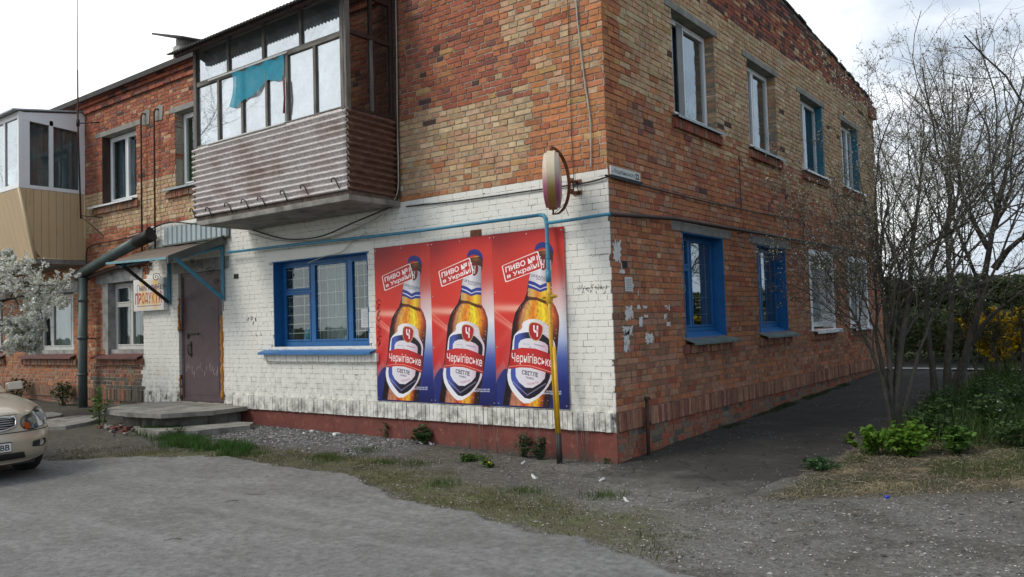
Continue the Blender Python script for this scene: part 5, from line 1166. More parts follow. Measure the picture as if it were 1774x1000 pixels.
# cabin
mb = MB(); CZ = [.97, 1.05, 1.15, 1.25, 1.34, 1.40, 1.435]; CF = [-1.22, -1.36, -1.55, -1.76, -1.98, -2.16, -2.42]; CR = [-3.98, -3.86, -3.70, -3.54, -3.38, -3.24, -3.0]; CW = [.735, .72, .69, .655, .615, .575, .46]
cr_ = []
for z, f_, r_, w_ in zip(CZ, CF, CR, CW):
    pts = [(f_-.16*(k/8)**2.4, w_*math.sin(k/8*math.pi/2)*1.0) for k in range(9)]; x0 = pts[-1][0]
    pts += [(x0+(r_+.1-x0)*k/20, w_) for k in range(1, 20)]+[(r_+.1*(w_*math.cos(k/6*math.pi/2)/w_)**3, w_*math.cos(k/6*math.pi/2)) for k in range(7)]
    cr_.append([(p[0], p[1], z) for p in pts]+[(p[0], -p[1], z) for p in pts[::-1][1:-1]])
n = len(cr_[0])
for j in range(len(cr_)-1):
    for i in range(n):
        q = [cr_[j][i], cr_[j][(i+1) % n], cr_[j+1][(i+1) % n], cr_[j+1][i]]; c = sum((Vector(p) for p in q), Vector())/4
        pil = j >= 4 or any(abs(i-k) <= 0 for k in (8, 9, 18, n-9, n-10, n-18)) or j == 0
        mb.add(q, [(0, 1, 2, 3)], 0 if pil else 1, True)
cap(mb, cr_[-1], False)
cb = mb.build('cabin', [M['carpaint'], M['autoglass']], car)
mb = MB(); mb.box(-3.7, -1.6, -.6, .6, .5, .95); mb.box(-2.3, -2.1, -.55, -.1, .9, 1.2); mb.box(-2.3, -2.1, .1, .55, .9, 1.2); mb.build('seats', M['trimblack'], car)
def patch(nm, inside, y0, y1, z0, z1, off, mt, ny=60, nz_=30, label=None, parent=None):
    mb = MB(); idx = {}; dy = (y1-y0)/ny; dz = (z1-z0)/nz_
    def vid(i, j):
        if (i, j) not in idx: y = y0+dy*i; z = z0+dz*j; idx[(i, j)] = len(mb.v); mb.v.append((nose(y, z)+off, y+ (off*.9*min(1, abs(y)/.85)**3)*(1 if y > 0 else -1), z))
        return idx[(i, j)]
    for i in range(ny):
        for j in range(nz_):
            if inside(y0+dy*(i+.5), z0+dz*(j+.5)): mb.f.append((vid(i, j), vid(i+1, j), vid(i+1, j+1), vid(i, j+1))); mb.m.append(0); mb.sm.append(True)
    return mb.build(nm, M[mt], parent or car)
def inpoly(P):
    def f(y, z):
        c = False; k = len(P)
        for i in range(k):
            (a, b_), (p, q) = P[i], P[(i+1) % k]
            if (b_ > z) != (q > z) and y < (p-a)*(z-b_)/(q-b_)+a: c = not c
        return c
    return f
hl = smooth([(.44, .60), (.42, .66), (.46, .725), (.56, .745), (.68, .80), (.76, .80), (.83, .74), (.865, .66), (.84, .625), (.68, .60), (.52, .578)], k=2)
def mirror(P): return [(-a, b_) for a, b_ in P]
for s_ in (1, -1):
    P = [(a*s_, b_) for a, b_ in hl]; y0, y1 = (.40, .885) if s_ > 0 else (-.885, -.40)
    grow = [(np.mean([q[0] for q in P])+(a-np.mean([q[0] for q in P]))*1.05, .69+(b_-.69)*1.10) for a, b_ in P]
    h = patch('headlight', inpoly(P), y0, y1, .56, .82, .012, 'lens', 90, 50)
    patch('surround', inpoly(grow), y0-.02, y1, .55, .83, .003, 'trimblack', 90, 50, parent=h)
    patch('reflector', inpoly(P), y0, y1, .56, .82, .006, 'chrome', 80, 40, parent=h)
    patch('indicator', inpoly([(.455*s_, .585), (.45*s_, .66), (.51*s_, .66), (.52*s_, .59)]), *sorted((.44*s_, .53*s_)), .57, .68, .010, 'amber', 24, 24, parent=h)
    for (yc, zc, r_) in ((.56*s_, .665, .050), (.69*s_, .70, .058)):
        mb = MB(); x0 = nose(yc, zc); mb.tube([(x0+.004, yc, zc), (x0+.016, yc, zc)], r_, 20, smooth=False); mb.tube([(x0+.016, yc, zc), (x0+.020, yc, zc)], r_*.55, 16); mb.build('bowl', M['chrome'] if yc*s_ < .6 else M['rim'], h)
    f = patch('fog_light', inpoly([(a*s_, b_) for a, b_ in ((.52, .375), (.53, .44), (.72, .45), (.74, .39), (.68, .36))]), *sorted((.50*s_, .76*s_)), .34, .47, .004, 'trimblack', 50, 26)
    mb = MB(); yc = .64*s_; x0 = nose(yc, .41); mb.tube([(x0-.0, yc, .41), (x0+.012, yc, .41)], .034, 16); mb.build('lamp', M['chrome'], f)
gr = [(-.36, .74), (.36, .74), (.375, .70), (.35, .63), (.22, .597), (0, .59), (-.22, .597), (-.35, .63), (-.375, .70)]
g = patch('grille', inpoly(gr), -.38, .38, .58, .75, .004, 'trimblack', 76, 22)
for z in (.625, .65, .675, .70, .722):
    mb = MB(); wv = .34 if z > .64 else .27; mb.tube([(nose(y, z)+.012, y, z) for y in np.linspace(-wv, wv, 17)], .006, 6); mb.build('grille_bar', M['rim'], g)
mb = MB(); G2 = gr+[gr[0]]; pts = []
for i in range(len(G2)-1):
    for k in range(6): s_ = k/6; y = G2[i][0]+(G2[i+1][0]-G2[i][0])*s_; z = G2[i][1]+(G2[i+1][1]-G2[i][1])*s_; pts.append((nose(y, z)+.010, y, z))
pts.append(pts[0]); mb.tube(pts, .011, 6); mb.build('grille_frame', M['chrome'], g)
patch('intake', inpoly([(-.46, .255), (-.42, .335), (.42, .335), (.46, .255)]), -.48, .48, .24, .35, .004, 'trimblack', 60, 14)
patch('bumper_groove', lambda y, z: True, -.88, .88, .560, .570, .003, 'trimblack', 80, 1)
patch('bonnet_gap', lambda y, z: abs(y) < .41, -.41, .41, .757, .762, .004, 'trimblack', 60, 1)
pp = Print(260, 56, (222, 222, 216)); pp.poly([(.0, .0), (1, 0), (1, .05), (0, .05)], (40, 40, 40)); pp.poly([(.0, .95), (1, .95), (1, 1), (0, 1)], (40, 40, 40)); pp.poly([(.012, .1), (.06, .1), (.06, .4), (.012, .4)], (60, 110, 190)); pp.poly([(.012, .4), (.06, .4), (.06, .7), (.012, .7)], (230, 200, 60))
pp.text('CB 0145 BB', [(.10, .20), (.965, .20), (.965, .82), (.10, .82)], (28, 28, 30), .015)
mb = MB(); mb.box(.003, .020, -.265, .265, .352, .470); fr = mb.build('plate_holder', M['trimblack'], car)
mb = MB(); mb.add([(.023, -.26, .357), (.023, .26, .357), (.023, .26, .465), (.023, -.26, .465)], [(0, 1, 2, 3)]); o = mb.build('number_plate', pp.material('number_plate_print', .4), fr); uvquad(o, 0, [(0, 0), (1, 0), (1, 1), (0, 1)])
def lathe_y(mb, prof, cx_, cz_, n=32, m=0):
    vs = [(cx_+r*math.cos(2*math.pi*k/n), y, cz_+r*math.sin(2*math.pi*k/n)) for k in range(n) for (r, y) in prof]; q = len(prof)
    mb.add(vs, [(k*q+j, k*q+j+1, ((k+1) % n)*q+j+1, ((k+1) % n)*q+j) for k in range(n) for j in range(q-1)], m, True)
for wx in WX:
    for s_ in (1, -1):
        yo = .855*s_; yi = .655*s_; mb = MB(); lathe_y(mb, [(.20, yi), (.29, yi), (.308, yi+.02*s_), (.312, (yi+yo)/2), (.308, yo-.02*s_), (.29, yo), (.205, yo), (.20, yo-.03*s_), (.20, yi)], wx, .312); wh = mb.build('wheel', M['tyre'], car)
        mb = MB(); lathe_y(mb, [(.205, yo-.005*s_), (.19, yo-.012*s_), (.18, yo-.06*s_), (.001, yo-.065*s_)], wx, .312)
        for k in range(5):
            a = 2*math.pi*k/5; p0 = Vector((wx, yo-.02*s_, .312)); mb.tube([p0, p0+Vector((math.cos(a)*.185, 0, math.sin(a)*.185))], .024, 6)
        mb.build('rim', M['rim'], wh)
for s_ in (1, -1):
    mb = MB(); mb.grid(lambda a, b_: (-1.55+.14*a, s_*(.76+.20*b_), .99+.0*a), 1, 1); mb.hexa([(-1.60, s_*.80, .96), (-1.48, s_*.80, .96), (-1.48, s_*.99, .98), (-1.60, s_*.99, .98), (-1.60, s_*.80, 1.06), (-1.52, s_*.80, 1.08), (-1.52, s_*.99, 1.09), (-1.60, s_*.99, 1.09)]); bevel(mb.build('mirror', M['carpaint'], car), .02)
    mb = MB(); mb.box(-2.6, -2.45, s_*.888-.008, s_*.888+.008, .80, .83); mb.build('door_handle', M['carpaint'], car)
    mb = MB(); mb.grid(lambda a, b_: (-4.55+.0*a, s_*(.45+.35*a), .62+.22*b_), 4, 3); mb.box(-4.60, -4.40, *sorted((s_*.5, s_*.80)), .64, .84); mb.build('tail_light', simple('red_lens', (.35, .02, .02), .2, bump=0), car)
mb = MB(); mb.box(-4.2, -.25, -.62, .62, .17, .24); mb.build('underbody', M['trimblack'], car)
# ---------------------------------------------------------------- ground
def vnoise(x, y, scale, seed, oct=4, gain=.55):
    r = np.random.default_rng(seed); G = r.random((256, 256)); out = np.zeros_like(x); a = 1.; tot = 0
    for o in range(oct):
        X = x*scale*2**o+37.3*o; Y = y*scale*2**o+11.7*o; xi = np.floor(X).astype(int); yi = np.floor(Y).astype(int); fx = X-xi; fy = Y-yi
        fx = fx*fx*(3-2*fx); fy = fy*fy*(3-2*fy); g = lambda i, j: G[(xi+i) % 256, (yi+j) % 256]
        out += a*((g(0, 0)*(1-fx)+g(1, 0)*fx)*(1-fy)+(g(0, 1)*(1-fx)+g(1, 1)*fx)*fy); tot += a; a *= gain
    return out/tot
def gzv(x, y):
    s_ = np.clip((y+3.6)/3.0, 0, 1); s_ = s_*s_*(3-2*s_); return .0165*np.clip(-x, 0, 40)*s_+.021*np.clip(y, 0, 40)
def sst(a, b_, x): t_ = np.clip((x-a)/(b_-a), 0, 1); return t_*t_*(3-2*t_)
EDGE = [(-40, -4.6), (-12, -4.1), (-6.7, -3.2), (-5.8, -2.5), (-4.54, -2.02), (-3.1, -2.03), (-2.07, -2.1), (-.88, -2.55), (.35, -2.77), (1.32, -2.93), (2.13, -3.12), (2.7, -3.35), (4.2, -4.4), (7, -6.6), (14, -12), (40, -30)]
def road_edge(x): return np.interp(x, [p[0] for p in EDGE], [p[1] for p in EDGE])
def relief(x, y):
    n1 = vnoise(x, y, .5, 1, 3)-.5; n2 = vnoise(x, y, 6, 2, 4)-.5
    d = road_edge(x)-y                                    # >0 on the road side
    soft = sst(.25, -.25, d); near = np.exp(-((x-3)**2+(y+0)**2)/90.)
    return n1*.06*soft+n2*.030*soft*(.35+.65*near)-.012*sst(0, .4, d)
def nu_axis(lo, hi, step, far):
    a = list(np.arange(lo, hi+1e-6, step)); s_ = step; x = hi
    while x < far: s_ *= 1.22; x += s_; a.append(x)
    s_ = step; x = lo
    while x > -far: s_ *= 1.22; x -= s_; a.insert(0, x)
    return np.array(a)
ax_ = nu_axis(-14, 7.5, .055, 900); ay_ = nu_axis(-7.5, 15.5, .055, 900)
GX, GY = np.meshgrid(ax_, ay_); Z = gzv(GX, GY)+relief(GX, GY); Z = np.where((GX < -.06) & (GY > .06) & (GY < 13), np.minimum(Z, gzv(GX, GY)), Z)
def zone_colours(x, y):
    n = vnoise(x, y, 2.2, 5, 4); f = vnoise(x, y, 14, 6, 3); c = np.empty(x.shape+(3,)); c[:] = (.085, .077, .062)
    def put(m_, col): nonlocal c; m_ = m_[..., None].clip(0, 1); c = c*(1-m_)+np.array(col)*m_
    put(sst(.42, .60, n)*.6, (.12, .11, .09))
    put(sst(-2.2, -.4, x+n*1.3-.6)*sst(.55, -.5, y+n*.8-.4)*sst(-20, -19, y), (.155, .148, .130)); put(sst(.50, .60, vnoise(x, y, 1.1, 91, 4))*.65, (.095, .088, .074)); put(sst(-.2, -1.6, y)*sst(-.5, 1.5, x)*sst(.44, .56, vnoise(x, y, 3.1, 92, 4))*.6, (.19, .185, .17))          # grey grit before the corner and to the right
    put(sst(-5.2, -4.4, x+n-.5)*sst(-1.9, -2.3, x+n*1.2)*sst(-1.25, -.7, y+.5*n)*.75, (.15, .15, .15))        # gravel heap by the wall
    d = y-road_edge(x)
    moss = sst(-.08, .12, d+.3*(f-.5))*sst(1.10, .35, d+1.1*(n-.5)+.12*np.clip(-1.5-x, -1, 2))*sst(-7.5, -5.5, x)*sst(2.3, 1.1, x)
    put(moss*.80, (.105, .098, .045)); put(moss*sst(.5, .66, f)*.7, (.085, .105, .035))
    vx = sst(1.92, 2.18, x+.28*(n-.5)-.04*np.clip(y, -2, 4))*sst(-.95, -.55, y-.75*(x-2.2)+.5*(f-.5))
    put(vx, (.085, .074, .046)); put(vx*sst(.5, .62, vnoise(x, y, 1.5, 9, 3)), (.26, .21, .125)); put(vx*sst(2., 4.5, y)*.9, (.055, .070, .028)); put(vx*sst(.50, .66, vnoise(x, y, 1.1, 19, 3))*.7, (.07, .09, .03))
    put(sst(14.5, 16, y)*.9, (.06, .075, .03)); put(sst(9, 14, x)*sst(-1.5, 1, y)*.9, (.07, .09, .035)); put(sst(-16, -20, y)*.9, (.09, .10, .05))
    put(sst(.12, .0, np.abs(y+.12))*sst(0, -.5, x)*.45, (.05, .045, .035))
    return (c*(1+.28*(f-.5)[..., None])).clip(.01, .6)
nx, ny = len(ax_), len(ay_); I = np.arange(nx*ny).reshape(ny, nx)
Qg = np.stack([I[:-1, :-1], I[:-1, 1:], I[1:, 1:], I[1:, :-1]], -1).reshape(-1, 4)
b = NB('soil_and_grit'); at = b.n('ShaderNodeAttribute', attribute_name='Col').outputs['Color']
c = b.mix(1, at, b.ramp(b.noise(60, 6, .75), [(.25, .45), (.5, 1.), (.75, 1.6)]), 'MULTIPLY'); c = b.mix(1, c, b.ramp(b.noise(16, 8, .85), [(.34, .45), (.5, 1.), (.66, 1.6)]), 'MULTIPLY'); c = b.mix(b.ramp(b.noise(120, 3, .6), [(.60, 0.), (.68, .7)]), c, (.32, .31, .28))
b.base(c); b.rough(.96, spec=.2); q = b.bump(b.noise(28, 6, .75), .9, .02); b.bump(b.noise(120, 4, .7), .8, .008, q); M['ground'] = b.m
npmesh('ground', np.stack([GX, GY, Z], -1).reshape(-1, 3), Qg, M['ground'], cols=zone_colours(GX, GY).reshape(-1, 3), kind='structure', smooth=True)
# worn grey road
b = NB('worn_road'); 
c = b.ramp(b.noise(1.1, 6, .62, stretch=(1, 1.8, 1)), [(.3, (.145, .142, .132)), (.5, (.180, .178, .168)), (.72, (.222, .220, .208))])
c = b.mix(1, c, b.ramp(b.noise(15, 9, .88), [(.34, .50), (.5, 1.), (.66, 1.5)]), 'MULTIPLY'); c = b.mix(b.ramp(b.noise(.55, 4, .6), [(.50, 0.), (.66, .45)]), c, (.135, .133, .125))
c = b.mix(b.ramp(b.noise(7, 7, .75), [(.52, 0.), (.66, .45)]), c, (.30, .305, .295)); c = b.mix(b.ramp(b.noise(5, 7, .8), [(.56, 0.), (.68, .5)]), c, (.12, .118, .11))
vo = b.n('ShaderNodeTexVoronoi'); vo.inputs['Scale'].default_value = 3.2; b.l(b.co, vo.inputs['Vector'])
c = b.mix(b.ramp(b.noise(210, 2, .5), [(.66, 0.), (.70, .75)]), c, (.07, .07, .065)); c = b.mix(b.ramp(b.noise(70, 3, .6), [(.64, 0.), (.70, .6)]), c, (.40, .40, .38))
vc = b.n('ShaderNodeTexVoronoi', feature='DISTANCE_TO_EDGE'); vc.inputs['Scale'].default_value = .55; nq = b.n('ShaderNodeTexNoise'); nq.inputs['Scale'].default_value = 1.8; nq.inputs['Detail'].default_value = 7; b.l(b.co, nq.inputs['Vector'])
aq = b.n('ShaderNodeVectorMath', operation='ADD'); b.l(b.co, aq.inputs[0]); b.l(nq.outputs['Color'], aq.inputs[1]); b.l(aq.outputs[0], vc.inputs['Vector'])
ck = b.math('MULTIPLY', b.ramp(vc.outputs['Distance'], [(.0, 1.), (.006, 0.)]), b.ramp(b.noise(.7, 4, .6), [(.52, 0.), (.62, .35)])); c = b.mix(ck, c, (.08, .077, .07))
c = b.mix(b.ramp(b.noise(.8, 5, .6, stretch=(.35, 2.2, 1)), [(.55, 0.), (.66, .35)]), c, (.30, .298, .285))
b.base(c); b.rough(.93, spec=.25); q = b.bump(b.noise(9, 6, .7), .5, .02); q = b.bump(ck, -.6, .01, q); b.bump(b.noise(60, 6, .8), .9, .008, q); M['road'] = b.m
rx = nu_axis(-14, 7.5, .06, 300); rt = np.array([0, .03, .07, .12, .2, .35, .6, 1., 1.6, 2.4, 3.4, 5, 7, 10, 14, 20, 30])
RX, RT = np.meshgrid(rx, rt); jag = (vnoise(RX, RX*0, 2.2, 21, 4)-.5)*.34+(vnoise(RX, RX*0, 17, 22, 3)-.5)*.10
RY = road_edge(RX)+jag*np.exp(-RT*.8)-RT; RZ = gzv(RX, RY)+relief(RX, RY)*0+.004+.010*sst(0, .08, RT)+(vnoise(RX, RY, .6, 3, 2)-.5)*.02*sst(0, 1, RT)
RZ[0] -= .03; nx, ny = len(rx), len(rt); I = np.arange(nx*ny).reshape(ny, nx); Qr = np.stack([I[:-1, :-1], I[:-1, 1:], I[1:, 1:], I[1:, :-1]], -1).reshape(-1, 4)
RZ = np.maximum(RZ, gzv(RX, RY)+relief(RX, RY)+np.where(RT > .02, .004, -.03))
npmesh('road', np.stack([RX, RY, RZ], -1).reshape(-1, 3), Qr[:, ::-1], M['road'], kind='structure', smooth=True)
# asphalt path beside the side wall
b = NB('old_dark_asphalt'); c = b.ramp(b.noise(1.6, 6, .65), [(.3, (.034, .031, .027)), (.55, (.052, .047, .040)), (.75, (.090, .080, .066))]); c = b.mix(b.ramp(b.math('ADD', b.math('MULTIPLY', b.xyz()[1], -.45), b.noise(1.7, 6, .7)), [(.60, 0.), (.95, .9)]), c, (.14, .133, .115)); c = b.mix(b.ramp(b.noise(9, 8, .85), [(.45, 0.), (.62, .6)]), c, (.028, .026, .022)); c = b.mix(b.ramp(b.noise(60, 5, .8), [(.56, 0.), (.66, .6)]), c, (.15, .145, .13))
cr2 = b.n('ShaderNodeTexVoronoi', feature='DISTANCE_TO_EDGE'); cr2.inputs['Scale'].default_value = .9; mpn = b.n('ShaderNodeMapping'); b.l(b.co, mpn.inputs[0])
nv_ = b.n('ShaderNodeTexNoise'); nv_.inputs['Scale'].default_value = 2.5; b.l(b.co, nv_.inputs['Vector']); av = b.n('ShaderNodeVectorMath', operation='ADD'); b.l(b.co, av.inputs[0]); b.l(nv_.outputs['Color'], av.inputs[1]); b.l(av.outputs[0], cr2.inputs['Vector'])
crk = b.ramp(cr2.outputs['Distance'], [(.0, .7), (.014, 0.)]); c = b.mix(crk, c, (.010, .010, .009))
b.base(c); b.rough(.9, spec=.3); q = b.bump(b.noise(8, 6, .7), .8, .03); q = b.bump(b.ramp(cr2.outputs['Distance'], [(.0, 0.), (.03, 1.)]), .7, .015, q); b.bump(b.noise(90, 4, .7), .8, .006, q); M['asphalt'] = b.m
py_ = np.arange(-.95, 16, .08); pu = np.linspace(0, 1, 34); PU, PY = np.meshgrid(pu, py_)
lft = .0+0*PY; rgt = 2.0+.02*PY+(vnoise(PY*0+3, PY, 1.6, 31, 4)-.5)*.35
PX = lft+(rgt-lft)*PU; PY2 = PY+np.where(PY < -.6, 1, 0)*(vnoise(PX, PX*0, 1.5, 33, 3)-.5)*.6
PZ = gzv(PX, PY2)+relief(PX, PY2)*.6+.010+.006*np.sin(PX*2)
edge_ = np.minimum(np.minimum(PU*99+1, (1-PU)*12), (PY+.95)*6); PZ = np.maximum(PZ, gzv(PX, PY2)+relief(PX, PY2)+.005)-.03*np.clip(1-edge_, 0, 1)
nx, ny = len(pu), len(py_); I = np.arange(nx*ny).reshape(ny, nx); Qp = np.stack([I[:-1, :-1], I[:-1, 1:], I[1:, 1:], I[1:, :-1]], -1).reshape(-1, 4)
npmesh('footpath', np.stack([PX, PY2, PZ], -1).reshape(-1, 3), Qp, M['asphalt'], kind='structure', smooth=True)
# pale footpath crossing behind the trees
mb = MB(); mb.grid(lambda a, b_: (-1+22*a, 12.9+.5*b_-1.3*a, gz(-1+22*a, 12.9)+.03+.0*a), 40, 2); M['palepath'] = simple('pale_path', (.30, .30, .29), .9); mb.build('cross_path', M['palepath'], kind='structure')
def put(x, y): return gzv(x, y)+relief(x, y)
# loose stones
def scatter_stones(name, x, y, s_, col, lab=None, flat=.55):
    n = len(x); base = np.array([(1, 0, 0), (0, 1, 0), (-1, 0, 0), (0, -1, 0), (0, 0, 1), (0, 0, -1)], float); tri = np.array([(0, 1, 4), (1, 2, 4), (2, 3, 4), (3, 0, 4), (1, 0, 5), (2, 1, 5), (3, 2, 5), (0, 3, 5)])
    a = rng.uniform(0, 6.3, n); V = base[None]*(1+rng.normal(0, .22, (n, 6, 1)))*s_[:, None, None]; V[..., 2] *= flat; V[..., 0] *= rng.uniform(.8, 1.5, n)[:, None]
    ca, sa = np.cos(a)[:, None], np.sin(a)[:, None]; X_ = V[..., 0]*ca-V[..., 1]*sa; Y_ = V[..., 0]*sa+V[..., 1]*ca
    V = np.stack([X_+x[:, None], Y_+y[:, None], V[..., 2]+(put(x, y)+s_*.15)[:, None]], -1).reshape(-1, 3); T_ = (tri[None]+6*np.arange(n)[:, None, None]).reshape(-1, 3)
    return npmesh(name, V, T_, M['stone'], cols=np.repeat(col, 6, 0), kind='stuff', tri=True)
b = NB('loose_stone'); at = b.n('ShaderNodeAttribute', attribute_name='Col').outputs['Color']; b.base(at); b.rough(.9); M['stone'] = b.m
def cols_for(n, a, b_, f=.3): t_ = rng.random(n)[:, None]; return (np.array(a)*(1-t_)+np.array(b_)*t_)*(1+rng.normal(0, f, (n, 1))).clip(.4, 1.8)
def sample(n, x0, x1, y0, y1, acc):
    x = rng.uniform(x0, x1, n*4); y = rng.uniform(y0, y1, n*4); m_ = rng.random(n*4) < acc(x, y); return x[m_][:n], y[m_][:n]
onpath = lambda x, y: (x > -.02) & (x < 2.0) & (y > -.9)
x, y = sample(15000, -8, 5.5, -5.2, .02, lambda x, y: (y > road_edge(x)-.25)*(.25+.75*(vnoise(x, y, 1.2, 41, 3) > .48))*(~onpath(x, y))*(y < .0+50*(x > 2.1)))
o = scatter_stones('gravel', x, y, rng.gamma(1.6, .0030, len(x)).clip(.002, .022), cols_for(len(x), (.06, .055, .048), (.22, .21, .19))); tag(o, 'grey grit and small stones strewn between road and wall', 'gravel')
x, y = sample(9000, -6.6, -3.1, -1.35, .0, lambda x, y: sst(-1.4, -.9, y+.35*np.sin(x*2))*.9+.1)
o = scatter_stones('gravel_heap', x, y, rng.gamma(2.4, .0040, len(x)).clip(.004, .026), cols_for(len(x), (.06, .058, .055), (.28, .275, .27))); tag(o, 'dark grey gravel spread along the plinth right of the porch', 'gravel')
x, y = sample(5000, 1.5, 6, -4.8, 1.5, lambda x, y: (y > road_edge(x)-.1)*(y < .9*(x-2.2)-.6)*.9); o = scatter_stones('road_gravel', x, y, rng.gamma(1.7, .0036, len(x)).clip(.003, .026), cols_for(len(x), (.08, .076, .068), (.26, .25, .23))); tag(o, 'coarse gravel on the road shoulder at the right', 'gravel')
x, y = sample(16000, -8, 4.6, -6.2, -1.9, lambda x, y: (y < road_edge(x)+.1)*(.10+.5*(vnoise(x, y, 1.6, 43, 3) > .5)+.6*(y > road_edge(x)-.35))); o = scatter_stones('road_grit', x, y, rng.gamma(1.5, .0022, len(x)).clip(.0018, .013), cols_for(len(x), (.05, .05, .045), (.34, .33, .31))); tag(o, 'scattered dark grit on the grey road', 'grit')
x, y = sample(3800, -5, 5, -3.2, 9, lambda x, y: np.where(onpath(x, y), .55, .5)*((x > .1) | (y < -.05))*(y > road_edge(x)-.4)); z_ = put(x, y)
o = scatter_stones('petals', x, y, rng.uniform(.003, .0075, len(x)), cols_for(len(x), (.62, .60, .58), (.75, .74, .72), .05), flat=.25); tag(o, 'fallen white petals over path and verge', 'petals'); o.location.z = .012
LIT = ['crumpled white scrap on the gravel, nearest the porch step', 'tiny white scrap beside the crumpled one near the porch step', 'white scrap lying lowest of the three near the porch step', 'long pale scrap of litter on the gravel left of the posters', 'white scrap against the plinth beside the bushy weed', 'pale scrap just left of the bushy weed under the posters', 'flat white scrap on the grit right of the gas riser foot', 'small pale scrap by the weeds in front of the third poster', 'small pale scrap in front of the wall corner', 'small pale scrap on the shoulder farthest from the wall']
x = np.array([-5.26, -5.2, -5.16, -4.62, -2.86, -2.99, -.36, -.95, .32, 1.0]); y = np.array([-.12, -.2, -.36, -.2, -.05, -.12, -1.15, -.55, -.9, -1.6])
for i in range(len(x)):
    mb = MB(); s_ = (.05, .03, .04, .10, .05, .045, .05, .03, .04, .03)[i]; P = [(x[i]+s_*math.cos(a)*random.uniform(.5, 1.1), y[i]+s_*.6*math.sin(a)*random.uniform(.5, 1.1)) for a in np.linspace(0, 6.28, 9)[:-1]]; zg = float(put(x[i:i+1], y[i:i+1])[0])
    mb.prism(P, lambda a, b_, d: (a, b_, zg+d+.02*math.sin(a*60)), .0, .022); tag(mb.build('litter_scrap', M['paper']), LIT[i], 'litter', 'litter scraps along the wall foot')
for ks, (a, b_, c_, d_) in enumerate(((-2.41, -3.30, -2.22, -3.16), (-2.30, -3.56, -2.20, -3.48), (-1.44, -4.67, -1.35, -4.57))):
    mb = MB(); mb.tube([(a, b_, .02), ((a+c_)/2, (b_+d_)/2+.01, .024), (c_, d_, .02)], .004, 5); tag(mb.build('twig', M['weathered']), ('longest thin dark stick on the grey road, farthest from the camera', 'short dark stick on the road just before the longest one', 'dark stick on the road nearest the camera')[ks], 'stick', 'sticks on the road')
mb = MB(); mb.tube([(2.95, -.50, .035), (2.98, -.48, .035)], .014, 8); tag(mb.build('bottle_cap', simple('blue_cap', (.02, .05, .45), .4, bump=0)), 'tiny blue cap lying on the verge', 'bottle cap')
# ---------------------------------------------------------------- grass
b = NB('blade'); at = b.n('ShaderNodeAttribute', attribute_name='Col').outputs['Color']; b.base(at); b.rough(.6, spec=.3)
tl = b.n('ShaderNodeBsdfTranslucent'); b.l(at, tl.inputs[0]); ms = b.n('ShaderNodeMixShader'); ms.inputs[0].default_value = .3; b.l(b.p.outputs[0], ms.inputs[1]); b.l(tl.outputs[0], ms.inputs[2]); b.l(ms.outputs[0], b.out.inputs[0]); M['blade'] = b.m
def grass(name, x, y, h, w_, ca, cb_, lean=.5, lab=None, cat='grass', flat=False):
    n = len(x); z = put(x, y)-.005; a = rng.uniform(0, 2*math.pi, n); dx, dy = np.cos(a), np.sin(a); ln = rng.uniform(.1, 1, n)*lean*h; b2_ = rng.uniform(0, 2*math.pi, n); wx, wy_ = np.cos(b2_)*w_, np.sin(b2_)*w_
    P = [np.stack([x-wx, y-wy_, z], -1), np.stack([x+wx, y+wy_, z], -1)]
    hm = h*(.6 if not flat else .12); P += [np.stack([x+dx*ln*.4+wx*.7, y+dy*ln*.4+wy_*.7, z+hm], -1), np.stack([x+dx*ln*.4-wx*.7, y+dy*ln*.4-wy_*.7, z+hm], -1)]
    tipz = z+h*(.95 if not flat else .1); P += [np.stack([x+dx*ln+wx*.1, y+dy*ln+wy_*.1, tipz], -1), np.stack([x+dx*ln-wx*.1, y+dy*ln-wy_*.1, tipz], -1)]
    V = np.stack(P, 1).reshape(-1, 3); q = np.array([(0, 1, 2, 3), (3, 2, 4, 5)]); Q = (q[None]+6*np.arange(n)[:, None, None]).reshape(-1, 4)
    o = npmesh(name, V, Q, M['blade'], cols=np.repeat(cols_for(n, ca, cb_, .2), 6, 0).clip(0, .6), kind='stuff'); return tag(o, lab, cat)
def spots(n, cs, r):
    i = rng.integers(0, len(cs), n); c = np.array(cs)[i]; return c[:, 0]+rng.normal(0, r, n), c[:, 1]+rng.normal(0, r, n)
pth = [(-7.7+3.05*t_, -1.33-.52*t_+.10*math.sin(t_*9)) for t_ in np.linspace(0, 1, 30)]
x, y = spots(13000, pth, .14); m_ = (y > road_edge(x)+.0) & (vnoise(x, y, 5, 81, 3) > .40); x, y = x[m_], y[m_]
grass('grass', x, y, rng.uniform(.03, .13, len(x)), .0035, (.035, .085, .018), (.075, .155, .030), lab='patch of fresh green grass below the porch step')
x, y = sample(15000, -7.5, 2.2, -3.1, -.4, lambda x, y: sst(-.22, .14, y-road_edge(x))*sst(1.1, .3, y-road_edge(x)+.9*(vnoise(x, y, 2.2, 5, 4)-.5))*(.15+.85*(vnoise(x, y, 3, 61, 3) > .5)))
grass('moss_grass', x, y, rng.uniform(.008, .035, len(x)), .0035, (.075, .080, .030), (.15, .13, .06), lab='low brownish moss and grass along the road edge')
x, y = spots(2600, [(-3.35, -1.5), (-3.1, -1.6), (-2.4, -1.35), (-2.0, -1.25), (-4.4, -1.75), (-.05, -1.75), (.7, -1.5), (-1.0, -1.9), (-3.2, -.9), (-1.6, -.6)], .11); grass('grass_tufts', x, y, rng.uniform(.02, .08, len(x)), .003, (.05, .095, .022), (.10, .14, .035), lab='small green tufts scattered on the grit')
x, y = sample(16000, 1.9, 6.5, -1.4, 4.2, lambda x, y: sst(1.95, 2.15, x-.03*y)*(y > .75*(x-2.2)-.8)*(.2+.8*(vnoise(x, y, 2.4, 71, 3) > .47)))
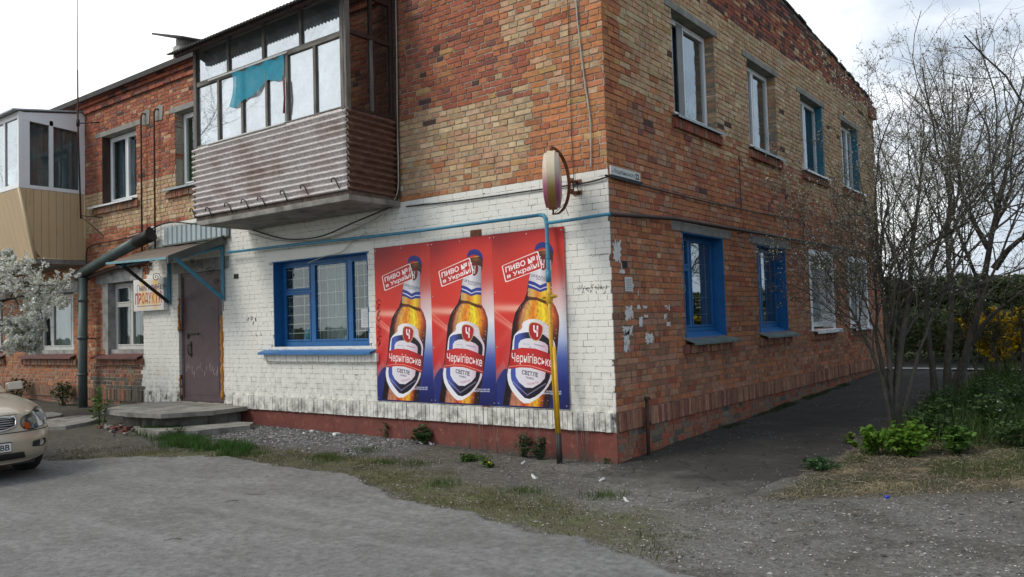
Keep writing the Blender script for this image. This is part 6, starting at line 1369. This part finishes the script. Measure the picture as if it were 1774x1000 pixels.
grass('dry_grass', x, y, rng.uniform(.06, .22, len(x)), .0036, (.13, .10, .055), (.42, .36, .23), lean=1.1, lab='matted straw-coloured dead grass on the right verge', flat=True)
x, y = sample(15000, 1.95, 7.0, -.8, 4.5, lambda x, y: sst(2.0, 2.3, x-.03*y)*(y > .75*(x-2.2)-.6)*(vnoise(x, y, 1.5, 73, 3) > .5)*(.25+.75*(y > .8)))
grass('verge_grass', x, y, rng.uniform(.02, .07, len(x)), .003, (.045, .080, .020), (.10, .12, .04), lab='thin green grass on the right verge')
x, y = sample(26000, 2.25, 9.5, 2.6, 12.4, lambda x, y: .35+.65*(vnoise(x, y, 1.3, 75, 3) > .45))
grass('tall_grass', x, y, rng.uniform(.12, .42, len(x)), .006, (.035, .065, .018), (.085, .135, .030), lean=.7, lab='dark green tall grass under the bare trees')
x, y = sample(3000, .02, .20, .9, 12, lambda x, y: (vnoise(x, y, 2, 77, 3) > .5)*1.); grass('wall_moss', x, y, rng.uniform(.02, .06, len(x)), .004, (.03, .055, .018), (.06, .09, .03), lab='moss and weeds along the foot of the side wall')
# ---------------------------------------------------------------- trees
def unit(v): return v/np.maximum(np.linalg.norm(v, axis=-1, keepdims=True), 1e-9)
def tubes(P, Rr, n):
    B, K, _ = P.shape; t_ = unit(np.gradient(P, axis=1)); ref = np.broadcast_to(np.array([.31, .17, .93]), t_.shape); n1 = unit(np.cross(t_, ref)); n2 = np.cross(t_, n1)
    a = np.arange(n)*2*math.pi/n; V = P[:, :, None]+(n1[:, :, None]*np.cos(a)[:, None]+n2[:, :, None]*np.sin(a)[:, None])*Rr[:, :, None, None]; V = V.reshape(-1, 3)
    k = np.arange(K-1)[:, None]; j = np.arange(n)[None]; q = np.stack([k*n+j, k*n+(j+1) % n, (k+1)*n+(j+1) % n, (k+1)*n+j], -1).reshape(-1, 4); Q = (q[None]+K*n*np.arange(B)[:, None, None]).reshape(-1, 4); return V, Q
def resample(P, K):
    P = np.array(P, float); d = np.r_[0, np.cumsum(np.linalg.norm(np.diff(P, axis=0), axis=1))]; s_ = np.linspace(0, d[-1], K); return np.stack([np.interp(s_, d, P[:, i]) for i in range(3)], -1)
def children(P, Rr, m_, tr, ang, L, K, wander, up, rf, r):
    B, KP, _ = P.shape; T_ = unit(np.gradient(P, axis=1)); t_ = r.uniform(tr[0], tr[1], (B, m_)); f = t_*(KP-1); i = np.minimum(f.astype(int), KP-2); w_ = (f-i)[..., None]; bi = np.arange(B)[:, None]
    base = P[bi, i]*(1-w_)+P[bi, i+1]*w_; tan = unit(T_[bi, i]*(1-w_)+T_[bi, i+1]*w_); rad = Rr[bi, i]*(1-w_[..., 0])+Rr[bi, i+1]*w_[..., 0]
    rnd = r.normal(size=tan.shape); perp = unit(rnd-tan*(rnd*tan).sum(-1, keepdims=True)); a = np.radians(r.uniform(ang[0], ang[1], (B, m_)))[..., None]
    d = unit(tan*np.cos(a)+perp*np.sin(a)+np.array([0, 0, up])); plen = np.linalg.norm(P[:, -1]-P[:, 0], axis=-1)[:, None]
    ln = plen*L*(1.15-.6*t_)*r.uniform(.6, 1.25, (B, m_)); base = base.reshape(-1, 3); d = d.reshape(-1, 3); ln = ln.reshape(-1); rad = rad.reshape(-1)*rf
    pts = [base]; st = (ln/(K-1))[:, None]
    for k in range(K-1):
        d = unit(d+r.normal(size=d.shape)*wander+np.array([0, 0, up*.35])); pts.append(pts[-1]+d*st)
    C = np.stack(pts, 1); Rc = np.maximum(rad, .0012)[:, None]*np.linspace(1, .35, K)[None]; return C, np.maximum(Rc, .0012)
def leafquads(c, s_, r, cup=True):
    n = len(c); a = unit(r.normal(size=(n, 3))); b_ = unit(np.cross(a, r.normal(size=(n, 3)))); s_ = s_[:, None]
    V = np.stack([c-a*s_-b_*s_*.2, c-b_*s_, c+a*s_, c+b_*s_], 1).reshape(-1, 3); return V, np.arange(4*n).reshape(-1, 4)
b = NB('bark'); c = b.ramp(b.noise(18, 6, .7, stretch=(1, 1, .4)), [(.3, (.045, .040, .034)), (.55, (.095, .086, .074)), (.78, (.17, .16, .14))]); c = b.mix(b.ramp(b.noise(3, 4, .6), [(.55, 0.), (.7, .5)]), c, (.06, .075, .04)); b.base(c); b.rough(.95, spec=.2); b.bump(b.noise(30, 5, .7, stretch=(1, 1, .3)), .8, .01); M['bark'] = b.m
M['twig'] = simple('twig_bark', (.105, .092, .075), .9, var=.35, scale=8, bump=0)
def tree(name, lab, cat, stems, seed, n1=8, n2=8, n3=7, L=(.62, .5, .42), blo=(4, .010, (.55, .55, .48), (.34, .36, .20)), group=None, wander=.16, up=(.22, .12, .08), r3=.0016, tr1=(.22, 1.), ang1=(25, 60), bark=None):
    r = np.random.default_rng(seed); t = thing(name, lab, cat, group=group)
    K0 = 16; P0 = []; R0 = []
    for pts, ra, rb in stems:
        p = resample(smooth(pts, closed=False, k=2) if len(pts) > 2 else pts, K0); p[0] = pts[0]; n_ = np.cumsum(r.normal(0, .010, p.shape), 0); n_ -= n_[0]; p[1:] += n_[1:]; P0.append(p); R0.append(ra*(1-np.linspace(0, 1, K0)**.8)+rb)
    P0 = np.array(P0); R0 = np.array(R0)
    for p, ra in zip(P0, R0):
        ra = ra.copy(); ra[0] *= 1.25; V, Q = tubes(p[None], ra[None], 9); npmesh('trunk', V, Q, M['bark'], t, smooth=True)
    A1, S1 = children(P0, R0, n1, tr1, ang1, L[0], 10, wander, up[0], .55, r); A2, S2 = children(A1, S1, n2, (.12, 1.), (25, 70), L[1], 7, wander*1.1, up[1], .55, r); A3, S3 = children(A2, S2, n3, (.1, 1.), (30, 80), L[2], 5, wander*1.2, up[2], .6, r)
    S3 = np.maximum(S3*.8, r3)
    Vs, Qs, o_ = [], [], 0
    for A_, S_, n in ((A1, S1, 6), (A2, S2, 4)): V, Q = tubes(A_, S_, n); Vs.append(V); Qs.append(Q+o_); o_ += len(V)
    npmesh('limbs', np.concatenate(Vs), np.concatenate(Qs), M['bark'], t, kind='stuff'); V, Q = tubes(A3, S3, 3); npmesh('twigs', V, Q, M['twig'], t, kind='stuff')
    if blo:
        k, s_, ca, cb_ = blo; src = np.concatenate([A3.reshape(-1, 3), A2[:, 2:].reshape(-1, 3)]); n = int(k*len(A3)); c = src[r.integers(0, len(src), n)]+r.normal(0, .014, (n, 3)); V, Q = leafquads(c, r.uniform(.5, 1.3, n)*s_, r); tt = (r.random(n) < .5)[:, None]
        npmesh('blossom', V, Q, M['blade'], t, cols=np.repeat((np.array(ca)*tt+np.array(cb_)*(1-tt))*r.uniform(.7, 1.2, (n, 1)), 4, 0), kind='stuff')
    return t
T1 = tree('budding_tree', 'many-stemmed shrubby tree with pale buds beside the asphalt path', 'tree', [
    ([(2.17, 3.60, .04), (2.21, 3.6, .5), (2.30, 3.62, 1.19), (2.44, 3.66, 1.95), (2.59, 3.7, 2.86), (2.70, 3.75, 3.85), (2.75, 3.8, 4.5)], .055, .008),
    ([(2.14, 3.52, .04), (2.16, 3.5, .89), (2.14, 3.45, 1.97), (2.04, 3.4, 2.91), (2.16, 3.3, 3.84), (2.48, 3.3, 4.5)], .035, .006),
    ([(2.18, 3.45, .04), (2.10, 3.35, .9), (1.88, 3.15, 1.51), (1.47, 3.0, 2.35), (1.15, 2.9, 3.1)], .024, .005),
    ([(2.22, 3.62, .04), (2.50, 3.8, 1.18), (2.93, 3.9, 2.08), (3.25, 4.0, 2.9), (3.4, 4.1, 3.6)], .026, .005),
    ([(2.16, 3.65, .04), (2.05, 3.9, .8), (1.80, 4.3, 1.6), (1.35, 4.8, 2.3), (1.0, 5.2, 2.7)], .020, .004),
    ([(2.12, 3.58, .04), (2.1, 3.55, .7), (2.25, 3.4, 1.7), (2.45, 3.1, 2.6), (2.5, 2.9, 3.4)], .022, .004),
    ([(2.14, 3.66, .04), (2.00, 3.7, 1.2), (1.95, 3.9, 2.4), (2.1, 4.2, 3.4), (1.9, 4.4, 4.2)], .024, .004)], 11, n1=12, n2=11, n3=8, up=(.14, .10, .06), blo=(2.8, .0095, (.66, .66, .58), (.17, .18, .08)))
T2 = tree('bare_tree', 'bare tree with twin dark trunks behind the budding shrubby one', 'tree', [
    ([(2.27, 7.0, .14), (2.35, 7.0, 1.05), (2.44, 7.0, 2.0), (2.40, 7.0, 2.98), (2.62, 7.0, 3.92), (2.59, 7.1, 5.09), (2.7, 7.2, 5.7)], .055, .008),
    ([(2.09, 7.05, .14), (2.05, 7.1, 1.06), (2.01, 7.0, 2.03), (2.41, 6.9, 3.17), (2.97, 6.8, 4.26), (3.19, 6.7, 5.4)], .045, .008),
    ([(2.40, 6.9, .14), (2.7, 6.6, 1.3), (3.2, 6.3, 2.4), (3.6, 6.1, 3.5), (3.7, 6.0, 4.4)], .032, .006)], 23, n1=12, n2=9, n3=6, blo=(2.6, .011, (.14, .15, .07), (.40, .39, .30)))
T3 = tree('bare_tree', 'bare tree whose thick trunk leans right beside the yellow shrub', 'tree', [
    ([(2.20, 8.0, .15), (2.51, 8.0, 1.01), (2.62, 8.0, 1.41), (2.73, 8.0, 1.81), (2.87, 8.0, 2.61), (3.01, 8.0, 3.28), (3.19, 8.0, 3.82), (3.30, 8.0, 4.68), (3.52, 8.0, 5.42), (3.6, 8.1, 6.1)], .070, .010),
    ([(2.95, 8.0, 2.35), (3.3, 7.9, 2.75), (3.9, 7.8, 3.1), (4.5, 7.7, 3.8)], .045, .008),
    ([(2.88, 8.0, 2.7), (2.6, 7.9, 3.4), (2.45, 7.8, 4.3), (2.8, 7.8, 5.3), (2.6, 7.7, 6.0)], .035, .007),
    ([(2.50, 8.0, 1.0), (2.9, 7.8, 1.6), (3.5, 7.5, 2.0), (4.2, 7.3, 2.9), (4.4, 7.2, 4.0)], .035, .006)], 37, n1=12, n2=9, n3=6, blo=(2.6, .012, (.14, .15, .07), (.40, .39, .30)))
T4 = tree('bare_tree', 'bare tree at the right edge of the photo, spreading over the verge', 'tree', [
    ([(6.3, 7.6, .15), (6.0, 7.6, 1.4), (5.4, 7.5, 2.6), (4.6, 7.4, 3.9), (4.4, 7.4, 5.3), (4.3, 7.3, 6.5)], .085, .010),
    ([(5.95, 7.6, 1.5), (4.9, 7.2, 2.6), (4.1, 6.9, 3.3), (3.8, 6.7, 4.6)], .045, .008),
    ([(5.6, 7.5, 2.2), (5.8, 7.4, 3.4), (5.3, 7.2, 4.8), (5.0, 7.1, 6.2)], .045, .008)], 41, n1=12, n2=9, n3=7, blo=(2.6, .012, (.14, .15, .07), (.40, .39, .30)))
# shrubs behind
T5 = tree('shrub', 'dense twiggy shrub filling the gap behind the twin trunks', 'shrub', [([(2.4+.35*i, 9.6+.2*(i % 2), .2), (2.3+.42*i, 9.6, 1.0), (2.2+.50*i, 9.5, 1.9)], .022, .004) for i in range(6)], 51, n1=9, n2=8, n3=6, L=(.6, .5, .45), blo=(7, .013, (.055, .065, .028), (.10, .11, .045)), tr1=(.05, 1.))
def clump(name, lab, cat, cx_, cy_, r_, h, n, leaf, ca, cb_, seed, stems=14, flower=None, group=None):
    r = np.random.default_rng(seed); t = thing(name, lab, cat, group=group); zb = gz(cx_, cy_)-.01
    mb = MB(); tips = []
    for k in range(stems):
        a = r.uniform(0, 6.28); q = r.uniform(.1, 1)*r_; tip = (cx_+q*math.cos(a), cy_+q*math.sin(a), zb+h*(1-.5*(q/r_)**2)*r.uniform(.75, 1.08)); mb.tube([(cx_+.25*q*math.cos(a), cy_+.25*q*math.sin(a), zb), ((cx_*.4+tip[0]*.6), (cy_*.4+tip[1]*.6), zb+(tip[2]-zb)*.55), tip], [.004, .003, .002], 4); tips.append(tip)
    mb.build('stems', M['twig'] if flower == 'dry' else M['stemgreen'], t, kind='stuff')
    tips = np.array(tips); i = r.integers(0, len(tips), n); f = r.beta(2.6, 1.0, n)[:, None]; base = np.array([cx_, cy_, zb]); c = base*(1-f)+tips[i]*f+r.normal(0, r_*.13, (n, 3))*[1, 1, .7]; c[:, 2] = np.maximum(c[:, 2], zb+.015)
    # rounded leaves of eight corners, folded along the middle
    d = unit(r.normal(size=(n, 3))*[1, 1, .35]); up_ = unit(np.array([0, 0, 1.])+r.normal(0, .45, (n, 3))); sd_ = unit(np.cross(d, up_)); up_ = np.cross(sd_, d); s_ = leaf*r.uniform(.6, 1.25, n)
    prof = [(-1, 0, 0), (-.55, .62, .14), (.15, .78, .16), (.75, .45, .08), (1, 0, -.12), (.75, -.45, .08), (.15, -.78, .16), (-.55, -.62, .14)]
    V = np.stack([c+(d*a+sd_*b_+up_*e_)*s_[:, None] for a, b_, e_ in prof], 1).reshape(-1, 3); q = np.array([(0, 1, 2, 3), (0, 3, 4, 4), (0, 4, 5, 5), (0, 5, 6, 7)]); q = np.array([(0, 1, 2, 3), (0, 3, 4, 5), (0, 5, 6, 7)]); Q = (q[None]+8*np.arange(n)[:, None, None]).reshape(-1, 4)
    tt = r.random(n)[:, None]; npmesh('leaves', V, Q, M['blade'], t, cols=np.repeat((np.array(ca)*tt+np.array(cb_)*(1-tt))*r.uniform(.7, 1.2, (n, 1)), 8, 0), kind='stuff')
    if flower and flower != 'dry':
        m_ = int(flower[0]); c = tips[r.integers(0, len(tips), m_)]+r.normal(0, .03, (m_, 3)); V, Q = leafquads(c, np.full(m_, flower[1]), r); npmesh('flowers', V, Q, M['blade'], t, cols=np.tile(flower[2], (4*m_, 1)), kind='stuff')
    return t
M['stemgreen'] = simple('green_stem', (.05, .09, .03), .7, bump=0)
BG, BG2 = (.085, .18, .018), (.15, .28, .03); DG, DG2 = (.035, .072, .020), (.07, .125, .032)
clump('leafy_plant', 'bright green leafy plant at the foot of the budding tree, left one', 'plant', 2.28, 1.80, .20, .30, 260, .034, BG, BG2, 1)
clump('leafy_plant', 'large bright green leafy plant below the budding tree, middle one', 'plant', 2.72, 1.82, .34, .36, 800, .034, BG, BG2, 2, 26)
clump('leafy_plant', 'bright green leafy plant right of the large middle one', 'plant', 3.12, 2.15, .26, .30, 380, .032, (.05, .12, .02), (.09, .18, .03), 3, 18)
clump('leafy_plant', 'small yellowish-green seedling at the edge of the asphalt path', 'plant', 1.92, 2.35, .09, .14, 50, .026, (.14, .20, .03), (.17, .24, .05), 4, 5)
clump('leafy_plant', 'low feathery green plant on the verge nearest the road', 'plant', 2.04, .72, .22, .12, 420, .018, (.03, .08, .03), (.06, .12, .04), 5, 22)
WL = ['dark weed clump directly behind the large bright green plant', 'dark weed clump with white flowers right of the shrubby tree', 'dark weed clump between the shrubby tree and the twin trunks', 'tall dark weed clump with white flowers before the leaning trunk', 'dark weed clump in the middle of the grassy verge', 'dark weed clump with white flowers, farthest right under the trees', 'dark weed clump at the foot of the twin dark trunks', 'low weed clump with white flowers beside the rightmost bright plant', 'low dark weed clump at the right edge of the photo']
for i, (x, y, r_, h, n) in enumerate(((2.75, 3.1, .4, .5, 700), (3.3, 3.6, .45, .5, 800), (2.6, 4.8, .4, .45, 600), (3.5, 5.1, .5, .6, 800), (4.2, 4.4, .5, .5, 700), (4.4, 6.0, .5, .55, 700), (3.0, 6.1, .45, .5, 600), (3.7, 2.7, .35, .32, 450), (5.0, 5.2, .5, .45, 500))):
    clump('weed_clump', WL[i], 'weeds', x, y, r_, h, n, .026, DG, DG2, 10+i, 20, (14, .012, (.7, .7, .68)) if i % 2 else None, group='weed clumps beneath the bare trees')
# weeds at the wall foot
clump('weed', 'bushy dark green weed growing at the plinth below the posters', 'weed', -3.00, -.10, .15, .26, 330, .022, (.03, .07, .02), (.06, .12, .03), 31, 16)
clump('weed', 'small weed hanging from the plinth top left of the bushy one', 'weed', -3.75, -.05, .07, .30, 60, .016, DG, DG2, 32, 5)
clump('weed', 'low green weed on the grit in front of the middle poster', 'weed', -1.62, -.75, .14, .10, 220, .018, (.05, .11, .02), (.09, .16, .03), 33, 12)
clump('dandelion', 'dandelion with one yellow flower on the grit', 'weed', -1.18, -.92, .09, .10, 120, .020, (.06, .12, .02), (.10, .17, .03), 34, 8, (3, .014, (.75, .62, .02)))
clump('weed', 'grey-green weed at the plinth left of the yellow riser', 'weed', -1.22, -.18, .20, .30, 330, .018, (.045, .07, .03), (.08, .10, .05), 35, 18)
clump('weed', 'leafy weed touching the tarred foot of the gas riser', 'weed', -.92, -.22, .13, .28, 220, .020, (.035, .06, .025), (.07, .10, .04), 36, 12)
clump('weed', 'tiny sprig at the plinth right of the gas riser', 'weed', -.12, -.06, .05, .10, 26, .016, DG, DG2, 37, 4)
clump('weed', 'yellow-green sapling growing at the front left of the porch', 'weed', -9.05, -1.5, .16, .74, 170, .030, (.12, .19, .035), (.18, .27, .06), 38, 7)
clump('weed', 'bushy weed at the wall between drainpipe and west window', 'weed', -13.3, -.22, .32, .50, 420, .026, (.04, .07, .02), (.07, .10, .03), 39, 18)
clump('weed', 'weeds at the wall foot behind the gold car', 'weed', -15.4, -.35, .45, .55, 420, .028, (.03, .05, .02), (.06, .08, .03), 40, 18)
clump('weed', 'thin weeds in front of the lower concrete step', 'weed', -6.7, -1.45, .22, .16, 240, .015, (.04, .08, .02), (.08, .12, .04), 41, 18)
DS = ['dry stalks below the seam of the left and middle posters', 'tall dry stalks below the middle poster', 'short dry stalks below the right half of the middle poster', 'dry stalks against the plinth left of the gas riser', 'dry stalks close right of the gas riser foot', 'tallest dry stalks right of the gas riser', 'dry stalks left of the bushy weed under the first poster']
for i, (x, h) in enumerate(((-2.15, .42), (-1.95, .50), (-1.7, .35), (-1.05, .5), (-.45, .45), (-.38, .48), (-3.3, .3))):
    mb = MB(); rr = random.Random(i)
    for k in range(4):
        dx, dy = rr.uniform(-.07, .07), rr.uniform(-.04, .01); mb.tube([(x, -.08, gz(x, 0)-.02), (x+dx*.5, -.08+dy, h*.5), (x+dx, -.07+dy, h*rr.uniform(.8, 1.1))], [.003, .002, .0015], 4)
    tag(mb.build('dry_stalks', M['weatheredh']), DS[i], 'weed', 'dry stalks along the plinth')
# sparse suckers of shrubs over the path side
tree('forsythia', 'yellow flowering forsythia shrub behind the leaning trunk', 'shrub', [([(2.4+.30*i, 11.4+.2*(i % 3), .2), (2.2+.38*i, 11.4, .9), (2.0+.50*i, 11.3, 1.5+.12*(i % 3))], .02, .004) for i in range(9)], 61, n1=10, n2=8, n3=6, L=(.55, .5, .4), blo=(34, .034, (.88, .62, .015), (.60, .48, .03)), tr1=(.05, 1.))
# left blossom tree, its crown reaching in from outside the picture
tree('blossom_tree', 'white blossoming fruit tree reaching in at the left edge', 'tree', [
    ([(-13.4, -2.5, .05), (-13.3, -2.4, 1.0), (-13.0, -2.3, 1.8), (-12.4, -2.2, 2.3), (-11.4, -2.1, 2.62), (-10.7, -2.05, 2.66), (-10.0, -2.0, 2.5), (-9.3, -2.0, 2.55)], .075, .008),
    ([(-13.2, -2.4, 1.5), (-12.6, -2.1, 2.1), (-11.7, -1.9, 2.45), (-10.7, -1.8, 2.45), (-9.7, -1.75, 2.48)], .045, .006),
    ([(-13.2, -2.5, 1.6), (-12.9, -2.6, 2.2), (-12.3, -2.5, 2.6), (-11.6, -2.4, 2.55)], .04, .007),
    ([(-12.4, -2.2, 2.3), (-11.7, -2.0, 1.9), (-11.0, -1.9, 1.6), (-10.5, -1.8, 1.3)], .010, .003), ([(-12.0, -2.1, 2.1), (-11.2, -1.9, 1.8), (-10.4, -1.8, 1.75)], .010, .003),
    ([(-12.6, -2.2, 2.2), (-11.9, -2.2, 2.8), (-11.2, -2.2, 3.4)], .012, .003), ([(-11.9, -2.2, 2.5), (-11.3, -2.1, 3.0), (-10.8, -2.1, 3.3)], .010, .003)], 71, n1=15, n2=8, n3=6, L=(.24, .5, .5), up=(.0, .0, .0), blo=(12, .019, (.88, .88, .85), (.66, .67, .54)), wander=.2)
# trees across the road (seen only in the window glass)
def tcopy(src, x, y, s_, rz, lab):
    c = copy_tree(src); c.location = (x-2.2*s_*math.cos(rz), y, 0); c.scale = (s_, s_, s_); c.rotation_euler.z = rz; c['label'] = lab; c['group'] = 'bare trees across the road'; return c
for i, (x, y, s_, rz) in enumerate(((-15, -20, 1.7, .6), (-8, -21, 1.5, 2.0), (-22, -17, 1.8, 4.0), (3, -22, 1.4, 1.2))): tcopy(T2, x, y, s_, rz, ('bare tree across the road, mirrored in the balcony glass', 'shorter bare tree across the road facing the door', 'tallest bare tree across the road, farthest west', 'smallest bare tree across the road, opposite the corner')[i])
# ---------------------------------------------------------------- far background on the right
t = thing('board_fence', 'red-brown board fence beyond the crossing path', 'fence')
mb = MB(); mfence = simple('red_brown_fence_board', (.075, .032, .022), .85, var=.35, scale=4)
for i in range(170): x = -6+.155*i; y = 20-.05*(x+6); mb.box(x, x+.145, y+random.uniform(-.006, .006), y+.03, .32, 1.62+random.uniform(-.03, .03))
mb.build('boards', mfence, t, kind='stuff')
mb = MB()
for z in (.6, 1.3): mb.hexa([(-6, 20.06, z), (20, 18.76, z), (20, 18.80, z), (-6, 20.10, z), (-6, 20.06, z+.08), (20, 18.76, z+.08), (20, 18.80, z+.08), (-6, 20.10, z+.08)])
mb.build('rail', mfence, t)
def foliage_mass(name, lab, x0, x1, y0, y1, h, n, leaf, ca, cb_, seed, cat='hedge'):
    r = np.random.default_rng(seed); x = r.uniform(x0, x1, n); y = r.uniform(y0, y1, n); top = h*(.80+.35*vnoise(x, y, .45, seed+1, 3)); z = r.random(n)**.6*top+gzv(x, y)
    m_ = vnoise(x*1.0+z*1.3, y+z, .9, seed+2, 3) > .36; x, y, z = x[m_], y[m_], z[m_]; V, Q = leafquads(np.stack([x, y, z], -1), r.uniform(.6, 1.4, len(x))*leaf, r)
    tag(npmesh(name, V, Q, M['blade'], cols=np.repeat(cols_for(len(x), ca, cb_, .25), 4, 0), kind='stuff'), lab, cat)
foliage_mass('hedge', 'dark green hedge behind the board fence', -8, 22, 22, 25, 2.25, 60000, .085, (.030, .050, .016), (.075, .095, .032), 3)
foliage_mass('undergrowth', 'dark scrub in front of the board fence', -1, 14, 14.5, 18.5, 1.3, 30000, .05, (.035, .050, .018), (.085, .11, .035), 5, 'scrub')
foliage_mass('blossom_scrub', 'pale blossoming scrub over the fence at the right', 2.5, 14, 21, 24, 2.0, 6000, .045, (.30, .30, .26), (.10, .11, .06), 8, 'scrub')
foliage_mass('woods', 'low far-off woods on the horizon', -140, 260, 190, 240, 7, 26000, .9, (.04, .05, .04), (.07, .075, .06), 6, 'woods')
mb = MB(); mb.box(-14, 40, 58, 66, .7, 2.7); sh = mb.build('wall', simple('pale_shed_wall', (.35, .34, .32), .9), None)
t = thing('shed', 'long low pale-roofed shed on the far horizon', 'shed'); sh.parent = t
mb = MB(); mb.hexa([(-14.5, 57.5, 2.7), (40.5, 57.5, 2.7), (40.5, 66.5, 2.7), (-14.5, 66.5, 2.7), (-14.5, 61, 3.4), (40.5, 61, 3.4), (40.5, 63, 3.4), (-14.5, 63, 3.4)]); mb.build('roof', simple('pale_shed_roof', (.62, .62, .62), .7), t)

# fallen straw, leaves and bits on the verge
r_ = np.random.default_rng(5); n = 1500; x = r_.uniform(2.0, 5.6, n); y = r_.uniform(-.9, 3.6, n); k = (y > .75*(x-2.2)-.75); x, y = x[k], y[k]; n = len(x); a = r_.uniform(0, 6.28, n); L_s = r_.uniform(.03, .16, n); z = put(x, y)+.012
P_ = np.stack([np.stack([x, y, z], -1), np.stack([x+np.cos(a)*L_s*.5, y+np.sin(a)*L_s*.5, z+r_.uniform(0, .03, n)], -1), np.stack([x+np.cos(a)*L_s, y+np.sin(a)*L_s, z+r_.uniform(-.005, .03, n)], -1)], 1)
V, Q = tubes(P_, np.full((n, 3), .0022), 3); tag(npmesh('straw', V, Q, M['blade'], cols=np.repeat(cols_for(n, (.20, .16, .10), (.46, .40, .28), .15), 9, 0), kind='stuff'), 'loose pale straw and broken stems lying on the verge', 'straw')
n = 900; x = r_.uniform(-5, 5.5, n); y = r_.uniform(-2.6, 3.5, n); k = ((x > 2.0) | (y < -.05)) & (y > road_edge(x)-.1) & (vnoise(x, y, 1.7, 95, 3) > .46); x, y = x[k], y[k]; c_ = np.stack([x, y, put(x, y)+.010], -1); V, Q = leafquads(c_, r_.uniform(.006, .02, len(x)), r_); V = V.reshape(-1, 4, 3); V[..., 2] = c_[:, None, 2]+(V[..., 2]-c_[:, None, 2])*.35; V = V.reshape(-1, 3)
tag(npmesh('dead_leaves', V, Q, M['blade'], cols=np.repeat(cols_for(len(x), (.05, .035, .02), (.19, .13, .075), .2), 4, 0), kind='stuff'), 'small dead brown leaves scattered over grit and verge', 'leaves')
